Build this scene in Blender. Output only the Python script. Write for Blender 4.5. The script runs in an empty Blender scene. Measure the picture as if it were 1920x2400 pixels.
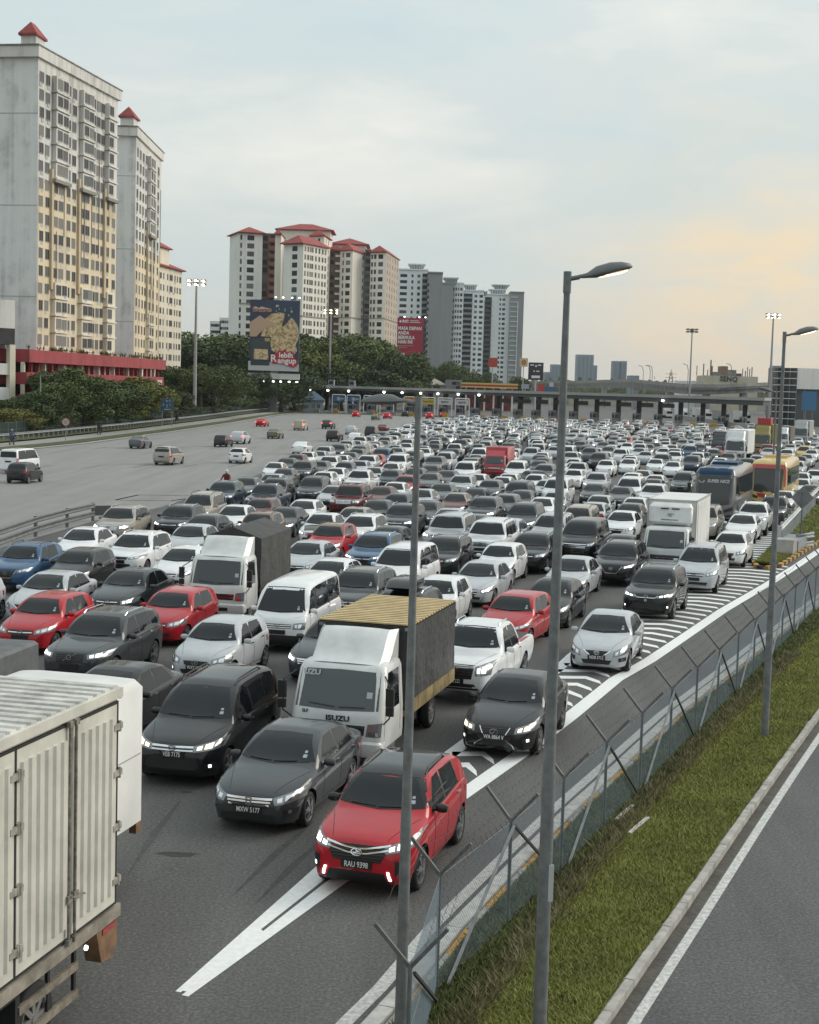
import bpy, bmesh, math, random
import numpy as np
from mathutils import Vector, Matrix
from mathutils.bvhtree import BVHTree
R = math.radians
rng = random.Random(7)
scene = bpy.context.scene
COL = scene.collection

# ------------------------------------------------------------------ camera
CAM_H, PITCH, ROLL = 7.93, 0.0843, 0.0289
cam_data = bpy.data.cameras.new('camera'); cam = bpy.data.objects.new('camera', cam_data); COL.objects.link(cam)
_fw = Vector((0, math.cos(PITCH), -math.sin(PITCH))); _up = Vector((0, math.sin(PITCH), math.cos(PITCH))); _rt = Vector((1, 0, 0))
_r2 = _rt*math.cos(ROLL)+_up*math.sin(ROLL); _u2 = _up*math.cos(ROLL)-_rt*math.sin(ROLL)
cam.matrix_world = Matrix(((_r2.x, _u2.x, -_fw.x, 0), (_r2.y, _u2.y, -_fw.y, 0), (_r2.z, _u2.z, -_fw.z, CAM_H), (0, 0, 0, 1)))
cam_data.sensor_fit = 'HORIZONTAL'; cam_data.sensor_width = 36; cam_data.lens = 36*3470/1920
cam_data.clip_start = .5; cam_data.clip_end = 20000
scene.camera = cam
scene.render.resolution_x, scene.render.resolution_y = 819, 1024

# ------------------------------------------------------------------ sky and sun (hazy dusk, sun low behind cloud to the right)
SUN_AZ, SUN_EL = R(66), R(27)          # azimuth clockwise from +Y
SUN_DIR = Vector((math.sin(SUN_AZ)*math.cos(SUN_EL), math.cos(SUN_AZ)*math.cos(SUN_EL), math.sin(SUN_EL)))
world = bpy.data.worlds.new('World'); scene.world = world; world.use_nodes = True
nt = world.node_tree; nt.nodes.clear()
def N(tree, kind, **kw):
    n = tree.nodes.new(kind)
    for k, v in kw.items():
        if k.startswith('i_'):
            n.inputs[k[2:].replace('_', ' ')].default_value = v
        else:
            setattr(n, k, v)
    return n
def mathn(tree, op, a, b=None, clamp=False):
    n = tree.nodes.new('ShaderNodeMath'); n.operation = op; n.use_clamp = clamp
    for i, x in enumerate((a, b)):
        if x is None: continue
        if isinstance(x, (int, float)): n.inputs[i].default_value = x
        else: tree.links.new(x, n.inputs[i])
    return n.outputs[0]
def mixc(tree, f, a, b, mode='MIX'):
    n = tree.nodes.new('ShaderNodeMix'); n.data_type = 'RGBA'; n.blend_type = mode
    for s, x in ((n.inputs[0], f), (n.inputs[6], a), (n.inputs[7], b)):
        if isinstance(x, (int, float)): s.default_value = x
        elif isinstance(x, tuple): s.default_value = x if len(x) == 4 else x+(1,)
        else: tree.links.new(x, s)
    return n.outputs[2]
def ramp(tree, fac, stops):
    n = tree.nodes.new('ShaderNodeValToRGB'); cr = n.color_ramp
    while len(cr.elements) > 1: cr.elements.remove(cr.elements[-1])
    for i, (p, c) in enumerate(stops):
        e = cr.elements[0] if i == 0 else cr.elements.new(p)
        e.position = p; e.color = c if len(c) == 4 else tuple(c)+(1,)
    tree.links.new(fac, n.inputs[0]); return n.outputs[0]
L = nt.links.new
out = N(nt, 'ShaderNodeOutputWorld'); bg = N(nt, 'ShaderNodeBackground')
sky = N(nt, 'ShaderNodeTexSky', sky_type='NISHITA', sun_disc=False, sun_elevation=SUN_EL, sun_rotation=SUN_AZ, air_density=1.4, dust_density=3.0, ozone_density=1.5)
skys = mixc(nt, 1.0, sky.outputs[0], (.06, .06, .06), 'MULTIPLY')
tc = N(nt, 'ShaderNodeTexCoord')
sep = N(nt, 'ShaderNodeSeparateXYZ'); L(tc.outputs['Generated'], sep.inputs[0])
el = sep.outputs[2]
# cloud sheet: noise on the direction, stretched sideways
mp = N(nt, 'ShaderNodeMapping'); mp.inputs['Scale'].default_value = (1.0, 1.0, 3.2); mp.inputs['Rotation'].default_value = (0, R(14), 0); L(tc.outputs['Generated'], mp.inputs[0])
nz = N(nt, 'ShaderNodeTexNoise', i_Scale=3.1, i_Detail=6.0, i_Roughness=.52, i_Distortion=.5); L(mp.outputs[0], nz.inputs['Vector'])
nz2 = N(nt, 'ShaderNodeTexNoise', i_Scale=9.0, i_Detail=7.0, i_Roughness=.6, i_Distortion=.8); L(mp.outputs[0], nz2.inputs['Vector'])
nn = mathn(nt, 'ADD', mathn(nt, 'MULTIPLY', nz.outputs[0], .75), mathn(nt, 'MULTIPLY', nz2.outputs[0], .25))
cloud = ramp(nt, nn, [(.30, (.42, .50, .525)), (.44, (.455, .525, .535)), (.54, (.495, .54, .535)), (.68, (.62, .625, .585))])
# brighter towards the zenith, as under any overcast
zen = mathn(nt, 'ADD', .97, mathn(nt, 'MULTIPLY', mathn(nt, 'MAXIMUM', el, 0.0), .42))
cz = N(nt, 'ShaderNodeVectorMath', operation='SCALE'); L(cloud, cz.inputs[0]); L(zen, cz.inputs['Scale'])
# sunset glow through the cloud
dp = N(nt, 'ShaderNodeVectorMath', operation='DOT_PRODUCT'); L(tc.outputs['Generated'], dp.inputs[0]); dp.inputs[1].default_value = (math.sin(R(13))*math.cos(R(2.9)), math.cos(R(13))*math.cos(R(2.9)), math.sin(R(2.9)))
glow = ramp(nt, dp.outputs['Value'], [(.972, (0, 0, 0)), (.990, (.06,)*3), (.9965, (.34,)*3), (1.0, (.85,)*3)])
gl = N(nt, 'ShaderNodeSeparateColor'); L(glow, gl.inputs[0])
gf = mathn(nt, 'MULTIPLY', gl.outputs[0], mathn(nt, 'ADD', -.55, mathn(nt, 'MULTIPLY', nz2.outputs[0], 2.9)), True)
warm = mixc(nt, gf, cz.outputs[0], (.70, .56, .37))
# paler towards the horizon
hz = ramp(nt, el, [(.0, (.78,)*3), (.025, (.5,)*3), (.07, (.15,)*3), (.14, (0, 0, 0))])
hs = N(nt, 'ShaderNodeSeparateColor'); L(hz, hs.inputs[0])
hazec = mixc(nt, hs.outputs[0], warm, (.53, .485, .42))
fin = mixc(nt, .88, skys, hazec)
L(fin, bg.inputs[0]); bg.inputs[1].default_value = 1.0; L(bg.outputs[0], out.inputs[0])
sd = bpy.data.lights.new('sun', 'SUN'); sd.energy = 1.5; sd.angle = R(38); sd.color = (1, .92, .82)
sun = bpy.data.objects.new('sun', sd); COL.objects.link(sun); sun.rotation_euler = SUN_DIR.to_track_quat('Z', 'Y').to_euler()
vs = scene.view_settings; vs.view_transform = 'Standard'; vs.look = 'None'; vs.gamma = 1; vs.use_curve_mapping = False; vs.exposure = 0.52
try:
    scene.cycles.use_denoising = True; scene.cycles.max_bounces = 6; scene.cycles.diffuse_bounces = 3; scene.cycles.transparent_max_bounces = 8
    scene.cycles.caustics_reflective = False; scene.cycles.caustics_refractive = False; scene.cycles.sample_clamp_indirect = 6
except Exception: pass

# ------------------------------------------------------------------ materials
MAT = {}
def mat(name, col=(.5, .5, .5), rough=.6, metal=0., emit=None, estr=0., spec=.5, coat=0., noise=None, bump=None, objcol=False):
    """noise=(scale, dark factor, light factor); bump=(scale, strength, distance)"""
    if name in MAT: return MAT[name]
    m = bpy.data.materials.new(name); m.use_nodes = True; t = m.node_tree; b = t.nodes['Principled BSDF']
    b.inputs['Base Color'].default_value = tuple(col)+(1,)
    b.inputs['Roughness'].default_value = rough; b.inputs['Metallic'].default_value = metal
    b.inputs['Specular IOR Level'].default_value = spec
    if coat: b.inputs['Coat Weight'].default_value = coat; b.inputs['Coat Roughness'].default_value = .06
    if emit: b.inputs['Emission Color'].default_value = tuple(emit)+(1,); b.inputs['Emission Strength'].default_value = estr
    base = None
    if objcol:
        oi = t.nodes.new('ShaderNodeObjectInfo'); base = oi.outputs['Color']
    if noise or bump:
        g = t.nodes.new('ShaderNodeNewGeometry')
    if noise:
        n = N(t, 'ShaderNodeTexNoise', i_Scale=noise[0], i_Detail=5.0, i_Roughness=.62); t.links.new(g.outputs['Position'], n.inputs['Vector'])
        k = ramp(t, n.outputs[0], [(.32, (noise[1],)*3), (.68, (noise[2],)*3)])
        base = mixc(t, 1.0, base if base is not None else tuple(col), k, 'MULTIPLY')
    if base is not None: t.links.new(base, b.inputs['Base Color'])
    if bump:
        n = N(t, 'ShaderNodeTexNoise', i_Scale=bump[0], i_Detail=4.0); t.links.new(g.outputs['Position'], n.inputs['Vector'])
        bp = N(t, 'ShaderNodeBump', i_Strength=bump[1], i_Distance=bump[2]); t.links.new(n.outputs[0], bp.inputs['Height']); t.links.new(bp.outputs[0], b.inputs['Normal'])
    MAT[name] = m; return m
PAINT = mat('car_paint', rough=.45, metal=.0, spec=.10, coat=.85, objcol=True, noise=(2.2, .88, 1.04))
METALP = mat('metallic_paint', rough=.36, metal=.35, coat=1.0, objcol=True, noise=(2.2, .88, 1.04))
PLAIN = mat('plain_paint', rough=.55, objcol=True, noise=(1.3, .82, 1.05))
GLASS = mat('tinted_glass', (.007, .009, .012), .03, spec=.45, bump=(1.1, .10, .05))
BLACK = mat('black_plastic', (.014, .014, .015), .5)
RUBBER = mat('tyre_rubber', (.018, .018, .018), .85)
ALLOY = mat('alloy_rim', (.42, .43, .45), .32, .9)
STEELRIM = mat('steel_rim', (.30, .30, .30), .45, .6)
CHROME = mat('chrome', (.72, .73, .75), .12, 1.)
LAMP = mat('lamp_glass', (.26, .27, .28), .12, .5)
LAMPON = mat('lamp_lit', (.9, .9, .9), .3, emit=(1, .97, .9), estr=2.2)
LAMPWARM = mat('lamp_lit_warm', (.9, .85, .7), .3, emit=(1, .80, .48), estr=1.3)
TAIL = mat('tail_lamp', (.30, .012, .012), .25)
TAILON = mat('tail_lamp_lit', (.6, .02, .02), .3, emit=(1, .06, .05), estr=3.0)
AMBER = mat('amber_lens', (.7, .28, .04), .25)
PLATE = mat('number_plate', (.012, .012, .013), .45)
WHITE = mat('white_print', (.75, .75, .74), .6)
PAPER = mat('sticker', (.42, .44, .46), .6)
DARK = mat('underbody', (.008, .008, .008), .9)
GALV = mat('galvanised_steel', (.27, .285, .30), .55, .35, noise=(5., .75, 1.15))
POLE = mat('lamp_pole_steel', (.175, .185, .19), .6, .25, noise=(6., .7, 1.2))
TRUCKW = mat('lorry_white', (.66, .67, .66), .38, coat=.5, noise=(1.6, .80, 1.05))
WB = mat('box_white', (.70, .70, .68), .5, noise=(.8, .86, 1.04))
CONC = mat('concrete', (.36, .345, .32), .9, noise=(1.6, .72, 1.12), bump=(22., .25, .01))
# ------------------------------------------------------------------ mesh helpers
class MB:
    def __init__(s): s.v = []; s.f = []; s.m = []
    def add(s, vs, fs, mi=0):
        b = len(s.v); s.v += [tuple(v) for v in vs]; s.f += [tuple(i+b for i in f) for f in fs]; s.m += [mi]*len(fs); return s
    def box(s, c, d, mi=0, rz=0., tilt=None):
        x, y, z = d[0]/2, d[1]/2, d[2]/2; co, si = math.cos(rz), math.sin(rz); vs = []
        for k in (-z, z):
            for (a, b) in ((-x, -y), (x, -y), (x, y), (-x, y)):
                p = Vector((a, b, k))
                if tilt is not None: p = tilt @ p
                vs.append((c[0]+p.x*co-p.y*si, c[1]+p.x*si+p.y*co, c[2]+p.z))
        return s.add(vs, [(3, 2, 1, 0), (4, 5, 6, 7), (0, 1, 5, 4), (1, 2, 6, 5), (2, 3, 7, 6), (3, 0, 4, 7)], mi)
    def b2(s, x0, x1, y0, y1, z0, z1, mi=0): return s.box(((x0+x1)/2, (y0+y1)/2, (z0+z1)/2), (x1-x0, y1-y0, z1-z0), mi)
    def bar(s, a, b, w, h, mi=0, up=(0, 0, 1)):
        a, b = Vector(a), Vector(b); d = (b-a).normalized(); u = Vector(up)
        if abs(d.dot(u)) > .97: u = Vector((1, 0, 0))
        r = d.cross(u).normalized(); u = r.cross(d).normalized(); vs = []
        for p in (a, b):
            for (i, j) in ((-1, -1), (1, -1), (1, 1), (-1, 1)): vs.append(p+r*(i*w/2)+u*(j*h/2))
        return s.add(vs, [(0, 1, 2, 3), (7, 6, 5, 4), (4, 5, 1, 0), (5, 6, 2, 1), (6, 7, 3, 2), (7, 4, 0, 3)], mi)
    def tube(s, a, b, r0, r1=None, n=10, mi=0, cap=True):
        r1 = r0 if r1 is None else r1; a, b = Vector(a), Vector(b); d = (b-a).normalized(); u = Vector((0, 0, 1)) if abs(d.z) < .9 else Vector((1, 0, 0))
        r = d.cross(u).normalized(); u = r.cross(d); vs = []
        for p, q in ((a, r0), (b, r1)):
            for i in range(n):
                t = 2*math.pi*i/n; vs.append(p+r*(q*math.cos(t))+u*(q*math.sin(t)))
        fs = [(i, (i+1) % n, n+(i+1) % n, n+i) for i in range(n)]
        if cap: fs += [tuple(range(n-1, -1, -1)), tuple(range(n, 2*n))]
        return s.add(vs, fs, mi)
    def path(s, pts, r, n=6, mi=0):
        for a, b in zip(pts[:-1], pts[1:]): s.tube(a, b, r, r, n, mi)
        return s
    def lathe(s, prof, n=20, axis='z', c=(0, 0, 0), mi=0):
        vs = []
        for (r, h) in prof:
            for i in range(n):
                t = 2*math.pi*i/n; a, b = r*math.cos(t), r*math.sin(t)
                p = (a, b, h) if axis == 'z' else ((a, h, b) if axis == 'y' else (h, a, b)); vs.append((c[0]+p[0], c[1]+p[1], c[2]+p[2]))
        fs = []
        for k in range(len(prof)-1):
            for i in range(n): j = (i+1) % n; fs.append((k*n+i, k*n+j, (k+1)*n+j, (k+1)*n+i))
        return s.add(vs, fs, mi)
    def prism(s, poly, lo, hi, axis='z', mi=0):
        n = len(poly)
        def P(a, b, h): return (a, b, h) if axis == 'z' else ((a, h, b) if axis == 'y' else (h, a, b))
        vs = [P(a, b, lo) for a, b in poly]+[P(a, b, hi) for a, b in poly]
        return s.add(vs, [tuple(range(n-1, -1, -1)), tuple(range(n, 2*n))]+[(i, (i+1) % n, n+(i+1) % n, n+i) for i in range(n)], mi)
    def grid(s, rows, mi=0, flip=False):
        n = len(rows[0]); vs = [p for r in rows for p in r]; fs = []
        for i in range(len(rows)-1):
            for j in range(n-1):
                q = (i*n+j, i*n+j+1, (i+1)*n+j+1, (i+1)*n+j); fs.append(q[::-1] if flip else q)
        return s.add(vs, fs, mi)
    def mesh(s, name, mats, smooth=False):
        me = bpy.data.meshes.new(name); me.from_pydata(s.v, [], s.f)
        for m in (mats if isinstance(mats, (list, tuple)) else [mats]): me.materials.append(m)
        if len(me.polygons):
            me.polygons.foreach_set('material_index', s.m)
            if smooth: me.polygons.foreach_set('use_smooth', [True]*len(s.f))
        me.update(); return me
def fixn(me):
    bm = bmesh.new(); bm.from_mesh(me); bmesh.ops.recalc_face_normals(bm, faces=bm.faces); bm.to_mesh(me); bm.free(); return me
def soft(me, ang=38):
    me.polygons.foreach_set('use_smooth', [True]*len(me.polygons))
    try: me.set_sharp_from_angle(angle=R(ang))
    except Exception: pass
    return me
def inst(name, me, parent=None, loc=(0, 0, 0), rz=0., col=None, scale=None):
    o = bpy.data.objects.new(name, me); COL.objects.link(o); o.location = loc
    if rz: o.rotation_euler = (0, 0, rz)
    if scale: o.scale = scale
    if col: o.color = tuple(col)+(1,)
    if parent is not None: o.parent = parent
    return o
def tag(o, label=None, cat=None, group=None, kind=None):
    if label: o['label'] = label
    if cat: o['category'] = cat
    if group: o['group'] = group
    if kind: o['kind'] = kind
    return o
def thing(name, label, cat, loc=(0, 0, 0), rz=0., group=None):
    o = bpy.data.objects.new(name, None); COL.objects.link(o); o.location = loc; o.rotation_euler = (0, 0, rz); o.empty_display_size = .2
    return tag(o, label, cat, group)
def struct(name, mb, m, smooth=False): return tag(inst(name, mb.mesh(name, m, smooth)), kind='structure')
FONT = {}
def text_mesh(s, size, m, depth=.0, bold=0., align='CENTER', shear=0., sx=1.):
    key = (s, size, m.name, depth, bold, align, shear, sx)
    if key in FONT: return FONT[key]
    c = bpy.data.curves.new('lettering', 'FONT'); c.body = s; c.size = size; c.align_x = align; c.align_y = 'CENTER'; c.extrude = depth; c.offset = bold; c.shear = shear; c.resolution_u = 2
    o = bpy.data.objects.new('lettering', c); COL.objects.link(o); dg = bpy.context.evaluated_depsgraph_get(); dg.update()
    me = bpy.data.meshes.new_from_object(o.evaluated_get(dg)); bpy.data.objects.remove(o); bpy.data.curves.remove(c)
    me.materials.clear(); me.materials.append(m)
    if sx != 1.: me.transform(Matrix.Diagonal((sx, 1, 1, 1)))
    FONT[key] = me; return me
def lettering(name, s, size, m, parent, M, **kw):
    o = inst(name, text_mesh(s, size, m, **kw), parent); o.matrix_local = M; return o
def face_matrix(p, right, up):
    r = Vector(right).normalized(); u = Vector(up).normalized(); n = r.cross(u)
    return Matrix(((r.x, u.x, n.x, p[0]), (r.y, u.y, n.y, p[1]), (r.z, u.z, n.z, p[2]), (0, 0, 0, 1)))
def pchip(pts):
    xs = np.array([p[0] for p in pts], float); ys = np.array([p[1] for p in pts], float); h = np.diff(xs); d = np.diff(ys)/h; m = np.zeros(len(xs)); m[0] = d[0]; m[-1] = d[-1]
    for i in range(1, len(xs)-1):
        m[i] = 0 if d[i-1]*d[i] <= 0 else (h[i-1]+h[i])*3/((2*h[i]+h[i-1])/d[i-1]+(h[i]+2*h[i-1])/d[i])
    def f(x):
        i = int(np.clip(np.searchsorted(xs, x)-1, 0, len(xs)-2)); t = (min(max(x, xs[0]), xs[-1])-xs[i])/h[i]
        return float((2*t**3-3*t*t+1)*ys[i]+(t**3-2*t*t+t)*h[i]*m[i]+(-2*t**3+3*t*t)*ys[i+1]+(t**3-t*t)*h[i]*m[i+1])
    return f
def lerp(a, b, t): return a+(b-a)*t
def smooth01(x, a, b): t = min(1, max(0, (x-a)/(b-a))); return t*t*(3-2*t)
def poly_at(pts, t):
    """point at parameter t (0..1 by length) along a 2-D polyline"""
    ls = [math.dist(a, b) for a, b in zip(pts[:-1], pts[1:])]; q = t*sum(ls)
    for (a, b), l in zip(zip(pts[:-1], pts[1:]), ls):
        if q <= l or (a, b) == (pts[-2], pts[-1]):
            k = 0 if l == 0 else min(1, q/l); return (lerp(a[0], b[0], k), lerp(a[1], b[1], k))
        q -= l
ORD = ['zeroth', 'first', 'second', 'third', 'fourth', 'fifth', 'sixth', 'seventh', 'eighth', 'ninth', 'tenth', 'eleventh', 'twelfth', 'thirteenth', 'fourteenth', 'fifteenth', 'sixteenth', 'seventeenth', 'eighteenth', 'nineteenth', 'twentieth', 'twenty-first', 'twenty-second', 'twenty-third', 'twenty-fourth', 'twenty-fifth', 'twenty-sixth', 'twenty-seventh', 'twenty-eighth', 'twenty-ninth', 'thirtieth']
# ------------------------------------------------------------------ survey helpers: world points measured from the photograph (1920 x 2400)
def _ray(px, py): return _fw+_r2*((px-960)/3470)+_u2*((1200-py)/3470)
def at(px, py, Y): d = _ray(px, py); t = Y/d.y; return Vector((d.x*t, Y, CAM_H+d.z*t))
def gp(px, py, z=0.): d = _ray(px, py); t = (z-CAM_H)/d.z; return Vector((d.x*t, d.y*t, z))
def xat(px, Y): return at(px, 907+.0289*(px-960), Y).x
def zat(px, py, Y): return at(px, py, Y).z

# ------------------------------------------------------------------ ground materials
def asphalt(name, dark, light, rough=.78, streak=None):
    m = mat(name, (.1, .1, .1), rough, spec=.38); t = m.node_tree; b = t.nodes['Principled BSDF']; g = t.nodes.new('ShaderNodeNewGeometry')
    n1 = N(t, 'ShaderNodeTexNoise', i_Scale=.22, i_Detail=6.0, i_Roughness=.6); t.links.new(g.outputs['Position'], n1.inputs['Vector'])
    n2 = N(t, 'ShaderNodeTexNoise', i_Scale=34.0, i_Detail=4.0, i_Roughness=.85); t.links.new(g.outputs['Position'], n2.inputs['Vector'])
    mp = N(t, 'ShaderNodeMapping'); mp.inputs['Rotation'].default_value = (0, 0, R(15)); mp.inputs['Scale'].default_value = (.9, .035, 1); t.links.new(g.outputs['Position'], mp.inputs[0])
    n3 = N(t, 'ShaderNodeTexNoise', i_Scale=1.0, i_Detail=4.0); t.links.new(mp.outputs[0], n3.inputs['Vector'])
    f = mathn(t, 'ADD', mathn(t, 'MULTIPLY', n1.outputs[0], .20), mathn(t, 'ADD', mathn(t, 'MULTIPLY', n2.outputs[0], .44), mathn(t, 'MULTIPLY', n3.outputs[0], .36)))
    c = ramp(t, f, [(.36, dark), (.50, tuple(lerp(a, b_, .5) for a, b_ in zip(dark, light))), (.64, light)])
    # tar patches and hairline cracks
    v = N(t, 'ShaderNodeTexVoronoi', feature='DISTANCE_TO_EDGE', i_Scale=.16); 
    wn = N(t, 'ShaderNodeTexNoise', i_Scale=.8, i_Detail=5.0); t.links.new(g.outputs['Position'], wn.inputs['Vector'])
    wv = N(t, 'ShaderNodeVectorMath', operation='MULTIPLY_ADD'); t.links.new(wn.outputs['Color'], wv.inputs[0]); wv.inputs[1].default_value = (3, 3, 0); t.links.new(g.outputs['Position'], wv.inputs[2]); t.links.new(wv.outputs[0], v.inputs['Vector'])
    ck = ramp(t, v.outputs['Distance'], [(.0, (.86,)*3), (.0015, (1,)*3)])
    c = mixc(t, 1.0, c, ck, 'MULTIPLY')
    n4 = N(t, 'ShaderNodeTexNoise', i_Scale=19.0, i_Detail=3.0, i_Roughness=.75); t.links.new(g.outputs['Position'], n4.inputs['Vector'])
    c = mixc(t, 1.0, c, ramp(t, n4.outputs[0], [(.36, (.66,)*3), (.52, (.98,)*3), (.66, (1.5,)*3)]), 'MULTIPLY')
    t.links.new(c, b.inputs['Base Color'])
    bp = N(t, 'ShaderNodeBump', i_Strength=.35, i_Distance=.012); t.links.new(n2.outputs[0], bp.inputs['Height']); t.links.new(bp.outputs[0], b.inputs['Normal'])
    return m
ASPH = asphalt('motorway_asphalt', (.072, .071, .069), (.134, .132, .128))
ASPH2 = asphalt('side_road_asphalt', (.066, .067, .069), (.120, .121, .123), .82)
ROADPAINT = mat('road_paint', (.82, .83, .825), .7, noise=(9., .88, 1.03), bump=(60, .2, .004))
OLDPAINT = mat('worn_road_paint', (.58, .58, .56), .8, noise=(14., .55, 1.1))
SOIL = mat('soil', (.085, .078, .066), .95, noise=(3., .6, 1.2), bump=(12., .6, .03))
TURF = mat('turf', (.060, .078, .018), .95, noise=(2.4, .6, 1.25), bump=(40., .6, .02))
PATHM = mat('path_concrete', (.27, .26, .245), .9, noise=(.7, .8, 1.1))

def strip(a, b, z, za=None):
    """sheet between two polylines of equal length"""
    mb = MB(); za = z if za is None else za
    mb.grid([[(p[0], p[1], za) for p in a], [(p[0], p[1], z) for p in b]]); return mb
def offset(pl, d):
    r = []
    for i, p in enumerate(pl):
        a = pl[max(0, i-1)]; b = pl[min(len(pl)-1, i+1)]; t = Vector((b[0]-a[0], b[1]-a[1])).normalized(); r.append((p[0]+t.y*d, p[1]-t.x*d))
    return r
def resample(pl, step):
    out = [pl[0]]
    for a, b in zip(pl[:-1], pl[1:]):
        n = max(1, int(math.dist(a, b)/step))
        out += [(lerp(a[0], b[0], k/n), lerp(a[1], b[1], k/n)) for k in range(1, n+1)]
    return out
KERB = [(-5.2, 4.0), (-.34, 17.94), (.02, 18.89), (.72, 21.13), (1.84, 24.16), (2.99, 27.2), (4.17, 30.1), (6.62, 36.2), (8.85, 41.2), (11.5, 47.3), (20.1, 66.5), (30.4, 88.5), (45.6, 120), (76.5, 185), (124, 300), (178, 430), (300, 800)]
LEFT = [(-52, -20), (-50.5, 40), (-45.5, 120), (-42.2, 152), (-39.0, 178), (-36.2, 228), (-34.2, 291), (-33.4, 357), (-30, 430), (-16, 560), (40, 800)]
SIDE = [(-3.3, 4.0), (2.55, 18.1), (3.40, 20.15), (4.32, 22.35), (5.23, 24.55), (6.39, 27.35), (8.01, 31.2), (10.05, 36.0), (14.75, 47.0), (24.1, 68.5), (36, 95), (52, 128)]
g0 = MB(); g0.add([(-2600, -150, -.06), (2600, -150, -.06), (2600, 4200, -.06), (-2600, 4200, -.06)], [(0, 1, 2, 3)])
struct('ground', g0, mat('ground_scrub', (.05, .058, .028), .95, noise=(.03, .7, 1.2)))
def sample(pl, Y):
    for a, b in zip(pl[:-1], pl[1:]):
        if a[1] <= Y <= b[1]: return lerp(a[0], b[0], (Y-a[1])/(b[1]-a[1]))
    return pl[-1][0]
ys = [4, 12, 18, 24, 32, 42, 54, 70, 90, 120, 150, 185, 230, 290, 350, 430, 520, 640, 800]
struct('motorway', strip([(sample(LEFT, y), y) for y in ys], [(sample(KERB, y), y) for y in ys], 0.), ASPH)
# verge between the motorway kerb and the side road, soil under the turf
KT = [(sample(KERB, y), y) for y in ys[:12]]; ST = [(sample(SIDE, y) if y < 128 else 52+(y-128)*.45, y) for y in ys[:12]]
struct('verge_soil', strip([(x+.30, y) for x, y in KT], [(x+.01, y) for x, y in ST], .075), TURF)
struct('side_road', strip([(x+.10, y) for x, y in ST], [(x+14, y-2) for x, y in ST], .004), ASPH2)
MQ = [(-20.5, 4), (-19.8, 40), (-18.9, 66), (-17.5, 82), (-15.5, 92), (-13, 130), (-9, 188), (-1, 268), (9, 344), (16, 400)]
struct('open_carriageway', strip([(sample(LEFT, y)+.02, y) for _, y in MQ], MQ, .004), asphalt('sheen_asphalt', (.19, .188, .182), (.285, .28, .272), .7))  # paler asphalt sheet: low-angle sky sheen painted into the base colour
struct('far_yard', strip([(x+14, y-2) for x, y in ST], [(x+80, y-20) for x, y in ST], -.01), TURF)

# ------------------------------------------------------------------ kerbs: separate cast blocks
def kerb_line(name, pl, w, h, blk, mats, gap=.012, sub='kerb_block', y0=None, y1=None, z=0., pick=None):
    root = thing(name[0], name[1], 'kerb')
    pts = resample(pl, .12); acc = [0.]
    for a, b in zip(pts[:-1], pts[1:]): acc.append(acc[-1]+math.dist(a, b))
    tot = acc[-1]; s = 0.; k = 0; cache = {}
    def pos(q):
        i = min(max(0, np.searchsorted(acc, q)-1), len(pts)-2); t = (q-acc[i])/max(1e-6, acc[i+1]-acc[i]); return (lerp(pts[i][0], pts[i+1][0], t), lerp(pts[i][1], pts[i+1][1], t))
    while s+blk < tot:
        a, b = pos(s), pos(s+blk-gap); mid = ((a[0]+b[0])/2, (a[1]+b[1])/2); L_ = math.dist(a, b); rz = math.atan2(b[1]-a[1], b[0]-a[0])
        m = pick(k) if pick else mats[k % len(mats)]
        key = (round(L_, 2), m.name)
        if key not in cache:
            mb = MB(); c = .03; mb.prism([(0, -.1), (w, -.1), (w, h), (c+.02, h), (0, h-c-.02)], -L_/2, L_/2, 'x'); me = mb.mesh(sub, m); cache[key] = me
        o = inst(sub, cache[key], root, (mid[0], mid[1], z+rng.uniform(-.006, .006)), rz+rng.uniform(-.004, .004)); o.scale = (1, -1, 1) if pick is None or True else (1, 1, 1)
        s += blk; k += 1
    return root
KERBC = mat('kerb_concrete', (.40, .385, .355), .9, noise=(3.5, .6, 1.12), bump=(30, .3, .01))
KERBW = mat('kerb_white', (.52, .515, .49), .85, noise=(5, .7, 1.08))
KERBY = mat('kerb_yellow', (.56, .30, .04), .85, noise=(7, .6, 1.1))
KERBK = mat('kerb_black', (.03, .03, .03), .85, noise=(6, .7, 1.6))
nearK = [p for p in KERB if p[1] < 70]
kerb_line(('motorway_kerb', 'pale concrete kerb with flaking yellow blocks below the chain-link fence'), [(p[0], p[1]) for p in nearK], .26, .13, 1.0, None, pick=lambda k: KERBW)
kerb_line(('kerb_backing', 'row of yellow and bare blocks behind the fence-side kerb'), offset(nearK, .27), .12, .125, 1.0, None, pick=lambda k: KERBY if k % 2 else KERBC)
kerb_line(('side_kerb', 'grey concrete kerb between the grass and the side road'), [p for p in SIDE if p[1] < 100], .17, .13, 1.1, None, pick=lambda k: KERBC)
# gutter dirt along the side kerb
struct('gutter', strip([(p[0]+.12, p[1]) for p in SIDE[:11]], [(p[0]+.36, p[1]) for p in SIDE[:11]], .008), SOIL)

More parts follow.
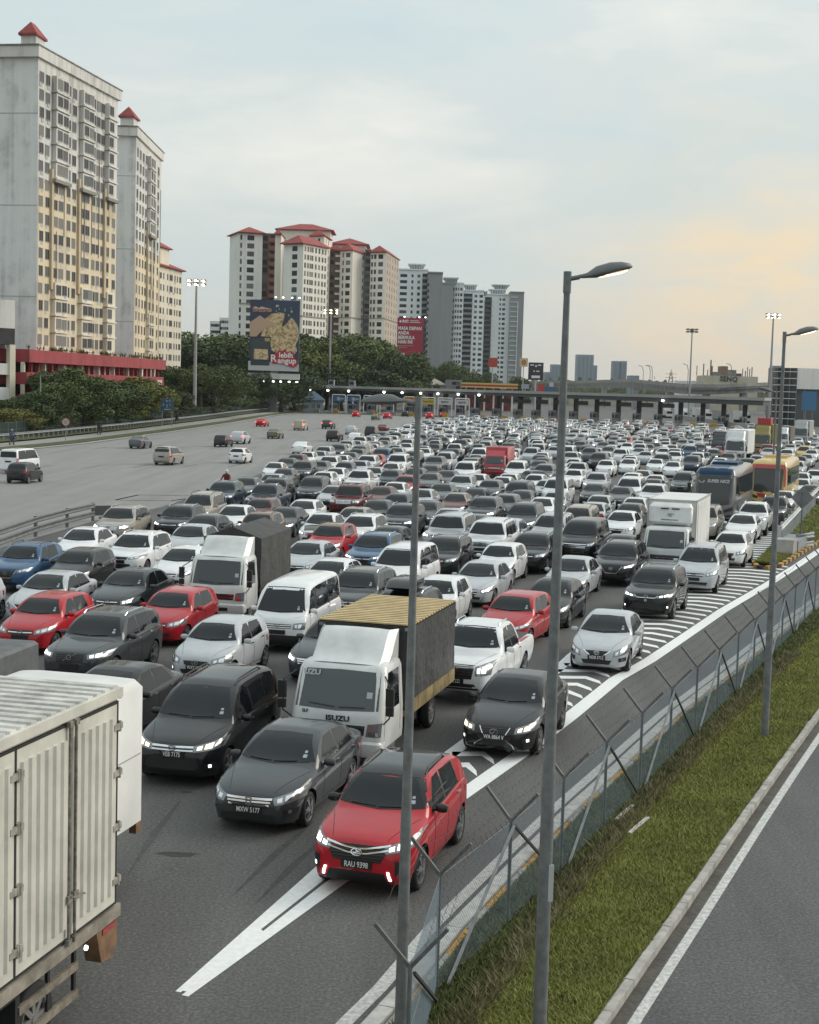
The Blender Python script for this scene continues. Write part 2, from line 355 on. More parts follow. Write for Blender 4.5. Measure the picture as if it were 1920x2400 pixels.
# ------------------------------------------------------------------ painted lines
def paint(name, a, b, m=ROADPAINT, z=.004, sub=None): return struct(name, strip(a, b, z), m)
def lineband(name, pl, w, m=ROADPAINT, z=.004):
    if isinstance(w, list):
        w = w+[w[-1]]*(len(pl)-len(w)); lo = [offset(pl, -w[i]/2)[i] for i in range(len(pl))]; hi = [offset(pl, w[i]/2)[i] for i in range(len(pl))]; return paint(name, lo, hi, m, z)
    return paint(name, offset(pl, -w/2), offset(pl, w/2), m, z)
lineband('side_road_line', offset(SIDE[:11], .44), .15, OLDPAINT, .010)
lineband('kerbside_line', offset([p for p in KERB if p[1] < 130], -.24), .20, OLDPAINT)
GL = [(-2.83, 18.66), (-1.37, 23.23), (.88, 31.16), (1.5, 32.97), (4.41, 41.97), (5.02, 44.1), (8.41, 54.97), (13.73, 71.48), (22.03, 96.44), (29.14, 118)]
GR = [(-2.72, 18.53), (-1.05, 22.96), (1.19, 28.4), (2.72, 32.16), (4.11, 35.79), (5.85, 40.56), (7.26, 43.61), (8.82, 47.37), (11.68, 54.32), (15.3, 62.47), (18.55, 70.05), (21.48, 77.08), (30, 96), (44, 126)]
lineband('gore_line_left', GL, [.08, .34])
lineband('gore_line_right', GR, [.10, .30, .36, .40], ROADPAINT, .008)
gf_ = MB(); gf_.add([(-2.80, 18.70, .0045), (-2.66, 18.66, .0045), (-1.86, 20.75, .0045), (-2.05, 21.05, .0045)], [(0, 1, 2, 3)]); struct('gore_tip', gf_, ROADPAINT)
gore = thing('gore_stripes', 'white chevron stripes painted across the gore', 'road marking')
def gl(Y): return sample(GL, Y)
def gr(Y): return sample(GR, Y)
Y = 24.3; k = 0
while Y < 118:
    rY = Y
    # each stripe: level from the left line to the ridge, then falling to the right line
    xr = gr(rY-.9); yl = Y+.15
    xl = gl(yl); wdt = xr-xl
    if Y > 70: xr = lerp(16.5, 33, (Y-69.5)/42) if Y < 112 else 36; wdt = xr-xl
    if wdt > .9:
        ridge = (xl+wdt*.72, yl+.10) if Y < 70 else (xr-.05, yl+.1); end = (xr-.05, rY-.9+.45) if Y < 70 else (xr-.02, yl+.1)
        t = .40 if Y < 70 else .46; mb = MB()
        mb.grid([[(xl+.1, yl, .004), (ridge[0], ridge[1], .004), (end[0], end[1], .004)], [(xl+.1, yl+t, .004), (ridge[0]+.08, ridge[1]+t, .004), (end[0], end[1]+t*1.15, .004)]])
        inst('stripe', mb.mesh('stripe', ROADPAINT), gore)
    Y += 1.0 if Y < 60 else 1.15; k += 1
# faint box painted on the open carriageway
bx = [gp(270, 1172), gp(325, 1160), gp(480, 1163), gp(400, 1174)]
for a, b in zip(bx, bx[1:]+bx[:1]): lineband('faded_box_line', [(a.x, a.y), (b.x, b.y)], .22, OLDPAINT)
# lane dashes in front of the toll roof and on the open side
for i in range(7):
    for j in range(3):
        y = 120+j*45+i*3; x = sample(LEFT, y)+5+i*3.6
        if x < -9: lineband('lane_dash', [(x, y), (x+.6, y+6)], .12, mat('ghost_paint', (.2, .2, .195), .85, noise=(4, .7, 1.2)))
rp = mat('tar_patch', (.035, .034, .034), .85, noise=(8, .7, 1.4))
for (px, py, w, h) in ((415, 2003, .42, .06), (437, 1857, .12, .03)):
    c = gp(px, py); mb = MB(); n = 14; mb.add([(c.x+w*math.cos(6.283*i/n)*rng.uniform(.5, 1.1), c.y+h*2.4*math.sin(6.283*i/n)*rng.uniform(.5, 1.1), .003) for i in range(n)], [tuple(range(n))]); struct('tar_patch', mb, rp)

sk = mat('tyre_mark', (.058, .057, .056), .8, noise=(5, .75, 1.35))
for a, b in (((545, 2100), (735, 1925)), ((600, 2118), (765, 1960)), ((300, 2050), (420, 1880))): p, q = gp(*a), gp(*b); lineband('tyre_mark', [(p.x, p.y), (lerp(p.x, q.x, .5)-.04, lerp(p.y, q.y, .5)), (q.x, q.y)], [.02, .15, .05], sk, .0025)
# ------------------------------------------------------------------ left verge bands, following the carriageway edge
LV = [p for p in LEFT if 40 <= p[1] <= 430]
for nm, a, b, m, z in (('left_drain', 0, -1.0, CONC, .06), ('left_grass_strip', -1.0, -3.4, TURF, .12), ('motorcycle_path', -3.4, -7.2, PATHM, .14), ('left_bank', -7.2, -12, TURF, .30), ('left_slope', -12, -40, TURF, .6)):
    struct(nm, strip(offset(LV, b), offset(LV, a), z), m)

# ------------------------------------------------------------------ grass blades on the verge
def blades(name, label, n, pick, hmin, hmax, m, seed):
    r = np.random.default_rng(seed); P = []
    pts = pick(r, n); n = len(pts); ang = r.uniform(0, 2*np.pi, n); h = r.uniform(hmin, hmax, n); w = r.uniform(.006, .012, n)*(1+pts[:, 1]/40); ln = r.uniform(.3, 1.5, n)*h; la = r.uniform(0, 2*np.pi, n)
    z0 = pts[:, 2]; dx, dy = np.cos(ang)*w, np.sin(ang)*w
    v = np.stack([np.stack([pts[:, 0]-dx, pts[:, 1]-dy, z0], 1), np.stack([pts[:, 0]+dx, pts[:, 1]+dy, z0], 1), np.stack([pts[:, 0]+np.cos(la)*ln, pts[:, 1]+np.sin(la)*ln, z0+h], 1)], 1).reshape(-1, 3)
    me = bpy.data.meshes.new(name); me.vertices.add(len(v)); me.vertices.foreach_set('co', v.ravel()); me.loops.add(len(v)); me.loops.foreach_set('vertex_index', np.arange(len(v))); me.polygons.add(n); me.polygons.foreach_set('loop_start', np.arange(n)*3); me.polygons.foreach_set('loop_total', np.full(n, 3)); me.update(); me.validate()
    me.materials.append(m); return tag(inst(name, me), label, 'grass', kind='stuff')
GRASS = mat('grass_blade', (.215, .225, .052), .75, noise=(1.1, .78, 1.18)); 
DRYG = mat('dry_grass', (.17, .145, .075), .85, noise=(2., .6, 1.3))
def pick_verge(lo, hi, ymax, zz=.075, pw=1.7):
    def f(r, n):
        y = 13+(ymax-13)*r.random(n)**pw; k = np.interp(y, [p[1] for p in KERB], [p[0] for p in KERB])+.42; s = np.interp(y, [p[1] for p in SIDE], [p[0] for p in SIDE])+.01
        t = lo+(hi-lo)*r.random(n); return np.stack([k+(s-k)*t, y, np.full(n, zz)], 1)
    return f
blades('grass', 'mown green grass on the strip between fence and side road', 240000, pick_verge(.33, 1, 75), .035, .10, GRASS, 1)
blades('fence_foot_grass', 'darker grass between kerb and fence', 60000, pick_verge(0, .34, 70), .04, .13, mat('dark_grass', (.11, .125, .038), .8, noise=(1.5, .6, 1.3)), 2)  # blades darker than on the mown strip
blades('dry_weeds', 'dry brown weeds along the foot of the fence', 13000, pick_verge(.27, .42, 45), .05, .20, DRYG, 3)
# ------------------------------------------------------------------ chain-link fence with Y arms and barbed wire
FP = [(.15, 15.64), (.53, 18.74)]+[(1.62+1.034*i, 21.24+2.54*i) for i in range(27)]
FH = 1.56; FZ = .075
BRACE = mat('dark_brace', (.03, .03, .03), .7); WIREM = mat('fence_wire', (.17, .215, .25), .5, .3); ARMM = mat('fence_arm', (.115, .12, .12), .65, .2, noise=(8, .8, 1.2)); POSTM = mat('fence_post', (.125, .15, .155), .6, .25, noise=(6, .8, 1.2))
fence = thing('chain_link_fence', 'tall chain-link fence with forked arms and barbed wire along the grass', 'fence', (FP[0][0], FP[0][1], 0))
FO = Vector((FP[0][0], FP[0][1], 0)); loc = lambda p: Vector(p)-FO
post = MB(); post.tube((0, 0, -.1), (0, 0, FH+.03), .028, .028, 10); postm = post.mesh('post', POSTM)
ARM = {}
for i, p in enumerate(FP):
    a = FP[max(0, i-1)]; b = FP[min(len(FP)-1, i+1)]; t = Vector((b[0]-a[0], b[1]-a[1], 0)).normalized(); nrm = Vector((t.y, -t.x, 0))
    rz = math.atan2(t.y, t.x); P = Vector((p[0], p[1], FZ)); po = inst('post', postm, fence, loc(P))
    for sg in (-1, 1):
        k = sg
        if k not in ARM:
            m = MB(); m.bar((0, 0, 0), (0, -sg*.40, .46), .043, .043, up=(1, 0, 0)); ARM[k] = m.mesh('arm', ARMM)
        inst('arm', ARM[k], fence, loc(P+Vector((0, 0, FH))), rz)
    if i % 2 == 0 or i == 0:
        for j, m_ in ((i-1, GALV), (i+1, BRACE)):
            if 0 <= j < len(FP):
                q = Vector((FP[j][0], FP[j][1], FZ)); e = P.lerp(q, .9); mb = MB(); mb.bar(loc(P+nrm*.05+Vector((0, 0, FH-.06))), loc(Vector((e.x, e.y, FZ))+nrm*.05), .036, .036); inst('brace', mb.mesh('brace', m_), fence)
# mesh panels: one per bay, real diagonal wires
for i in range(len(FP)-1):
    a, b = Vector((FP[i][0], FP[i][1], FZ+.04)), Vector((FP[i+1][0], FP[i+1][1], FZ+.04)); d = b-a; Lb = d.length; t = d/Lb; mb = MB(); pitch = .062 if i < 9 else (.09 if i < 16 else .14); wr = .0017 if i < 9 else (.0023 if i < 16 else .0033); h = FH-.06
    n = int((Lb+h)/pitch)
    for sg in (1, -1):
        for k in range(n):
            u0 = k*pitch-(h if sg > 0 else 0); z0, z1 = 0., h; u1 = u0+(h if sg > 0 else -h)
            if sg < 0: u0 = k*pitch; u1 = u0-h
            # clip to the bay
            lo, hi = (u0, u1) if u0 < u1 else (u1, u0)
            if hi <= 0 or lo >= Lb: continue
            def pt(u): 
                zz = (u-u0)/(u1-u0)*h; return a+t*u+Vector((0, 0, zz))
            p0, p1 = pt(max(0, lo)), pt(min(Lb, hi)); mb.tube(loc(p0), loc(p1), wr, wr, 3, cap=False)
    for zz in (.0, h*.5, h): mb.tube(loc(a+Vector((0, 0, zz))), loc(b+Vector((0, 0, zz))), .003, .003, 4)
    tag(inst('wire_mesh', mb.mesh('wire_mesh', WIREM), fence), kind='stuff')
# barbed wire: three strands on each arm
for sg in (-1, 1):
    for s in (.35, .66, .96):
        mb = MB()
        for i in range(len(FP)-1):
            def tip(j):
                a = FP[max(0, j-1)]; b = FP[min(len(FP)-1, j+1)]; t = Vector((b[0]-a[0], b[1]-a[1], 0)).normalized(); nrm = Vector((t.y, -t.x, 0)); return Vector((FP[j][0], FP[j][1], FZ+FH))+nrm*(sg*.40*s)+Vector((0, 0, .46*s+.02))
            a, b = tip(i), tip(i+1); prev = None; nseg = 14
            for k in range(nseg+1):
                u = k/nseg; q = a.lerp(b, u)+Vector((rng.uniform(-.012, .012), 0, -.07*math.sin(math.pi*u)+rng.uniform(-.012, .012)))
                if prev is not None:
                    mb.tube(loc(prev), loc(q), .0028, .0028, 3, cap=False)
                    if i < 14: mb.tube(loc(q+Vector((-.012, .012, .022))), loc(q+Vector((.012, -.012, -.022))), .0025, .0025, 3, cap=False)
                prev = q
        inst('barbed_wire', mb.mesh('barbed_wire', mat('rusty_wire', (.05, .045, .042), .7, .3)), fence)
# odd planks left in the grass
for (px, py, px2, py2, lab) in ((1475, 1953, 1519, 1916, 'white broken lath lying on the grass beside the fence'), (1445, 1921, 1484, 1887, 'thin white lath lying at the foot of the fence')):
    a, b = gp(px, py, .13), gp(px2, py2, .13); mb = MB(); mb.bar((0, 0, 0), b-a, .07, .03); tag(inst('wooden_lath', mb.mesh('wooden_lath', mat('white_lath', (.55, .54, .5), .8, noise=(8, .7, 1.1))), None, a), lab, 'lath')

# ------------------------------------------------------------------ lamp posts
def cobra_head(mb_h, mb_l, d, s=1., lift=1.):
    """lamp head along direction d (unit vector in the horizontal plane), built at the origin"""
    d = Vector(d); side = Vector((-d.y, d.x, 0)); rows = []; prof = [(0, .05, .05, 0), (.10, .065, .065, .01), (.16, .09, .075, .02), (.34, .15, .16, .07), (.62, .18, .18, .14), (.86, .165, .14, .20), (1.02, .11, .08, .235), (1.08, .03, .03, .245)]
    for (x, w, h, z) in prof:
        r = []; z *= lift
        for k in range(13):
            a = math.pi*2*k/12; r.append(d*(x*s)+side*(w*s*math.cos(a))+Vector((0, 0, (z+h*(math.sin(a) if math.sin(a) > 0 else .45*math.sin(a)))*s)))
        rows.append(r)
    mb_h.grid(rows); mb_h.f.append(tuple(range(12))); mb_h.m.append(0)
    rows = []
    for (x, w, z) in ((.40, .03, .03), (.48, .10, .048), (.66, .14, .085), (.84, .125, .128), (.98, .05, .185)):
        z = z-(1-lift)*.19*x
        rows.append([d*(x*s)+side*(w*s*q)+Vector((0, 0, (z-.03*(1-abs(q)))*s)) for q in (-1, -.5, 0, .5, 1)])
    mb_l.grid(rows)
def lamp_post(x, y, h, d, arm, label, r0=.095, r1=.058, lit=True, s=1., z0=.07, lift=1., lab=False):
    root = thing('lamp_post', label, 'lamp post', (x, y, z0), 0, 'street lamps along the fence')
    m = MB(); m.tube((0, 0, -.1), (0, 0, h*.36), r0, r0*.93, 14); inst('lower_pole', soft(m.mesh('lower_pole', POLE), 60), root)
    m = MB(); m.tube((0, 0, h*.36), (0, 0, h), r0*.86, r1, 14); inst('upper_pole', soft(m.mesh('upper_pole', POLE), 60), root)
    m = MB(); m.tube((0, 0, h-.22), (0, 0, h+.03), r1*1.3, r1*1.3, 12); c = inst('pole_cap', soft(m.mesh('pole_cap', POLE), 50), root)
    D = Vector(d).normalized(); m = MB(); m.tube(Vector((0, 0, h-.06)), Vector((0, 0, h-.03))+D*arm, r1*.75, r1*.75, 8); inst('arm', soft(m.mesh('arm', POLE), 50), root)
    mh, ml = MB(), MB(); cobra_head(mh, ml, D, s, lift); hm = soft(fixn(mh.mesh('lamp_head', mat('lamp_casing', (.14, .145, .15), .5, .3))), 50); ho = inst('lamp_head', hm, root, Vector((0, 0, h-.03))+D*arm)
    inst('lamp_lens', soft(ml.mesh('lamp_lens', mat('lamp_lens_lit', (.9, .8, .7), .3, emit=(1, .72, .45), estr=2.6) if lit else mat('lamp_lens_dark', (.2, .2, .2), .2))), ho)
    if not lab: return root
    m = MB(); m.b2(-.035, .035, -.012, .012, 1.75, 2.2); m.v = [(v[0]+r0*.72, v[1]-r0*.72, v[2]) for v in m.v]; inst('inspection_label', m.mesh('inspection_label', mat('label_pale', (.45, .46, .44), .7)), root)
    return root
b1 = gp(937, 2440); lamp_post(b1.x, b1.y, 7.72, (-1, .05, 0), .13, 'lamp post with dark unlit head reaching left over the motorway', lit=False, s=.50, lift=-.15, r0=.072, r1=.034)
b2 = gp(1263, 2450); lamp_post(b2.x, b2.y, 9.22, (1, .12, 0), .14, 'tallest lamp post in front, lit head reaching right', s=.58, r0=.086, r1=.036, lab=True)
b3 = gp(1792, 1735); lamp_post(b3.x, b3.y, 9.32, (1, .12, 0), .14, 'lit lamp post in the grass near the right edge', s=.60, r0=.085, r1=.034)
b4 = Vector((24.4, 99, 0)); lamp_post(xat(1820, 125), 125, 8.35, (-1, .05, 0), .2, 'further lamp post behind the right one, head reaching left', lit=False, s=1.25, r0=.11, r1=.06)
# ------------------------------------------------------------------ trees: tapered trunk, limbs, crown of leaf sprays
def leafmat(name, col): 
    m = mat(name, col, .8, noise=(.9, .5, 1.5)); t = m.node_tree; b = t.nodes['Principled BSDF']; oi = t.nodes.new('ShaderNodeObjectInfo'); src = b.inputs['Base Color'].links[0].from_socket
    t.links.new(mixc(t, 1.0, src, ramp(t, oi.outputs['Random'], [(0, (.62, .70, .75)), (.5, (1, 1, .95)), (1, (1.4, 1.25, .9))]), 'MULTIPLY'), b.inputs['Base Color']); return m
LEAF = [leafmat('leaf_deep', (.060, .090, .030)), leafmat('leaf_mid', (.085, .115, .032)), leafmat('leaf_olive', (.120, .128, .034))]
BARK = mat('bark', (.10, .08, .06), .9, noise=(3, .6, 1.3))
TREES = {}
def tree_mesh(kind, seed):
    k = (kind, seed)
    if k in TREES: return TREES[k]
    r = np.random.default_rng(seed); mb = MB(); H = 1.0
    spread, base, nl = {'round': (.50, .16, 13), 'wide': (.72, .30, 15), 'tall': (.36, .16, 14), 'bush': (.62, .02, 11), 'palm': (.4, .7, 0)}[kind]
    mb.tube((0, 0, -.03), (0, 0, base+.18), .035, .022, 8); tips = []
    if kind == 'palm':
        mb.tube((0, 0, base), (0, 0, .82), .022, .018, 7)
        lv = []; 
        for i in range(26):
            a = r.uniform(0, 6.28); e = r.uniform(-.5, 1.1); prev = Vector((0, 0, .83)); d = Vector((math.cos(a)*math.cos(e), math.sin(a)*math.cos(e), math.sin(e)))
            for q in range(7):
                d.z -= .17; n_ = prev+d.normalized()*.055; s = Vector((-math.sin(a), math.cos(a), 0))*.035*(1-abs(q-3)/5); lv.append((prev-s, prev+s, n_+s*.8, n_-s*.8)); prev = n_
        lm = MB()
        for q in lv: lm.add(q, [(0, 1, 2, 3)])
    else:
        cs = []
        for i in range(nl):
            a = 6.283*i/nl+r.uniform(-.4, .4); z = r.uniform(base+.1, .86); rad = spread*(1-abs((z-.55)/.62)**2)*r.uniform(.45, .92)
            tip = Vector((math.cos(a)*rad, math.sin(a)*rad, z)); st = Vector((0, 0, min(base+.16, z*.62))); mid = st.lerp(tip, .5)+Vector((0, 0, -.02)); mb.tube(st, mid, .014, .010, 5); mb.tube(mid, tip, .010, .004, 5); cs.append((tip, r.uniform(.13, .22)))
        cs.append((Vector((0, 0, .86)), .17)); cs.append((Vector((r.uniform(-.1, .1), r.uniform(-.1, .1), .66)), .26))
        for _ in range(nl): a = r.uniform(0, 6.28); z = r.uniform(base+.06, .93); rad = spread*max(.1, 1-abs((z-.55)/.6)**2)*r.uniform(.5, 1.0); cs.append((Vector((math.cos(a)*rad, math.sin(a)*rad, z)), r.uniform(.07, .15)))
        lm = MB(); P = []
        for c, rr in cs:
            n = int(330*(rr/.16)**2)
            u = r.normal(size=(n, 3)); u /= np.linalg.norm(u, axis=1)[:, None]; q = rr*(r.uniform(.45, 1.06, n)**.6)[:, None]; pts = np.array(c)[None, :]+u*q*np.array([1, 1, .78])
            for p, nn in zip(pts, u):
                s = r.uniform(.013, .027); t1 = r.normal(size=3)+nn*.2; t1 /= np.linalg.norm(t1); t2 = np.cross(t1, nn+r.normal(size=3)*.7); t2 /= np.linalg.norm(t2)+1e-9
                P.append((p-t1*s, p+t2*s*.6, p+t1*s, p-t2*s*.6))
        V = np.array(P).reshape(-1, 3); lm.v = V.tolist(); lm.f = [(4*i, 4*i+1, 4*i+2, 4*i+3) for i in range(len(P))]; lm.m = [0]*len(P)
    TREES[k] = (mb.mesh('trunk', BARK, True), [lm.mesh('crown', m) for m in LEAF]); return TREES[k]
def tree(kind, px, topy, Y, w, label, tone=1, seed=None, z0=.5, grp='trees along the open carriageway', name=None):
    while px < 640 and xat(px, Y) > sample(LEFT, Y)-12.5 and Y < 429: Y += 2
    x = xat(px, Y); H = zat(px, topy, Y)-z0; seed = seed or rng.randrange(1, 4); tr, cr = tree_mesh(kind, seed); sw = {'round': .50, 'wide': .72, 'tall': .36, 'bush': .62, 'palm': .4}[kind]
    o = thing(name or {'palm': 'palm_tree', 'bush': 'shrub'}.get(kind, 'tree'), label, 'tree' if kind != 'bush' else 'shrub', (x, Y, z0), rng.uniform(0, 6.28), grp); s = w/(2*sw); o.scale = (s, s, H)
    inst('trunk', tr, o); inst('crown', cr[tone], o); return o
# belt in front of the red podium
for i, (px, ty, Y, w, kd, tn, lab) in enumerate([
 (18, 968, 190, 8, 'round', 2, 'low olive tree at the far left edge before the car park'), (75, 930, 196, 9, 'round', 1, 'bushy tree behind the left lamp post'), (120, 905, 205, 9, 'round', 1, 'rounded tree hiding the podium letters at left'),
 (165, 872, 212, 12, 'round', 1, 'tallest crown before the red podium'), (215, 893, 222, 10, 'round', 0, 'dark tree right of the tallest podium tree'), (255, 902, 232, 10, 'tall', 0, 'dark upright tree at the thin lamp post'), (290, 905, 240, 10, 'round', 1, 'loose tree below the podium right end'),
 (325, 893, 250, 10, 'tall', 2, 'sparse olive tree before the cream block'), (358, 900, 258, 9, 'wide', 2, 'feathery olive tree behind the blue sign'), (395, 925, 268, 10, 'round', 0, 'low dark tree between blue sign and floodlight mast'),
 (40, 1000, 182, 7, 'bush', 2, 'low olive scrub at the left fence'), (110, 985, 190, 8, 'bush', 1, 'dense scrub left of the round sign'), (180, 975, 200, 8, 'bush', 0, 'dark scrub right of the round sign'), (245, 968, 215, 9, 'bush', 0, 'scrub below the dark upright tree'), (310, 960, 232, 9, 'bush', 1, 'scrub left of the blue sign'), (365, 955, 250, 8, 'bush', 1, 'scrub right behind the blue sign'),
 (425, 940, 285, 9, 'bush', 0, 'low scrub behind the floodlight mast foot'), (480, 938, 305, 10, 'bush', 1, 'low scrub under the rain tree'), (520, 935, 325, 9, 'bush', 0, 'low scrub right of the rain tree'), (555, 932, 345, 9, 'bush', 1, 'low scrub left of the billboard base'), (600, 930, 385, 9, 'bush', 0, 'dark scrub behind the path bend'), (685, 932, 410, 10, 'bush', 0, 'dark scrub left of the guardhouse'),
 # behind the mast
 (470, 858, 310, 22, 'wide', 1, 'broad spreading rain tree right of the floodlight mast'), (512, 868, 330, 11, 'wide', 0, 'spreading tree before the billboard pole'), (430, 870, 330, 14, 'round', 0, 'dark tree behind the floodlight mast'),
 (440, 800, 430, 24, 'round', 0, 'tall dark tree above the rain tree'), (500, 785, 450, 26, 'round', 1, 'tall tree left of the billboard'), (555, 790, 440, 24, 'tall', 0, 'tall dark tree touching the billboard'), (615, 815, 430, 24, 'round', 0, 'dark tree behind the billboard pole'), (660, 860, 400, 18, 'round', 0, 'dark tree right of the billboard pole'), (572, 905, 380, 9, 'bush', 0, 'shadowy undergrowth left of the billboard pole'),
 (715, 800, 450, 26, 'round', 1, 'tall tree right of the billboard'), (770, 790, 470, 28, 'round', 0, 'tall dark tree left of the second mast'), (820, 785, 480, 28, 'round', 1, 'tall tree right of the second mast'), (875, 800, 490, 26, 'round', 0, 'dark tree before the white condominium'), (925, 830, 500, 24, 'round', 1, 'tree below the red billboard'), (960, 850, 505, 18, 'wide', 0, 'dark low tree right of the red billboard'), (690, 880, 430, 16, 'round', 0, 'dark tree behind the blue guardhouse'), (745, 870, 445, 18, 'round', 0, 'dark tree above the guardhouse roof'), (800, 868, 455, 20, 'round', 1, 'mid green tree above the toll roof'), (860, 870, 460, 20, 'round', 0, 'dark tree above the blue toll signs'), (915, 880, 465, 18, 'round', 1, 'tree left of the pale house'),
 (1050, 852, 640, 16, 'round', 0, 'dark tree before the grey condominium'), (1110, 875, 600, 22, 'wide', 0, 'low dark tree left of the red sign'), (1075, 870, 640, 14, 'round', 0, 'tree behind the pale house roof'), (1217, 888, 620, 8, 'tall', 0, 'small dark tree under the shell sign')]):
    tree(kd, px, ty-(12 if i < 16 else (0 if i < 22 else 6)), Y, w*1.12, lab, tn, seed=1+i % 3)
for px, ty, Y, lab in ((535, 772, 470, 'palm tree above the trees left of the billboard'), (560, 785, 465, 'palm tree touching the billboard edge'), (988, 858, 500, 'palm tree under the red billboard')):
    tree('palm', px, ty, Y, 9, lab, 1, seed=1)
# far green belt on the horizon
fb = MB(); r_ = np.random.default_rng(5); P = []
for i in range(9000):
    px = r_.uniform(930, 1920); Yv = r_.uniform(1500, 2400); z = abs(r_.normal(0, 1))*7+2; x = xat(px, Yv); s = r_.uniform(1.2, 3.0); a = r_.uniform(0, 3.14); c, d = math.cos(a)*s, math.sin(a)*s; P.append(((x-c, Yv-d, z-s), (x+c, Yv+d, z-s*.6), (x+c*.7, Yv+d*.5, z+s), (x-c*.8, Yv, z+s*.7)))
for q in P: fb.add(q, [(0, 1, 2, 3)])
tag(inst('distant_woodland', fb.mesh('distant_woodland', LEAF[0])), 'hazy belt of far trees along the horizon', 'woodland', kind='stuff')
# ------------------------------------------------------------------ buildings
def stucco(name, col, sc=.12, lo=.72, hi=1.1, streak=True):
    m = mat(name, col, .9); t = m.node_tree; b = t.nodes['Principled BSDF']; g = t.nodes.new('ShaderNodeNewGeometry')
    n = N(t, 'ShaderNodeTexNoise', i_Scale=sc, i_Detail=6.0, i_Roughness=.65); t.links.new(g.outputs['Position'], n.inputs['Vector'])
    mp = N(t, 'ShaderNodeMapping'); mp.inputs['Scale'].default_value = (1.2, 1.2, .05); t.links.new(g.outputs['Position'], mp.inputs[0])
    n2 = N(t, 'ShaderNodeTexNoise', i_Scale=.8, i_Detail=5.0); t.links.new(mp.outputs[0], n2.inputs['Vector'])
    f = mathn(t, 'ADD', mathn(t, 'MULTIPLY', n.outputs[0], .55), mathn(t, 'MULTIPLY', n2.outputs[0], .45)); k = ramp(t, f, [(.36, (lo,)*3), (.5, (1,)*3), (.66, (hi,)*3)]); t.links.new(mixc(t, 1., tuple(col), k, 'MULTIPLY'), b.inputs['Base Color']); return m
PLASTER = stucco('stained_plaster', (.62, .605, .57), .10, .62, 1.10); GREYW = stucco('bare_cement', (.70, .705, .69), .22, .62, 1.10); YELW = stucco('yellow_wash', (.64, .545, .385), .10, .72, 1.12); TANW = stucco('tan_strip', (.52, .42, .28), .2, .75, 1.1); CREAMW = stucco('cream_wall', (.68, .62, .50), .1, .8, 1.1); REDW = stucco('faded_red', (.30, .055, .06), .3, .7, 1.15)
WHITEW = stucco('white_wall', (.80, .78, .74), .06, .86, 1.08); WARMW = stucco('warm_white_wall', (.75, .705, .62), .06, .88, 1.06); BROWNW = stucco('brown_wall', (.20, .13, .11), .1, .85, 1.1); BRICKW = stucco('brick_red_wall', (.34, .14, .11), .1, .85, 1.1)
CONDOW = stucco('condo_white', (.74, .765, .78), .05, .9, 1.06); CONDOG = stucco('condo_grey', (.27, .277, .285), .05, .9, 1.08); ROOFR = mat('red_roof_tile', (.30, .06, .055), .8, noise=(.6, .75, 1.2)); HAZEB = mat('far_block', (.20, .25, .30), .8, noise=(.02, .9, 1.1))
PANE = mat('dark_pane', (.035, .038, .042), .45, spec=.2); PANE2 = mat('grey_pane', (.10, .105, .11), .5, spec=.2); PANE3 = mat('pale_blind', (.20, .195, .185), .7, spec=.2); FRAMEM = mat('window_frame', (.30, .29, .27), .7)
WIN = {}
def win_mesh(w, h, m, frame=True):
    k = (round(w, 2), round(h, 2), m.name, frame)
    if k not in WIN:
        mb = MB(); mb.b2(-w/2, w/2, -.06, .015, -h/2, h/2, 0)
        if frame:
            f = .06; mb.b2(-w/2-f, w/2+f, -.05, .06, -h/2-f*1.6, -h/2, 1); mb.b2(-w/2-f, w/2+f, -.05, .05, h/2, h/2+f, 1); mb.b2(-w/2-f, -w/2, -.05, .045, -h/2, h/2, 1); mb.b2(w/2, w/2+f, -.05, .045, -h/2, h/2, 1); mb.b2(-.025, .025, -.02, .03, -h/2, h/2, 1)
        WIN[k] = mb.mesh('window', [m, FRAMEM])
    return WIN[k]
class Face:
    """a vertical wall face from ground point a to b; outward normal to the right of a->b"""
    def __init__(s, a, b): s.a = Vector((a[0], a[1], 0)); s.b = Vector((b[0], b[1], 0)); s.t = (s.b-s.a).normalized(); s.n = Vector((s.t.y, -s.t.x, 0)); s.L = (s.b-s.a).length; s.rz = math.atan2(-s.t.y, -s.t.x)
    def p(s, u, z, off=0.): q = s.a+s.t*(u*s.L)+s.n*off; return Vector((q.x, q.y, z))
    def put(s, name, me, root, u, z, off=0.): o = inst(name, me, root, s.p(u, z, off)-root.location, s.rz); return o
    def slab(s, mb, u0, u1, z0, z1, d0, d1, mi=0, org=Vector((0, 0, 0))):
        vs = [s.p(u, z, d)-org for z in (z0, z1) for (u, d) in ((u0, d0), (u1, d0), (u1, d1), (u0, d1))]; mb.add(vs, [(0, 1, 2, 3), (7, 6, 5, 4), (4, 5, 1, 0), (5, 6, 2, 1), (6, 7, 3, 2), (7, 4, 0, 3)], mi)
def solid(poly, z0, z1, org):
    mb = MB(); mb.prism([(p[0]-org.x, p[1]-org.y) for p in poly], z0, z1, 'z'); return mb
def quadpoly(a, b, depth):
    """footprint behind face a->b"""
    f = Face(a, b); return [(f.a.x, f.a.y), (f.b.x, f.b.y), (f.b-f.n*depth).xy[:], (f.a-f.n*depth).xy[:]]
def part(name, mb, m, root, smooth=False): return inst(name, fixn(mb.mesh(name, m)), root)
def windows(root, F, us, zs, w, h, pal=(PANE, PANE2, PANE3), wts=(6, 3, 2), off=0., skip=0., frame=True, name='window'):
    for z in zs:
        for u in us:
            if skip and rng.random() < skip: continue
            ww = w
            if isinstance(u, tuple): u, ww = u
            F.put(name, win_mesh(ww, h, rng.choices(pal, wts)[0], frame), root, u, z, off)
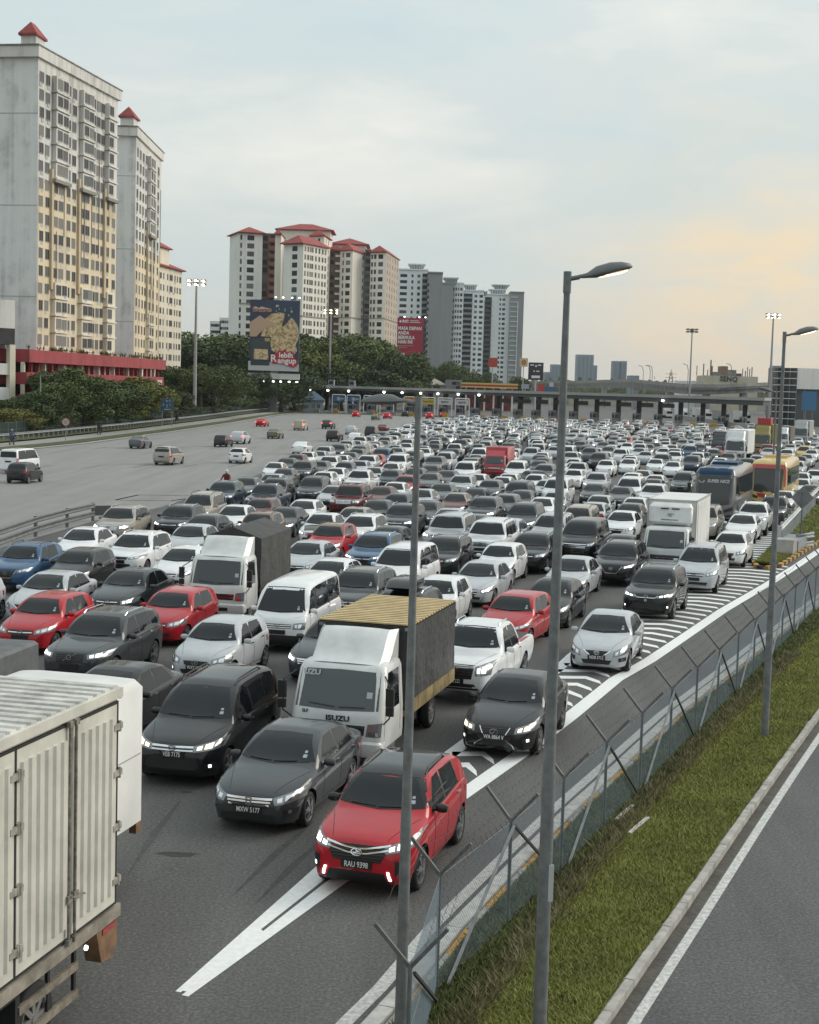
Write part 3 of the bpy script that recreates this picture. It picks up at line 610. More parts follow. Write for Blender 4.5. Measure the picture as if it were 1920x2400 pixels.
def hip_roof(root, poly, z, rise, over=.7, m=ROOFR, org=None, name='roof'):
    c = Vector((sum(p[0] for p in poly)/4, sum(p[1] for p in poly)/4)); org = root.location
    P = [Vector(p) for p in poly]; Q = []
    for p in P: d = (p-c); Q.append(p+d.normalized()*over*1.4)
    e01 = (P[1]-P[0]).length; e12 = (P[2]-P[1]).length
    if e01 >= e12: k = max(.02, .5-.5*e12/e01); r0 = (Q[0]+Q[3])/2; r1 = (Q[1]+Q[2])/2
    else: k = max(.02, .5-.5*e01/e12); r0 = (Q[0]+Q[1])/2; r1 = (Q[2]+Q[3])/2
    m0, m1 = r0.lerp(r1, .5-k), r0.lerp(r1, .5+k)
    V = [(q.x-org.x, q.y-org.y, z) for q in Q]+[(m0.x-org.x, m0.y-org.y, z+rise), (m1.x-org.x, m1.y-org.y, z+rise)]+[(q.x-org.x, q.y-org.y, z-.3) for q in Q]  # sheet seen between the ribs, much darker than they are
    fs = [(0, 1, 5, 4), (1, 2, 5), (2, 3, 4, 5), (3, 0, 4)] if e01 >= e12 else [(0, 1, 4), (1, 2, 5, 4), (2, 3, 5), (3, 0, 4, 5)]
    fs += [(0, 6, 7, 1), (1, 7, 8, 2), (2, 8, 9, 3), (3, 9, 6, 0), (9, 8, 7, 6)]
    mb = MB(); mb.add(V, fs); return part(name, mb, m, root)
AC = MB(); AC.b2(-.42, .42, 0, .35, -.28, .28); AC.lathe([(.20, .352), (.17, .356), (.001, .356)], 10, 'y', (-.12, 0, 0), 1); ACM = AC.mesh('air_conditioner', [mat('ac_white', (.42, .41, .39), .7), BLACK])

# ---- weathered slab tower with yellow wash (left)
def slab_tower(label, A, B, ztop, zbase, depth, ncol, bays, nf, end_poly=None, turret=None, cols=None, washz=(14, 40)):
    root = thing('apartment_tower', label, 'building', (A[0], A[1], 0)); F = Face(A, B); org = root.location; fh = (ztop-3.2-zbase)/nf
    part('wall', solid(quadpoly(A, B, depth), 0, ztop-1.6, org), PLASTER, root)
    E = Face((F.a-F.n*depth).xy[:], A); mb = MB(); E.slab(mb, .0, 1., zbase-6, ztop-1.6, 0, .05, org=org); part('end_wall', mb, GREYW, root)
    for y in range(3): mb = MB(); E.slab(mb, 0, 1, zbase+8+y*14, zbase+8.12+y*14, .05, .09, org=org); part('joint_line', mb, mat('cement_dark', (.40, .40, .395), .9), root)
    mb = MB(); F.slab(mb, 0.004, .996, washz[0], washz[1], 0, .06, org=org); part('yellow_wash', mb, YELW, root)
    mb = MB(); F.slab(mb, 0.05, .9, zbase-.5, washz[0]+5, .06, .09, org=org) if False else None
    # roof parapet and cornice
    mb = MB(); c = [(p[0], p[1]) for p in quadpoly(A, B, depth)]; cc = Vector((sum(p[0] for p in c)/4, sum(p[1] for p in c)/4)); big = [tuple(Vector(p)+(Vector(p)-cc).normalized()*1.0) for p in c]; mb.prism([(p[0]-org.x, p[1]-org.y) for p in big], ztop-1.7, ztop, 'z'); part('parapet', mb, PLASTER, root)
    mb = MB(); mb.prism([(p[0]-org.x, p[1]-org.y) for p in [tuple(Vector(p)+(Vector(p)-cc).normalized()*1.25) for p in c]], ztop-.02, ztop+.18, 'z'); part('coping', mb, mat('mouldy_coping', (.20, .19, .17), .9, noise=(.5, .5, 1.3)), root)
    if turret:
        tp = [Vector(p) for p in turret]; part('stair_turret', solid([p[:] for p in tp], ztop, ztop+2.2, org), PLASTER, root); hip_roof(root, [p[:] for p in tp], ztop+2.2, 2.0, .4)
    zs = [zbase+fh*(i+.55) for i in range(nf)]; us = cols or [(i+.5)/ncol for i in range(ncol)]
    for zi, z in enumerate(zs):
        for ui, u in enumerate(us):
            inb = any(a <= u <= b for a, b in bays); top = zi >= nf-6 or zi < 4
            off = .75 if inb and top else .06
            o = F.put('window', win_mesh(1.4 if not inb else 1.75, 1.5, rng.choices((PANE, PANE2, PANE3), (5, 4, 3))[0]), root, u+rng.uniform(-.004, .004), z+rng.uniform(-.06, .06), off)
            if rng.random() < .42: F.put('air_conditioner', ACM, root, min(.985, u+.35/F.L*rng.choice((-1, 1))), z-1.1, off+.02).rotation_euler = (0, 0, F.rz+math.pi)
    for a, b in bays:
        for zi, z in enumerate(zs):
            if zi >= nf-6 or zi < 4: mb = MB(); F.slab(mb, a-.01, b+.01, z-fh*.48, z+fh*.42, .05, .72, org=org); F.slab(mb, a-.018, b+.018, z-fh*.55, z-fh*.46, .05, .95, 0, org); part('bay', mb, PLASTER if zi >= nf-6 else CREAMW, root)
        mb = MB(); F.slab(mb, a-.035, a-.012, zs[3], zs[nf-6], .06, .45, org=org); part('pilaster', mb, TANW, root)
        mb = MB(); F.slab(mb, a-.03, b+.03, zs[nf-6]-fh*.75, zs[nf-6]-fh*.55, .05, 1.0, org=org); part('ledge', mb, mat('mouldy_ledge', (.26, .24, .21), .9), root)
    for i in range(9): u = rng.random(); z0 = zbase+rng.random()*25; mb = MB(); F.slab(mb, u, u+.004, z0, z0+rng.uniform(6, 20), .06, .14, org=org); part('drain_pipe', mb, mat('pipe_dark', (.16, .145, .12), .8), root)
    return root, F
A1, B1 = (-58.9, 232), (-53.3, 265)
slab_tower('tallest weathered slab tower with stained white top and yellow lower floors', A1, B1, 58.3, 12.2, 16, 13, [(.17, .30), (.50, .62), (.84, .93)], 16, turret=[(-62.0, 233.5), (-59.6, 233), (-59.2, 237), (-61.6, 237.5)], cols=[.035, .105, .20, .27, .355, .425, .53, .595, .675, .735, .795, .865, .955], washz=(12.2, 38))
A2, B2 = (xat(312, 291), 291), (xat(371, 322), 322)
slab_tower('second slab tower with red turret behind the tallest one', A2, B2, 56.3, 11, 14, 8, [(.45, .62)], 16, turret=[(A2[0]-3.2, 291.5), (A2[0]-.6, 291.2), (A2[0]-.4, 295), (A2[0]-3.0, 295.5)], cols=[.06, .17, .28, .38, .49, .58, .72, .88], washz=(11, 34))
# ---- third block with red hip roof
A3, B3 = (xat(366, 372), 372), (xat(423, 392), 392); r3 = thing('cream_apartment_block', 'cream apartment block with red hip roof right of the slab towers', 'building', (A3[0], A3[1], 0)); F3 = Face(A3, B3)
p3 = quadpoly(A3, B3, 14); part('wall', solid(p3, 0, 36.5, r3.location), CREAMW, r3); hip_roof(r3, p3, 36.6, 3.2, 1.0)
q3 = [tuple(Vector(p).lerp(Vector(p3[0]), .55)) for p in p3]; part('roof_room', solid(q3, 36.6, 41.2, r3.location), CREAMW, r3); hip_roof(r3, q3, 41.2, 2.2, .8)
windows(r3, F3, [(.10, 2.2), (.24, .8), (.40, .8), (.54, 2.4), (.70, .8), (.80, .8), (.92, 1.6)], [5+2.9*i for i in range(11)], 1.2, 1.4)
for i in range(16): F3.put('air_conditioner', ACM, r3, rng.random()*.9+.05, 4+2.9*rng.randrange(11), .1).rotation_euler = (0, 0, F3.rz+math.pi)
# ---- podium with red bands
AP, BP = (-56.3, 214), (-49.8, 293); pd = thing('red_podium', 'low car-park podium with faded red bands below the slab towers', 'building', (AP[0], AP[1], 0)); pd.location.z = -.8; FPd = Face(AP, BP); org = Vector((AP[0], AP[1], 0))
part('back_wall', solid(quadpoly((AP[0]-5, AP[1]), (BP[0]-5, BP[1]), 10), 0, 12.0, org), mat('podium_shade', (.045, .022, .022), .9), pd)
for z0, z1, d in ((10.7, 12.55, 1.0), (7.5, 9.25, .6), (4.3, 6.0, .6), (1.0, 2.8, .6)):
    mb = MB(); FPd.slab(mb, 0, 1, z0, z1, -5, d, org=org); part('red_band', mb, REDW, pd)
for z0, z1 in ((9.25, 10.7), (6.0, 7.5), (2.8, 4.3)):
    for i in range(26):
        mb = MB(); FPd.slab(mb, i/26, i/26+.0035, z0, z1, -.3, .3, org=org); part('column', mb, REDW if i % 3 else CREAMW, pd)
        if rng.random() < .3: mb = MB(); FPd.slab(mb, i/26+.004, i/26+.016, z0, z1, -2.5, -2.3, org=org); part('partition', mb, REDW, pd)
for u0, n_, z in ((.13, 6, 8.4), (.33, 2, 8.5), (.72, 2, 8.4), (.765, 6, 8.4), (.93, 4, 8.2), (.13, 6, 5.2)):
    for k in range(n_):
        mb = MB(); u = u0+k*.0135
        for q in range(3): FPd.slab(mb, u+q*.003, u+q*.003+.0022, z-.45+(.2 if (k+q) % 3 == 0 else 0), z+.45, .6, .66, org=org)
        FPd.slab(mb, u, u+.008, z+.25, z+.42, .6, .67, org=org); part('sign_letter', mb, WHITE, pd)
sw_ = []
for i in range(60):
    u = rng.random(); mb = MB(); p0 = FPd.p(u, 12.5, rng.uniform(-1, .8))-org
    for q in range(7): a = rng.uniform(0, 6.28); mb.add([p0+Vector((math.cos(a)*.1, math.sin(a)*.1, 0)), p0+Vector((math.cos(a)*rng.uniform(.2, .6), math.sin(a)*rng.uniform(.2, .6), rng.uniform(.3, 1.1))), p0+Vector((math.cos(a+.6)*.3, math.sin(a+.6)*.3, .4))], [(0, 1, 2)])
    inst('roof_weed', mb.mesh('roof_weed', LEAF[2]), pd)
# grey car park at far left
AC0, BC0 = (-66, 203), (-57.4, 213.2); cp = thing('grey_car_park', 'bare concrete car-park block at the left edge', 'building', (AC0[0], AC0[1], 0)); FC = Face(AC0, BC0); org = cp.location
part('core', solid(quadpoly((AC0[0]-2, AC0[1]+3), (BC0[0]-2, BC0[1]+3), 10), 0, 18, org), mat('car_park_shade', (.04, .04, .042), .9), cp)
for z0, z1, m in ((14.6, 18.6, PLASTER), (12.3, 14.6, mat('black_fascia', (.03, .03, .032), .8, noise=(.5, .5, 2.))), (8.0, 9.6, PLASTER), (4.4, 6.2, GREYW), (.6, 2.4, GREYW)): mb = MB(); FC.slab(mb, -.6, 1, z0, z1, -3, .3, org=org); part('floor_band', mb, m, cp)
for u in (.03, .5, .93): mb = MB(); FC.slab(mb, u, u+.07, 0, 12.3, -.4, .5, org=org); part('column', mb, CREAMW, cp)
windows(cp, FC, [(.1, 1.3), (.62, 2.0)], [16.6], 1.5, 1.5)
# ---- red-roofed condominium
cd = thing('red_roofed_condominium', 'white condominium with red hip roofs and brown recesses above the trees', 'building', at(760, 900, 560).xy.to_3d())
cd.location.z = 0; org = cd.location; fh = 2.95
def wing(xl, xr, eave, Yl, Yr, depth, wallm, cols, ww=1.6, hh=1.7, roof=True, rise=4., side=None, sidecols=(), sidem=None, floors=None, base=8, far=None):
    a, b = (xat(xl, Yl), Yl), (xat(xr, Yr), Yr); zt = (zat(xl, eave, Yl)+zat(xr, eave, Yr))/2; poly = quadpoly(a, b, depth); F = Face(a, b); rise *= .6
    if far: c = (xat(far[0], far[1]), far[1]); poly = [a, b, c, (a[0]+c[0]-b[0], a[1]+c[1]-b[1])]
    part('wing', solid(poly, 0, zt, org), wallm, cd)
    if roof: hip_roof(cd, poly, zt+.05, rise, 1.3)
    zs = []; z = zt-1.9
    while z > base: zs.append(z); z -= fh
    windows(cd, F, cols, zs, ww, hh, frame=False)
    for z in (zt-.2, zt-26, zt-38): 
        mb = MB(); F.slab(mb, 0, 1, z-.25, z+.15, 0, .35, org=org); part('string_course', mb, mat('course_grey', (.36, .34, .31), .9), cd)
    if side or sidecols:
        S = Face(b, poly[2]); mb = MB(); S.slab(mb, 0, 1, 0, zt, 0, .04, org=org); part('side_wall', mb, sidem or WARMW, cd); windows(cd, S, sidecols, zs, 1.2, hh, frame=False, off=.06)  # default warmer white paints warm sunlight onto the right-facing walls
        for z in (zt-26, zt-38): mb = MB(); S.slab(mb, 0, 1, z-.25, z+.15, 0.04, .35, org=org); part('string_course', mb, mat('course_grey', (.36, .34, .31), .9), cd)
    return F, zt, zs
wing(556, 609, 545, 553, 556, 16, WHITEW, [(.06, .7), (.48, 2.6)], 1.5, 1.8)
F_, zt_, zs_ = wing(606, 640, 546, 560, 560, 10, BROWNW, [(.25, 2.2)], 2.0, 1.9, roof=False)
for z in zs_: mb = MB(); F_.slab(mb, .55, 1, z-1.4, z+.1, .02, .9, org=org); part('balcony', mb, BRICKW, cd); F_.put('window', win_mesh(1.7, 1.2, PANE, False), cd, .78, z+.65, .1)
wing(638, 652, 548, 556, 556, 14, WARMW, [], roof=True, rise=3)
F_, zt_, zs_ = wing(650, 660, 560, 572, 572, 6, mat('dark_recess', (.03, .03, .032), .9), [], roof=False)
wing(659, 704, 570, 545, 540, 22, WHITEW, [(.57, 2.4)], 1.5, 1.8, rise=5.5, sidecols=(.08, .20, .30, .38, .52, .66, .80, .92), far=(760, 556))
wing(722, 752, 552, 572, 568, 20, WARMW, [(.2, 1.0), (.6, 1.0)], rise=4, sidecols=(.3, .7), far=(766, 584))
wing(646, 766, 538, 590, 590, 16, WARMW, [], rise=5)
F_, zt_, zs_ = wing(765, 791, 585, 588, 588, 16, BROWNW, [(.28, 1.2)], 1.6, 1.6, rise=3.5)
for z in zs_: mb = MB(); F_.slab(mb, .55, 1, z-.9, z-.1, .02, .9, org=org); part('balcony', mb, WHITEW, cd)
wing(790, 819, 586, 586, 582, 20, WHITEW, [(.25, .7), (.65, 2.2)], 1.5, 1.7, rise=4.5, sidecols=(.86,), sidem=WARMW, far=(847, 597))
wing(770, 850, 572, 606, 606, 14, WARMW, [], rise=5)
F_, zt_, zs_ = wing(848, 862, 583, 596, 596, 10, mat('grey_recess', (.20, .19, .18), .9), [(.5, 1.8)], roof=False)
wing(861, 897, 590, 594, 590, 24, WHITEW, [(.10, .8), (.30, 1.0), (.66, 2.2)], 1.5, 1.7, rise=4.5, far=(927, 625), sidecols=(.12, .3, .5, .7, .88), sidem=stucco('tan_side', (.44, .37, .30), .1, .85, 1.1))
mb = MB(); F9 = Face((xat(893, 585), 585), (xat(903, 586), 586)); F9.slab(mb, 0, 1, 0, 18, 0, 2, org=org); part('brick_base', mb, BRICKW, cd)
# low far white block left of it
lb = thing('far_white_block', 'small stepped white apartment block beyond the trees', 'building', (xat(520, 700), 700, 0))
for (xl, xr, ty) in ((490, 515, 752), (512, 540, 744), (538, 556, 732)): a, b = (xat(xl, 700), 700), (xat(xr, 700), 700); part('wing', solid(quadpoly(a, b, 12), 0, zat(xl, ty, 700), lb.location), CONDOW, lb); windows(lb, Face(a, b), [.15, .32, .5, .68, .85], [zat(xl, ty, 700)-2-3*i for i in range(7)], .9, 1.3, frame=False)
# ---- grey and white condominium slabs with flared crowns
def condo(label, xl, xr, top, Y, depth, m, cols, ww, crown=None, balc=None, fins=False, fh=3.0, sides=None):
    a, b = (xat(xl, Y), Y), (xat(xr, Y), Y); zt = zat((xl+xr)/2, top, Y); root = thing('condominium_tower', label, 'building', (a[0], a[1], 0)); org = root.location; F = Face(a, b); poly = quadpoly(a, b, depth)
    part('wall', solid(poly, 0, zt, org), m, root); zs = []; z = zt-3
    while z > 6: zs.append(z); z -= fh
    windows(root, F, cols, zs, ww, 1.5, frame=False)
    if sides: S = Face(b, poly[2]); windows(root, S, sides, zs, 1.4, 1.5, frame=False)
    if balc:
        for u0, u1, mm in balc:
            for z in zs:
                mb = MB(); F.slab(mb, u0, u1, z-1.5, z-.5, 0, 1.5, org=org); part('balcony', mb, mm, root)
                mb = MB(); F.slab(mb, u0, u1, z-.5, z+1.3, 0, .05, org=org); part('balcony_opening', mb, PANE, root)
    if fins:
        for z in zs: mb = MB(); F.slab(mb, 0.02, .55, z-.2, z+.15, 0, .5, org=org); part('ledge', mb, CONDOW, root)
        mb = MB(); F.slab(mb, .55, .60, 0, zt-6, 0, .9, org=org); part('fin', mb, CONDOW, root)
    mb = MB(); F.slab(mb, -.02, 1.02, zt-.2, zt+.5, -depth, .6, org=org); part('parapet', mb, m, root)
    if crown:
        for (cl, cr, cty, cby) in crown:
            x0, x1 = xat(cl, Y), xat(cr, Y); zc, zb = zat(cl, cty, Y), zat(cl, cby, Y); cx = (x0+x1)/2; hw = (x1-x0)/2; mb = MB(); V = []
            for (k, z) in ((.55, zb-2), (.62, lerp(zb, zc, .3)), (.80, lerp(zb, zc, .7)), (1., zc-.5), (1., zc)): V.append([(cx-hw*k-org.x, Y+2-org.y+5*(1-k), z), (cx+hw*k-org.x, Y+2-org.y+5*(1-k), z), (cx+hw*k-org.x, Y+14-org.y-5*(1-k), z), (cx-hw*k-org.x, Y+14-org.y-5*(1-k), z)])
            for r in V: mb.v += r
            for i in range(4):
                for j in range(4): q = (j+1) % 4; mb.f.append((i*4+j, i*4+q, (i+1)*4+q, (i+1)*4+j)); mb.m.append(0)
            mb.f.append((16, 17, 18, 19)); mb.m.append(0); mb.f.append((3, 2, 1, 0)); mb.m.append(0); c = part('flared_crown', mb, CONDOW, root)
            for i in range(6): t = (i+.5)/6; mb = MB(); mb.bar((lerp(x0, x1, t*.7+.15)-org.x, Y+3.2-org.y, zb+.5), (lerp(x0, x1, t)-org.x, Y+1.9-org.y, zc-.7), .5, .3); part('crown_rib', mb, CONDOG, c)
    return root
condo('white condominium nearest the red-roofed one, flared crown on top', 927, 995, 632, 750, 18, CONDOW, [(.18, 3.5), (.48, 1.0), (.70, 1.4)], 1.2, [(948, 990, 616, 634)], [(.82, 1.0, CONDOG)])
condo('grey windowless slab right of the red billboard', 995, 1030, 639, 742, 16, CONDOG, [(.06, .9)], .9)
condo('narrow grey slab with a flared crown', 1031, 1059, 664, 800, 16, CONDOG, [(.92, .9)], .9, [(1032, 1068, 648, 668)])
condo('narrow white slab with paired small windows', 1058, 1080, 664, 805, 16, CONDOW, [(.2, .8), (.45, .8), (.75, 1.2)], .8)
condo('balconied condominium with long dark balcony slots', 1079, 1127, 681, 850, 18, CONDOW, [(.62, 1.6), (.88, 2.0)], 1.2, [(1080, 1112, 665, 684), (1108, 1137, 680, 694)], [(.0, .45, CONDOG)])
condo('broad white condominium with dark bay windows and double crown', 1127, 1190, 690, 930, 20, CONDOW, [(.62, 1.0), (.75, 1.8)], 1.0, [(1139, 1180, 676, 692), (1146, 1188, 665, 678)], [(.04, .30, mat('bay_dark', (.06, .07, .08), .5))])
condo('grey end slab with white fins, last of the condominium row', 1189, 1221, 685, 925, 18, CONDOG, [], 1., None, None, True)
# ---- far hazy towers
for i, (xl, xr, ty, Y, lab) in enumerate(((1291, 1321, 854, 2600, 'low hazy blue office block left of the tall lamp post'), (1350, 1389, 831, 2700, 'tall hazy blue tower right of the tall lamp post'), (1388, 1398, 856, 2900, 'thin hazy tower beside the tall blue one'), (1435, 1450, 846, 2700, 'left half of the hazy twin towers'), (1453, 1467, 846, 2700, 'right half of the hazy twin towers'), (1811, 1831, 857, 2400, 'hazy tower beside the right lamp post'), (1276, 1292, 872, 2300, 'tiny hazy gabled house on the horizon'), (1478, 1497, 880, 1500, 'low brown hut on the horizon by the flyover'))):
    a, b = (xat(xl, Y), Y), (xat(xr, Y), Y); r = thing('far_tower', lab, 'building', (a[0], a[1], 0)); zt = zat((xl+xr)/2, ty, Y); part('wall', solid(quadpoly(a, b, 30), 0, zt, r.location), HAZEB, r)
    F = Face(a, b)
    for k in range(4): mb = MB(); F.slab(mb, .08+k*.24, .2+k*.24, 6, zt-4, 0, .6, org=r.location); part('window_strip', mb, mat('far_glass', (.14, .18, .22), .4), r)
# ---- curved flyover
fo = thing('flyover', 'curved concrete flyover crossing behind the toll roof', 'flyover', (xat(1600, 640), 640, 0)); org = fo.location
pts = [(1225, 893, 980), (1280, 893, 930), (1350, 892.5, 880), (1420, 890, 800), (1480, 888, 740), (1540, 894, 690), (1610, 900, 650), (1680, 901, 640), (1750, 898, 645), (1800, 896, 655), (1850, 894, 670), (1960, 890, 700)]
W3 = [at(*p) for p in pts]; mid = [W3[0]]
for a, b in zip(W3[:-1], W3[1:]): mid += [a.lerp(b, k/4) for k in range(1, 5)]
def sweep(d0, d1, z0, z1): 
    rows = []
    for p in mid: rows.append([(p.x-org.x, p.y+d0, p.z+z0), (p.x-org.x, p.y+d0, p.z+z1), (p.x-org.x, p.y+d1, p.z+z1), (p.x-org.x, p.y+d1, p.z+z0), (p.x-org.x, p.y+d0, p.z+z0)])
    mb = MB(); mb.grid(rows); mb.v = [(v[0], v[1]-org.y, v[2]) for v in mb.v]; return mb
CONCF = mat('flyover_concrete', (.30, .295, .28), .9, noise=(.25, .75, 1.12)); CONCD = mat('flyover_stained', (.22, .215, .205), .9, noise=(.3, .7, 1.15))
part('parapet', sweep(0, .4, -1.5, 0), CONCF, fo); part('deck', sweep(.5, 11, -2.4, -1.5), CONCD, fo); part('girder', sweep(1.8, 9, -4.3, -2.4), CONCD, fo)
for p in mid[2::5]: mb = MB(); mb.b2(p.x-org.x-1.3, p.x-org.x+1.3, p.y-org.y+3, p.y-org.y+7, 0, p.z-4.2); part('pier', mb, CONCF, fo)
for (px, Y, hh) in ((1507, 720, 9), (1523, 710, 9), (1528, 712, 9), (1612, 655, 9), (1714, 648, 9)):
    base = zat(px, 896, Y); root = thing('flyover_lamp', 'thin bent lamp at x on the flyover parapet'.replace(' at x', ' %s' % {1507: 'leftmost', 1523: 'second', 1528: 'third', 1612: 'fourth', 1714: 'rightmost'}[px]), 'lamp post', (xat(px, Y), Y+1, base-1)); m = MB(); m.path([(0, 0, 0), (0, 0, hh*.7), (-.6, 0, hh*.95), (-1.8, 0, hh)], .14, 6); inst('pole', m.mesh('pole', POLE), root); m = MB(); m.box((-2.1, 0, hh), (.9, .4, .2)); inst('lamp_head', m.mesh('lamp_head', BLACK), root)
# cream building with roof clutter behind the flyover
a, b = (xat(1648, 760), 760), (xat(1775, 760), 760); sq = thing('cream_showroom', 'cream building with dark sign letters and aerials behind the flyover', 'building', (a[0], a[1], 0)); org = sq.location; F = Face(a, b); zt = zat(1700, 881, 760)
part('wall', solid(quadpoly(a, b, 20), 0, zt, org), mat('showroom_cream', (.50, .46, .36), .9, noise=(.2, .85, 1.1)), sq)
lettering('sign_lettering', 'SENQ', 3.6, mat('sign_dark', (.05, .05, .055), .6), sq, face_matrix(F.p(.46, zt-1.6, .3)-org, -F.t if F.t.x < 0 else F.t, (0, 0, 1)), depth=.1, bold=.1)
for u, h_, w_ in ((.02, 6, .5), (.10, 3, .4), (.15, 8, .6), (.165, 5, .9), (.75, 4, .3), (.80, 3, .4), (.84, 5, .3), (.88, 4, .3), (.92, 5, .4), (-.1, 5, .3)): mb = MB(); F.slab(mb, u, u+w_/F.L, zt, zt+h_, -6, -5.2, org=org); part('aerial', mb, mat('aerial_grey', (.2, .2, .2), .8), sq)
for u0, u1, h_, m in ((.34, .46, 5, mat('hut_brown', (.22, .15, .10), .9)), (.20, .34, 2, CONCD), (.46, .62, 3.2, CONCD), (.62, .72, 1.5, mat('hut_dark', (.07, .07, .07), .9))): mb = MB(); F.slab(mb, u0, u1, zt, zt+h_, -12, -3, org=org); part('roof_hut', mb, m, sq)
a, b = (xat(1590, 780), 780), (xat(1650, 780), 780); r = thing('pale_sheds', 'pale low sheds left of the cream showroom', 'building', (a[0], a[1], 0)); part('wall', solid(quadpoly(a, b, 12), 0, zat(1620, 893, 780), r.location), CONDOW, r)
py = thing('pylon', 'far lattice pylon on the horizon', 'pylon', (xat(1571, 1600), 1600, 0)); mb = MB()
for sx, sy in ((-1, -1), (1, -1), (1, 1), (-1, 1)): mb.bar((sx*5, sy*5, 0), (sx*.6, sy*.6, 32), .5, .5)
for z in (22, 26, 30): mb.bar((-6, 0, z), (6, 0, z), .4, .4)
for z in range(3, 32, 4): k = 5-4.4*z/32; mb.bar((-k, -k, z), (k, -k, z+4), .3, .3); mb.bar((k, -k, z), (-k, -k, z+4), .3, .3)
part('lattice', mb, mat('pylon_grey', (.2, .21, .22), .7), py)
# ---- glass-fronted building and pale wall at the right edge
Yb = 420; gb = thing('glass_front_building', 'building with curved dark glass grid and pale blank wall at the right edge', 'building', (xat(1845, Yb), Yb, 0)); org = gb.location
cx, rad = xat(1866, Yb), xat(1866, Yb)-xat(1826, Yb); zt = zat(1850, 862, Yb); mb = MB(); n = 12
arc = [(cx-rad*math.cos(math.pi/2*k/n), Yb+rad*1.6-rad*1.6*math.sin(math.pi/2*k/n)) for k in range(n+1)]
mb.prism([(p[0]-org.x, p[1]-org.y) for p in arc+[(cx, Yb+14), (cx-rad, Yb+14)]], 0, zt, 'z'); part('glass_drum', mb, mat('drum_glass', (.02, .024, .028), .12), gb)
for z in np.arange(2, zt, 1.9): mb = MB(); mb.path([(p[0]-org.x-.05, p[1]-org.y-.1, z) for p in arc], .10, 5); inst('mullion', mb.mesh('mullion', CONDOW), gb)
for p in arc[::3]: mb = MB(); mb.tube((p[0]-org.x, p[1]-org.y-.1, 0), (p[0]-org.x, p[1]-org.y-.1, zt), .08, .08, 5); inst('mullion', mb.mesh('mullion', CONDOG), gb)
mb = MB(); mb.b2(cx-org.x, xat(1960, Yb)-org.x, 0, 14, zat(1890, 912, Yb), zt); part('blank_wall', mb, WHITEW, gb); mb = MB(); mb.b2(cx-org.x, xat(1960, Yb)-org.x, 1, 14, 0, zat(1890, 912, Yb)); part('lower_wall', mb, mat('lower_dark', (.10, .10, .105), .7), gb)
for i in range(5): mb = MB(); x = cx-org.x+i*2.5; mb.b2(x, x+.15, .8, 1.2, 0, zat(1890, 912, Yb)); part('post', mb, CONDOG, gb)
bs = thing('blue_signboard', 'plain blue signboard on posts at the right edge', 'sign', (xat(1898, 330), 330, 0)); mb = MB(); hw = (xat(1915, 330)-xat(1882, 330))/2; mb.b2(-hw, hw, 0, .3, zat(1898, 962, 330), zat(1898, 917, 330)); part('board', mb, mat('board_blue', (.05, .16, .29), .6), bs)
for sx in (-.5, .5): mb = MB(); mb.tube((sx*hw, .15, 0), (sx*hw, .15, zat(1898, 960, 330)), .12, .12, 8); part('post', mb, POLE, bs)
mb = MB(); mb.b2(-hw*.6, hw*.9, 0, .3, zat(1898, 917, 330), zat(1898, 914, 330)); part('top_rail', mb, BLACK, bs)
# right side of the toll: parked lorries, wall
for i, (px, Y, col) in enumerate(((1560, 500, TRUCKW), (1600, 480, CONDOW), (1650, 470, TRUCKW), (1690, 455, mat('far_lorry_grey', (.3, .3, .31), .7)), (1740, 450, TRUCKW), (1640, 520, WB if 'WB' in globals() else TRUCKW))):
    r = thing('parked_lorry', ['white', 'pale', 'second white', 'grey', 'third white', 'rear white'][i]+' lorry parked beyond the toll roof', 'lorry', (xat(px, Y), Y, 0), R(-75)); mb = MB(); mb.b2(-3, 2.2, -1.2, 1.2, .9, 3.6); part('cargo_box', mb, col, r); mb = MB(); mb.b2(2.4, 4.0, -1.1, 1.1, .6, 2.6); c = part('cab', mb, col, r); mb = MB(); mb.b2(3.9, 4.03, -1.0, 1.0, 1.5, 2.3); part('windscreen', mb, GLASS, r); mb = MB()
    for x in (-2, 3): mb.tube((x, -1.2, .5), (x, 1.2, .5), .5, .5, 12)
    part('axle', mb, RUBBER, r)
bw = thing('boundary_wall', 'low concrete wall beyond the right toll lanes', 'wall', (xat(1700, 420), 420, 0)); mb = MB(); p0, p1 = at(1600, 960, 480), at(1800, 985, 330); mb.bar(Vector((p0.x, p0.y, .6))-bw.location, Vector((p1.x, p1.y, .6))-bw.location, .4, 1.4); part('wall', mb, CONC, bw)

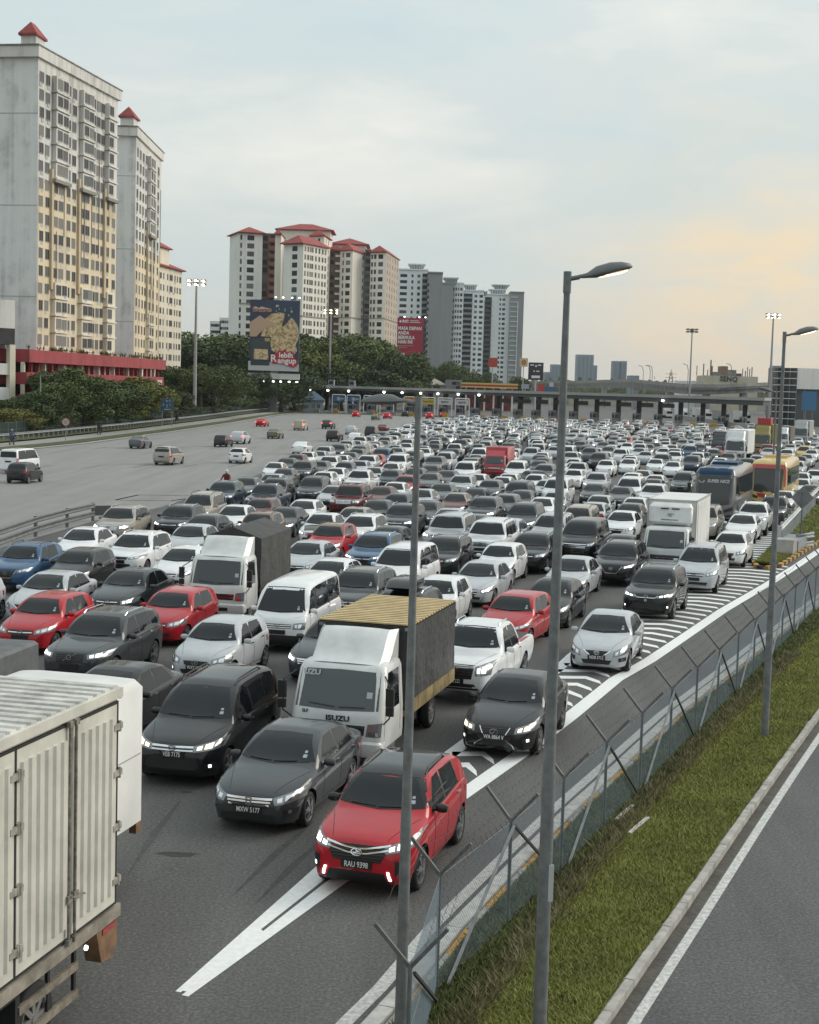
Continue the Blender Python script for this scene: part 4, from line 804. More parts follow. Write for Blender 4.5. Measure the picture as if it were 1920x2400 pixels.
# ------------------------------------------------------------------ toll plaza
TA, TB = Vector((xat(733, 430), 430, 0)), Vector((xat(1797, 385), 385, 0)); tv = (TB-TA); TL = tv.length; tv.normalize(); tn = Vector((tv.y, -tv.x, 0))     # towards the camera
TZ = math.atan2(tv.y, tv.x)
toll = thing('toll_roof', 'long flat grey roof over the toll lanes', 'toll plaza', TA, TZ)    # local x along the roof, -y towards the camera
m = MB(); m.add([(0, -6, 6.6), (TL, -6, 5.75), (TL, 8, 5.75), (0, 8, 6.6), (0, -6, 7.35), (TL, -6, 7.15), (TL, 8, 7.15), (0, 8, 7.35)], [(3, 2, 1, 0), (4, 5, 6, 7), (0, 1, 5, 4), (1, 2, 6, 5), (2, 3, 7, 6), (3, 0, 4, 7)]); part('roof_slab', m, mat('roof_underside', (.075, .077, .08), .8), toll)
m = MB(); m.add([(-.3, -6.3, 7.05), (TL+.3, -6.3, 7.0), (TL+.3, 8.3, 7.0), (-.3, 8.3, 7.05), (-.3, -6.3, 7.65), (TL+.3, -6.3, 7.78), (TL+.3, 8.3, 7.78), (-.3, 8.3, 7.65)], [(3, 2, 1, 0), (4, 5, 6, 7), (0, 1, 5, 4), (1, 2, 6, 5), (2, 3, 7, 6), (3, 0, 4, 7)]); part('fascia', m, mat('fascia_grey', (.33, .33, .32), .7, noise=(.3, .85, 1.1)), toll)
ISL = []
for i, px in enumerate((752, 792, 836, 880, 925, 968, 1010, 1046, 1085, 1122, 1172, 1222, 1264, 1304, 1352, 1401, 1452, 1500, 1550, 1598, 1650, 1699, 1749)):
    # lane islands: intersect the view direction with the roof line
    d = _ray(px, 915); k = (TA.x*tv.y-TA.y*tv.x)/(d.x*tv.y-d.y*tv.x); P = Vector((d.x*k, d.y*k, 0)); s = (P-TA).dot(tv); ISL.append(s)
COLM = mat('toll_column', (.05, .052, .055), .7); BOOTH = mat('booth_grey', (.20, .205, .21), .6); YB = mat('hazard_yellow', (.58, .33, .05), .7)
for i, s in enumerate(ISL):
    right = i >= 10
    m = MB(); m.b2(s-.55, s+.55, -.6, .6, 0, 6.4); part('column', m, COLM, toll)
    isl = thing('toll_island', 'toll island with booth, %s from the left end of the roof' % ORD[i+1], 'toll island', TA+tv*s, TZ)
    m = MB(); m.b2(-.9, .9, -14, 12, 0, .35); part('island_kerb', m, CONC, isl)
    m = MB(); m.b2(-.75, .75, -4.5, -1.6, .35, 2.7); bo = part('booth', m, BOOTH if right else mat('booth_blue', (.24, .30, .36), .6), isl); m = MB(); m.b2(-.70, .70, -4.56, -4.5, 1.25, 2.3); part('booth_window', m, PANE, bo); m = MB(); m.b2(.75, .80, -4.2, -2, 1.25, 2.3); part('booth_window', m, PANE, bo)
    m = MB(); m.prism([(-.9, 0), (.9, 0), (.7, 1.0), (-.7, 1.0)], -14.6, -14.2, 'y'); at_ = part('crash_block', m, YB if i % 2 == 0 or right else CONC, isl)
    for k in range(3): m = MB(); m.bar((-.75+k*.5, -14.63, .1), (-.35+k*.5, -14.63, .9), .14, .03); part('hazard_stripe', m, BLACK, at_)
    m = MB(); m.tube((.5, -7, .35), (.5, -7, 2.2), .12, .12, 8); m.box((.5, -7, 2.3), (.5, .4, .5)); part('reader_post', m, BOOTH, isl)
# lane signs under the roof: lettered boards in white frames on the left, dark panels on the right
SG = [(824, 'blue', None), (858, 'blue', None), (897, 'blue', None), (935, 'blue', None), (990, 'orange', 'tag'), (1030, 'yellow', 'SmartTAG'), (1069, 'white', 'MyRFID'), (1109, 'white', 'MyRFID')]
SC = {'blue': (.055, .14, .26), 'orange': (.55, .22, .03), 'yellow': (.50, .38, .06), 'white': (.50, .51, .52)}
for i, (px, c, tx) in enumerate(SG):
    d = _ray(px, 915); k = (TA.x*tv.y-TA.y*tv.x)/(d.x*tv.y-d.y*tv.x); P = Vector((d.x*k, d.y*k, 0)); s = thing('lane_sign', '%s toll lane sign in a white tube frame, %s of the row from the left' % (c, ORD[i+1]), 'sign', P+tn*9, TZ)
    m = MB(); m.path([(-2.0, 0, 0), (-2.0, 0, 4.9), (-1.8, 0, 5.15), (1.8, 0, 5.15), (2.0, 0, 4.9), (2.0, 0, 0)], .13, 8); part('frame', m, WHITE, s)
    m = MB(); m.b2(-1.75, 1.75, -.1, .05, 3.3, 4.8); bd = part('board', m, mat('sign_'+c, SC[c], .5), s)
    if tx: lettering('sign_lettering', tx, .78 if len(tx) > 4 else .9, mat('sign_ink', (.03, .03, .035), .6) if c != 'orange' else mat('sign_red', (.5, .03, .03), .6), bd, face_matrix((0, -.12, 4.05), (1, 0, 0), (0, 0, 1)), bold=.02, sx=.86)
    else:
        m = MB(); m.lathe([(.55, 0), (.001, 0)], 16, 'y', (0, -.115, 4.05)); part('roundel', m, mat('sign_pale', (.35, .42, .48), .6), bd); m = MB(); m.b2(.6, 1.5, -.125, -.11, 3.9, 4.25); part('pale_bar', m, mat('sign_pale', (.35, .42, .48), .6), bd)
for i, px in enumerate((1147, 1197, 1243, 1283, 1327, 1376, 1428, 1476, 1527, 1576)):
    d = _ray(px, 915); k = (TA.x*tv.y-TA.y*tv.x)/(d.x*tv.y-d.y*tv.x); P = Vector((d.x*k, d.y*k, 0)); s = thing('variable_sign', 'dark switched-off lane panel under the toll roof, %s of the row from the left' % ORD[i+1], 'sign', P+tn*5, TZ)
    m = MB(); m.b2(-1.7, 1.7, -.15, .15, 4.4, 5.5); part('panel', m, mat('led_panel', (.015, .015, .017), .4), s); m = MB(); m.b2(-.08, .08, -.05, .05, 5.5, 6.2); part('hanger', m, BLACK, s)
for i, px in enumerate((748, 790, 838, 920, 962, 1005, 1045, 1092, 1140, 1566)):
    d = _ray(px, 915); k = (TA.x*tv.y-TA.y*tv.x)/(d.x*tv.y-d.y*tv.x); P = Vector((d.x*k, d.y*k, 0)); q = thing('roof_light', 'small white lamp under the toll roof, %s from the left' % ORD[i+1], 'lamp', P+tn*6.5+Vector((0, 0, 6.3)), TZ); m = MB(); m.lathe([(.001, -.35), (.28, -.25), (.35, 0), (.28, .2), (.001, .25)], 12, 'z'); part('lamp_globe', m, mat('lamp_white', (.9, .9, .9), .4, emit=(1, .98, .92), estr=4), q); m = MB(); m.tube((0, 0, .2), (0, 0, .5), .06, .06, 6); part('stem', m, BLACK, q)
for i, px in enumerate((749, 793, 841)):
    d = _ray(px, 915); k = (TA.x*tv.y-TA.y*tv.x)/(d.x*tv.y-d.y*tv.x); P = Vector((d.x*k, d.y*k, 0)); s = thing('roof_signal', 'grey signal box on the toll roof, %s from the left end' % ORD[i+1], 'signal', P+tn*5+Vector((0, 0, 7.6)), TZ); m = MB(); m.b2(-.9, .9, -.3, .3, .0, 1.7); part('box', m, GALV, s); m = MB(); m.b2(-.6, .6, -.35, -.3, .5, 1.3); part('face', m, BLACK, s)
# tube light fixture silhouette is the near lamp head, not part of the plaza
# blue-roofed guardhouse
gh = thing('guardhouse', 'small guardhouse with blue hip roof left of the toll lanes', 'building', (xat(732, 415), 415, 0)); org = gh.location; a, b = (xat(711, 415), 415), (xat(757, 415), 415); pl = quadpoly(a, b, 5); part('wall', solid(pl, 0, zat(730, 937, 415), org), mat('guard_wall', (.30, .34, .38), .8), gh); hip_roof(gh, pl, zat(730, 937, 415), zat(730, 917, 415)-zat(730, 937, 415), .5, mat('blue_roof', (.10, .145, .20), .7, noise=(1, .8, 1.1))); windows(gh, Face(a, b), [.55, .8], [1.8], .9, 1.0)
# pale house behind, petrol station, pole signs
ph = thing('pale_house', 'pale house with beige roof above the toll roof', 'building', (xat(1030, 560), 560, 0)); org = ph.location; a, b = (xat(986, 560), 560), (xat(1045, 560), 560); pl = quadpoly(a, b, 10); part('wall', solid(pl, 0, zat(1010, 902, 560), org), mat('house_wall', (.34, .33, .31), .85), ph); hip_roof(ph, pl, zat(1010, 901, 560), 2.6, .6, mat('beige_roof', (.36, .32, .27), .8)); a2, b2_ = (xat(1045, 556), 556), (xat(1083, 556), 556); part('annex', solid(quadpoly(a2, b2_, 10), 0, zat(1060, 890, 556), org), mat('annex_grey', (.22, .225, .23), .85), ph); windows(ph, Face(a2, b2_), [(.5, 1.5), (.75, 1.5)], [zat(1060, 898, 556), zat(1060, 908, 556)], 1.2, 1.2, frame=False); windows(ph, Face(a, b), [(.3, 1.6), (.6, 1.6)], [zat(1010, 906, 560)], 1.2, 1.2, frame=False)
ps = thing('petrol_station', 'petrol station with yellow and red canopy edge', 'petrol station', (xat(1145, 540), 540, 0)); org = ps.location; x0, x1 = xat(1083, 540)-org.x, xat(1214, 540)-org.x; z0 = zat(1145, 908, 540)
for za, zb, m in ((1.0, 1.6, mat('canopy_yellow', (.60, .45, .14), .6)), (.3, 1.0, mat('canopy_red', (.40, .04, .03), .6)), (-.2, .3, mat('canopy_yellow', (.60, .45, .14), .6))): mb = MB(); mb.b2(x0, x1, 0, 12, z0+za, z0+zb); part('canopy_band', mb, m, ps)
for k in range(6): mb = MB(); x = lerp(x0, x1, (k+.5)/6); mb.b2(x-.3, x+.3, 4, 4.6, 0, z0); part('column', mb, WHITE, ps)
mb = MB(); mb.b2(x0+1, x1-1, 10, 11, 0, z0-.5); part('shop_front', mb, mat('shop_red', (.26, .06, .05), .7, noise=(.4, .5, 1.5)), ps)
def pole_sign(name, label, xl, xr, ty, by, Y, m, art=None):
    r = thing(name, label, 'sign', (xat((xl+xr)/2, Y), Y, 0)); hw = (xat(xr, Y)-xat(xl, Y))/2; z1, z0 = zat(xl, ty, Y), zat(xl, by, Y); mb = MB(); mb.b2(-hw, hw, -.2, .2, z0, z1); b = part('board', mb, m, r); mb = MB(); mb.tube((0, .3, 0), (0, .3, z1-.2), hw*.12, hw*.12, 8); part('pole', mb, mat('sign_pole', (.40, .42, .44), .6), r)
    if art: art(b, hw, z0, z1)
    return r
def shell_art(b, hw, z0, z1):
    cz = (z0+z1)/2; mb = MB(); mb.lathe([(hw*.62, 0), (.001, 0)], 20, 'y', (0, -.22, cz)); part('red_scallop', mb, mat('scallop_red', (.45, .10, .04), .6), b); mb = MB(); mb.lathe([(hw*.48, 0), (.001, 0)], 20, 'y', (0, -.24, cz)); part('orange_scallop', mb, mat('scallop_orange', (.45, .18, .09), .6), b)
def red_art(b, hw, z0, z1):
    mb = MB(); cz = (z0+z1)/2
    for s in (-1, 1): mb.bar((s*hw*.55, -.23, cz-hw*.35), (s*hw*.2, -.23, cz+hw*.35), .12, .03); mb.bar((s*hw*.2, -.23, cz+hw*.35), (0, -.23, cz-.1), .12, .03)
    part('pale_mark', mb, mat('mark_pale', (.5, .25, .2), .6), b)
pole_sign('red_pole_sign', 'square red pole sign with a pale mark', 1143, 1164, 838, 860, 560, mat('sign_red2', (.36, .05, .035), .6), red_art)
pole_sign('petrol_sign', 'cream square pole sign with orange scallop disc', 1216, 1235, 839, 859, 560, mat('sign_cream', (.52, .44, .28), .6), shell_art)
r = pole_sign('black_billboard', 'black billboard with white print above the flyover', 1237, 1272, 849, 890, 600, mat('board_black', (.025, .03, .032), .6))
for k, (x, z, w_, h_) in enumerate(((-1.6, .85, 1.4, .10), (1.4, .85, 1.4, .10), (0, .80, .7, .16), (-.7, .5, .6, .10), (.8, .5, 1.2, .10), (0, .18, 3.4, .22))):
    hw = (xat(1272, 600)-xat(1237, 600))/2; z0, z1 = zat(1237, 890, 600), zat(1237, 849, 600); mb = MB(); mb.b2(x-w_/2, x+w_/2, -.25, -.21, lerp(z0, z1, z-h_/3), lerp(z0, z1, z+h_/3)); part('print_block', mb, WHITE, r)
for (nm, lab, xl, xr, ty, by, c) in (('red_round_sign', 'red double-disc sign before the flyover', 1260, 1275, 900, 920, (.42, .05, .05)), ('blue_road_sign', 'blue road sign before the flyover', 1275, 1305, 906, 921, (.06, .11, .19)), ('white_road_sign', 'small white sign with a round mark before the flyover', 1287, 1297, 896, 906, (.5, .5, .48)), ('orange_road_sign', 'orange road sign beside the tall lamp post', 1311, 1321, 902, 912, (.5, .25, .04)), ('grey_road_sign', 'pale blue-grey sign above the toll roof', 1222, 1240, 900, 911, (.33, .38, .42))):
    pole_sign(nm, lab, xl, xr, ty, by, 520, mat(nm+'_face', c, .6))

# ------------------------------------------------------------------ billboards
def billboard_frame(r, hw, z0, z1, px, Y, polew, m=mat('board_edge', (.05, .06, .075), .7)):
    mb = MB(); mb.b2(-hw, hw, 0, 1.2, z0, z1); b = part('panel', mb, m, r); mb = MB(); mb.b2(-polew, polew, .2, .2+polew*2, 0, z0); part('column', mb, mat('board_column', (.17, .18, .18), .8, noise=(.8, .8, 1.1)), r); return b
Y = 395; kb = thing('roti_billboard', 'tall billboard with a hand holding flatbread and red slogan', 'billboard', (xat(641, Y), Y, 0)); hw = (xat(699, Y)-xat(583, Y))/2; z1, z0 = zat(640, 703, Y), zat(640, 868, Y)
B = billboard_frame(kb, hw, z0, z1, 641, Y, .9, mat('poster_navy', (.030, .050, .085), .6))
sc_ = (z1-z0)/165.; PX = lambda x: (x-641)*(2*hw/116.); PZ = lambda y: z1-(y-703)*sc_
def blob(name, pts, m, d, parent): mb = MB(); mb.prism([(PX(x), PZ(y)) for x, y in pts], -d, -d+.05, 'y'); return part(name, mb, m, parent)
cvt = lambda L_: [(560+x/8.625, 690+y/8.625) for x, y in L_]
blob('white_strip', [(581, 862), (581, 869), (699, 869), (699, 851), (581, 847)], mat('poster_white', (.50, .51, .52), .6), .08, B)
roti = mat('roti_print', (.52, .40, .235), .7); t_ = roti.node_tree; n_ = N(t_, 'ShaderNodeTexNoise', i_Scale=1.6, i_Detail=5.0); g_ = t_.nodes.new('ShaderNodeNewGeometry'); t_.links.new(g_.outputs['Position'], n_.inputs['Vector']); t_.links.new(ramp(t_, n_.outputs[0], [(.36, (.28, .17, .07)), (.5, (.56, .42, .24)), (.65, (.66, .54, .35))]), t_.nodes['Principled BSDF'].inputs['Base Color'])
blob('flatbread', cvt([(430, 850), (470, 620), (520, 480), (640, 390), (800, 360), (900, 380), (890, 480), (850, 600), (850, 660), (920, 600), (1000, 500), (1030, 460), (1110, 520), (1170, 640), (1195, 760), (1180, 900), (1130, 1000), (1160, 1130), (1110, 1200), (900, 1150), (740, 1180), (640, 1120), (620, 960), (640, 860)]), roti, .22, B)
blob('hand', cvt([(195, 580), (400, 430), (490, 490), (560, 510), (690, 570), (690, 630), (500, 690), (400, 790), (340, 860), (205, 860)]), mat('hand_print', (.50, .34, .25), .7), .30, B)
blob('product_box', cvt([(230, 900), (610, 880), (600, 1330), (230, 1330)]), mat('box_print', (.05, .058, .07), .6), .12, B); blob('box_window', cvt([(300, 1110), (570, 1110), (590, 1320), (290, 1320)]), roti, .18, B); blob('box_plinth', cvt([(230, 1340), (610, 1340), (610, 1440), (230, 1440)]), mat('plinth_navy', (.03, .045, .07), .6), .14, B); blob('box_flag', cvt([(505, 880), (610, 880), (610, 950), (510, 950)]), mat('flag_gold', (.4, .31, .13), .6), .16, B)
blob('slogan_cloud', cvt([(620, 1230), (760, 1180), (790, 1120), (860, 1140), (930, 1090), (960, 1160), (1040, 1130), (1100, 1190), (1120, 1280), (1190, 1340), (1180, 1420), (1100, 1470), (960, 1430), (830, 1390), (680, 1400), (630, 1340)]), mat('slogan_red', (.42, .025, .045), .6), .40, B)
blob('brand_plate', cvt([(255, 270), (300, 250), (380, 280), (430, 250), (500, 270), (620, 290), (630, 350), (500, 360), (260, 360)]), mat('brand_cream', (.55, .5, .42), .6), .12, B)
for i in range(14): x, y = 720+rng.uniform(0, 360), 150+rng.uniform(0, 330); s = rng.uniform(12, 42); blob('flake', cvt([(x, y-s), (x+s*.8, y), (x+s*.2, y+s), (x-s*.6, y+s*.3)]), mat('flake_print', (.46, .45, .40), .7), .1, B)
def lt(s, x, y, size, m, parent, d, sx=1., sh=0.): x, y = cvt([(x, y)])[0]; lettering('poster_lettering', s, size, m, parent, face_matrix((PX(x), -d, PZ(y)), (1, 0, 0), (0, 0, 1)), bold=.05, sx=sx, shear=sh)
lt('kawan', 440, 318, 1.75, mat('brand_ink', (.30, .06, .04), .6), B, .2, 1.05)
lt('lebih', 940, 1225, 1.95, WHITE, B, .46); lt('R', 692, 1295, 2.7, WHITE, B, .46); lt('angup', 965, 1335, 2.1, WHITE, B, .46, 1.0)
mb = MB(); mb.b2(-hw-.2, hw+.3, -.9, .9, z0-2.3, z0-.8); part('catwalk', mb, mat('catwalk_grey', (.42, .43, .42), .7), kb)
LB = mat('flood_small', (.9, .9, .9), .4, emit=(1, .99, .95), estr=4)
for k, x in enumerate((620, 642, 659, 679, 697)): mb = MB(); mb.lathe([(.001, -.25), (.30, -.1), (.30, .1), (.001, .2)], 10, 'z', (PX(x), -1.6, z0-2.9)); part('floodlight', mb, LB, kb); mb = MB(); mb.bar((PX(x), -.8, z0-2.2), (PX(x), -1.6, z0-2.8), .08, .08); part('bracket', mb, BLACK, kb)
for k, x in enumerate((643, 660, 681, 698)): mb = MB(); mb.lathe([(.001, -.2), (.22, -.1), (.22, .1), (.001, .2)], 10, 'z', (PX(x), -.6, z1+.7)); part('floodlight', mb, LB, kb); mb = MB(); mb.bar((PX(x), 0, z1-.1), (PX(x), -.6, z1+.55), .08, .08); part('bracket', mb, BLACK, kb)
Y = 515; ib = thing('college_billboard', 'red college billboard with white capitals beside the condominium', 'billboard', (xat(960, Y), Y, 0)); hw2 = (xat(993, Y)-xat(928, Y))/2; z1, z0 = zat(960, 745, Y), zat(960, 853, Y)
B = billboard_frame(ib, hw2, z0, z1, 960, Y, .8); RP = mat('poster_red', (.33, .022, .045), .6); mb = MB(); mb.b2(-hw2+.1, hw2-.6, -.06, 0, lerp(z0, z1, .02), z1-.1); part('poster', mb, RP, B)
mb = MB(); mb.b2(-hw2+.1, hw2-.6, -.09, -.06, lerp(z0, z1, .02), lerp(z0, z1, .17)); part('poster_foot', mb, mat('poster_dark', (.05, .03, .035), .6), B)
for s, fz, size, x in (('INTI', .92, 1.35, -hw2+1.7), ('MASA DEPAN', .77, 1.62, -hw2+.3), ('ANDA', .67, 1.62, -hw2+.3), ('BERMULA', .57, 1.62, -hw2+.3), ('HARI INI', .475, 1.62, -hw2+.3)): lettering('poster_lettering', s, size, WHITE, B, face_matrix((x, -.12, lerp(z0, z1, fz)), (1, 0, 0), (0, 0, 1)), bold=.05, align='LEFT', sx=.83)
for fz, w_, x in ((.395, 5.4, -hw2+.4), (.36, 3.2, -hw2+.4), (.21, 2.4, -hw2+.4), (.12, 3.8, -hw2+.4), (.055, 3.6, -hw2+.4), (.94, 3.0, -hw2+4.3), (.905, 3.6, -hw2+4.3)): mb = MB(); z = lerp(z0, z1, fz); mb.b2(x, x+w_, -.13, -.09, z-.12-(.3 if fz == .21 else 0), z+.12+(.3 if fz == .21 else 0)); part('small_print', mb, mat('print_pink', (.42, .22, .22), .6) if fz < .5 and fz != .21 else mat('print_white', (.6, .58, .56), .6), B)
mb = MB(); mb.prism([(-hw2+.5, lerp(z0, z1, .92)), (-hw2+1.1, lerp(z0, z1, .95)), (-hw2+1.5, lerp(z0, z1, .92)), (-hw2+1.1, lerp(z0, z1, .89))], -.12, -.08, 'y'); part('bird_mark', mb, WHITE, B)
for pts, m in (([(3.4, .20), (4.8, .26), (6.6, .22), (6.8, .34), (5.8, .30), (5.2, .33), (4.2, .28), (3.0, .25)], mat('cap_red', (.42, .03, .07), .6)), ([(4.6, .03), (5.6, .03), (5.4, .20), (4.9, .19)], WHITE), ([(3.6, .04), (4.4, .03), (4.5, .16), (3.9, .14)], mat('sleeve_grey', (.3, .29, .26), .6)), ([(5.9, .10), (6.6, .06), (6.4, .16), (5.9, .17)], mat('sleeve_grey', (.3, .29, .26), .6))): mb = MB(); mb.prism([(-hw2+x, lerp(z0, z1, z)) for x, z in pts], -.14, -.10, 'y'); part('poster_figure', mb, m, B)
for k, x in enumerate((.25, .78, 1.0)): mb = MB(); mb.lathe([(.001, -.2), (.26, -.1), (.26, .1), (.001, .2)], 10, 'z', (lerp(-hw2, hw2, x), -.8, z1+.3)); part('floodlight', mb, LB, ib); mb = MB(); mb.bar((lerp(-hw2, hw2, x), 0, z1-.1), (lerp(-hw2, hw2, x), -.8, z1+.2), .08, .08); part('bracket', mb, BLACK, ib)
for k, x in enumerate((.55, .76, .97)): mb = MB(); mb.lathe([(.001, -.2), (.30, -.1), (.30, .1), (.001, .2)], 10, 'z', (lerp(-hw2, hw2, x), -1.2, z0-.9)); part('floodlight', mb, LB, ib); mb = MB(); mb.bar((lerp(-hw2, hw2, x), 0, z0+.1), (lerp(-hw2, hw2, x), -1.2, z0-.8), .08, .08); part('bracket', mb, BLACK, ib)

# ------------------------------------------------------------------ floodlight masts
FL = mat('mast_lamp_warm', (.9, .9, .9), .4, emit=(1, .86, .55), estr=5); FLW = mat('mast_lamp_white', (.9, .9, .9), .4, emit=(1, .95, .82), estr=4)
def mast(label, px, topy, Y, r, lit, R_=2.2):
    R_ *= .82
    x = xat(px, Y); h = zat(px, topy, Y); t = thing('floodlight_mast', label, 'mast', (x, Y, 0), 0, 'floodlight masts'); m = MB(); m.tube((0, 0, 0), (0, 0, h), r, r*.5, 12); inst('pole', soft(m.mesh('pole', mat('mast_steel', (.33, .34, .345), .6, .3)), 50), t); m = MB(); m.lathe([(.3, h-.3), (.6, h-.1), (.6, h+.15), (.3, h+.2)], 12, 'z'); m.bar((-R_, 0, h), (R_, 0, h), .15, .12); m.bar((0, -R_, h), (0, R_, h), .15, .12); inst('head_frame', m.mesh('head_frame', POLE), t)
    for k in range(6):
        a = math.pi/6+k*math.pi/3
        for dz in (-.35, .45):
            p = Vector((R_*math.cos(a)*.95, R_*.6*math.sin(a), h+dz)); m = MB(); m.box(p, (.9, .5, .42)); o = inst('floodlight', m.mesh('floodlight', mat('flood_case', (.12, .12, .125), .6)), t)
            if lit: m = MB(); m.lathe([(.001, -.22), (.24, -.16), (.30, .0), (.24, .12), (.001, .16)], 12, 'z', p+Vector((0, -.35, -.12))); inst('lamp', m.mesh('lamp', FL if lit == 1 else FLW), o)
mast('lit floodlight mast standing by the left path', 457, 662, 312, .42, 1); mast('lit floodlight mast rising behind the toll roof among the trees', 772, 730, 440, .40, 1, 2.6); mast('unlit floodlight mast behind the right half of the toll roof', 1616, 775, 470, .36, 0, 2.0); mast('lit floodlight mast near the right lamp post', 1804, 740, 400, .42, 2, 2.2)

# ------------------------------------------------------------------ left roadside: fence, rail, lamps, signs
lf = thing('roadside_fence', 'dark green mesh fence along the left path', 'fence', (LV[3][0]-10.6, LV[3][1], 0)); org = lf.location; pl = resample(offset([p for p in LEFT if 110 <= p[1] <= 430], -10.8), 3.0)
pm = MB(); pm.tube((0, 0, .2), (0, 0, 2.3), .05, .05, 6); pmm = pm.mesh('post', POSTM)
for a, b in zip(pl[:-1], pl[1:]):
    inst('post', pmm, lf, Vector((a[0], a[1], 0))-org); mb = MB(); d = Vector((b[0]-a[0], b[1]-a[1], 0))
    for k in range(22): p = Vector((lerp(a[0], b[0], k/22), lerp(a[1], b[1], k/22), 0))-org; mb.bar(p+Vector((0, 0, .35)), p+Vector((0, 0, 2.2)), .05, .05)
    for z in (.4, 1.3, 2.15): mb.bar(Vector((a[0], a[1], z))-org, Vector((b[0], b[1], z))-org, .05, .05)
    tag(inst('mesh_panel', mb.mesh('mesh_panel', mat('green_mesh', (.045, .065, .055), .7)), lf), kind='stuff')
def wbeam(name, label, pl, h, zb, double=False, m=GALV, step=2.0):
    r = thing(name, label, 'guard rail', (pl[0][0], pl[0][1], 0)); org = r.location; P = resample(pl, step)
    pm = MB(); pm.b2(-.07, .07, -.09, .09, 0, h); pmm = pm.mesh('post', m)
    for p in P: inst('post', pmm, r, Vector((p[0], p[1], zb))-org)
    for z in ([h-.16] if not double else [h-.16, h-.62]):
        rows = [[], [], [], [], [], []]
        O = offset(P, .10)
        for q, p in zip(O, P):
            nx, ny = (q[0]-p[0])/.10, (q[1]-p[1])/.10
            for k, (dz, dd) in enumerate(((-.15, .09), (-.10, .15), (-.03, .10), (.03, .10), (.10, .15), (.15, .09))): rows[k].append((p[0]+nx*dd-org.x, p[1]+ny*dd-org.y, zb+z+dz))
        mb = MB(); mb.grid(rows); o = inst('rail', soft(mb.mesh('rail', m), 30), r)
        sd = o.modifiers.new('thick', 'SOLIDIFY'); sd.thickness = .02
    return r
wbeam('path_guard_rail', 'galvanised guard rail beyond the left path', offset([p for p in LEFT if 110 <= p[1] <= 430], -8.6), .85, .25)
wbeam('median_guard_rail', 'double guard rail ending beside the jam at left', [(-19.2, 52), (-18.6, 66), (-18.5, 73), (-18.1, 78), (-17.6, 82)], 1.02, 0, True, mat('weathered_rail', (.15, .155, .155), .6, .3, noise=(3, .7, 1.2)), 4.0)
mb = MB(); e0, e1 = Vector((-17.6, 82.2, 0)), Vector((-15.4, 83.4, 0)); mb.bar((0, 0, .55), e1-e0+Vector((0, 0, .55)), .08, .55); tag(inst('rail_end_panel', mb.mesh('rail_end_panel', mat('dark_panel', (.10, .10, .10), .7)), None, e0), 'dark end panel closing the median guard rail', 'panel')
for i, (px, by, ty) in enumerate(((94, 1013, 885), (278, 997, 905))):
    p = gp(px, by, .3); h = zat(px, ty, p.y); t = thing('roadside_lamp', ['thin concrete lamp post left of the round sign', 'thin rusty lamp post right of the round sign'][i], 'lamp post', (p.x, p.y, .3)); m = MB(); m.tube((0, 0, 0), (0, 0, h), .13, .08, 8); inst('pole', m.mesh('pole', mat('lamp_conc%d' % i, ((.30, .29, .27), (.24, .20, .16))[i], .8)), t); m = MB(); m.bar((0, 0, h-.05), (.9, 0, h+.05), .07, .07); m.box((1.2, 0, h+.05), (.7, .25, .12)); inst('lamp_head', m.mesh('lamp_head', POLE), t)
p = gp(154, 1036, .12); t = thing('round_sign', 'round red-rimmed no-stopping sign on a thin post', 'sign', p); cz = zat(155, 989, p.y)-p.z; rr = 10.5*p.y/3470
for k, (r_, m_, d) in enumerate(((1., mat('sign_rim', (.22, .02, .025), .6), 0.), (.80, mat('sign_field', (.46, .43, .40), .6), -.02))): m = MB(); m.lathe([(rr*r_, -.03+d), (rr*r_, -.05+d), (.001, -.05+d)], 24, 'y', (0, 0, cz)); inst(['rim', 'face'][k], m.mesh('face', m_), t)
m = MB()
for s in (-1, 1): m.bar((-rr*.55*s, -.085, cz-rr*.55), (rr*.55*s, -.085, cz+rr*.55), rr*.14, .01)
inst('cross', m.mesh('cross', mat('cross_red', (.20, .02, .025), .6)), t); m = MB(); m.tube((0, 0, 0), (0, 0, cz+rr*.8), .05, .05, 8); inst('post', m.mesh('post', GALV), t)
p = gp(391, 998, .14); t = thing('blue_information_sign', 'blue information sign with white pictograms on two posts', 'sign', p); k_ = p.y/3470; hw = 14*k_; z0, z1 = zat(391, 963, p.y)-p.z, zat(391, 934, p.y)-p.z; m = MB(); m.b2(-hw, hw, -.05, .05, z0, z1); b = inst('board', m.mesh('board', mat('info_blue', (.045, .10, .17), .6)), t)
for s in (-.8, .8): m = MB(); m.tube((s*hw, .1, 0), (s*hw, .1, z1), .06, .06, 8); inst('post', m.mesh('post', GALV), t)
for (u, v, w_, h_) in ((-.05, .80, .22, .12), (.42, .82, .2, .1), (-.62, .48, .18, .14), (0, .40, .12, .26), (.5, .5, .12, .12), (-.05, .12, .9, .08), (.5, .12, .3, .06)): m = MB(); m.b2((u-w_/2)*hw, (u+w_/2)*hw, -.07, -.05, lerp(z0, z1, v-h_/2), lerp(z0, z1, v+h_/2)); inst('pictogram', m.mesh('pictogram', mat('pict_white', (.40, .45, .48), .6)), b)
for (px, by, w, h, lab, c) in ((447, 978, 12, 20, 'grey cabinet beside the left floodlight mast', (.34, .34, .33)), (495, 973, 13, 8, 'white barrier block on the left path', (.55, .54, .52))):
    p = gp(px, by, .15); k_ = p.y/3470; m = MB(); m.b2(-w*k_/2, w*k_/2, -.6, .6, 0, h*k_); m.b2(-w*k_/2-.1, w*k_/2+.1, -.7, .7, h*k_, h*k_+.12); tag(inst('roadside_cabinet', m.mesh('roadside_cabinet', mat('cab_%d' % px, c, .8)), None, p), lab, 'cabinet')
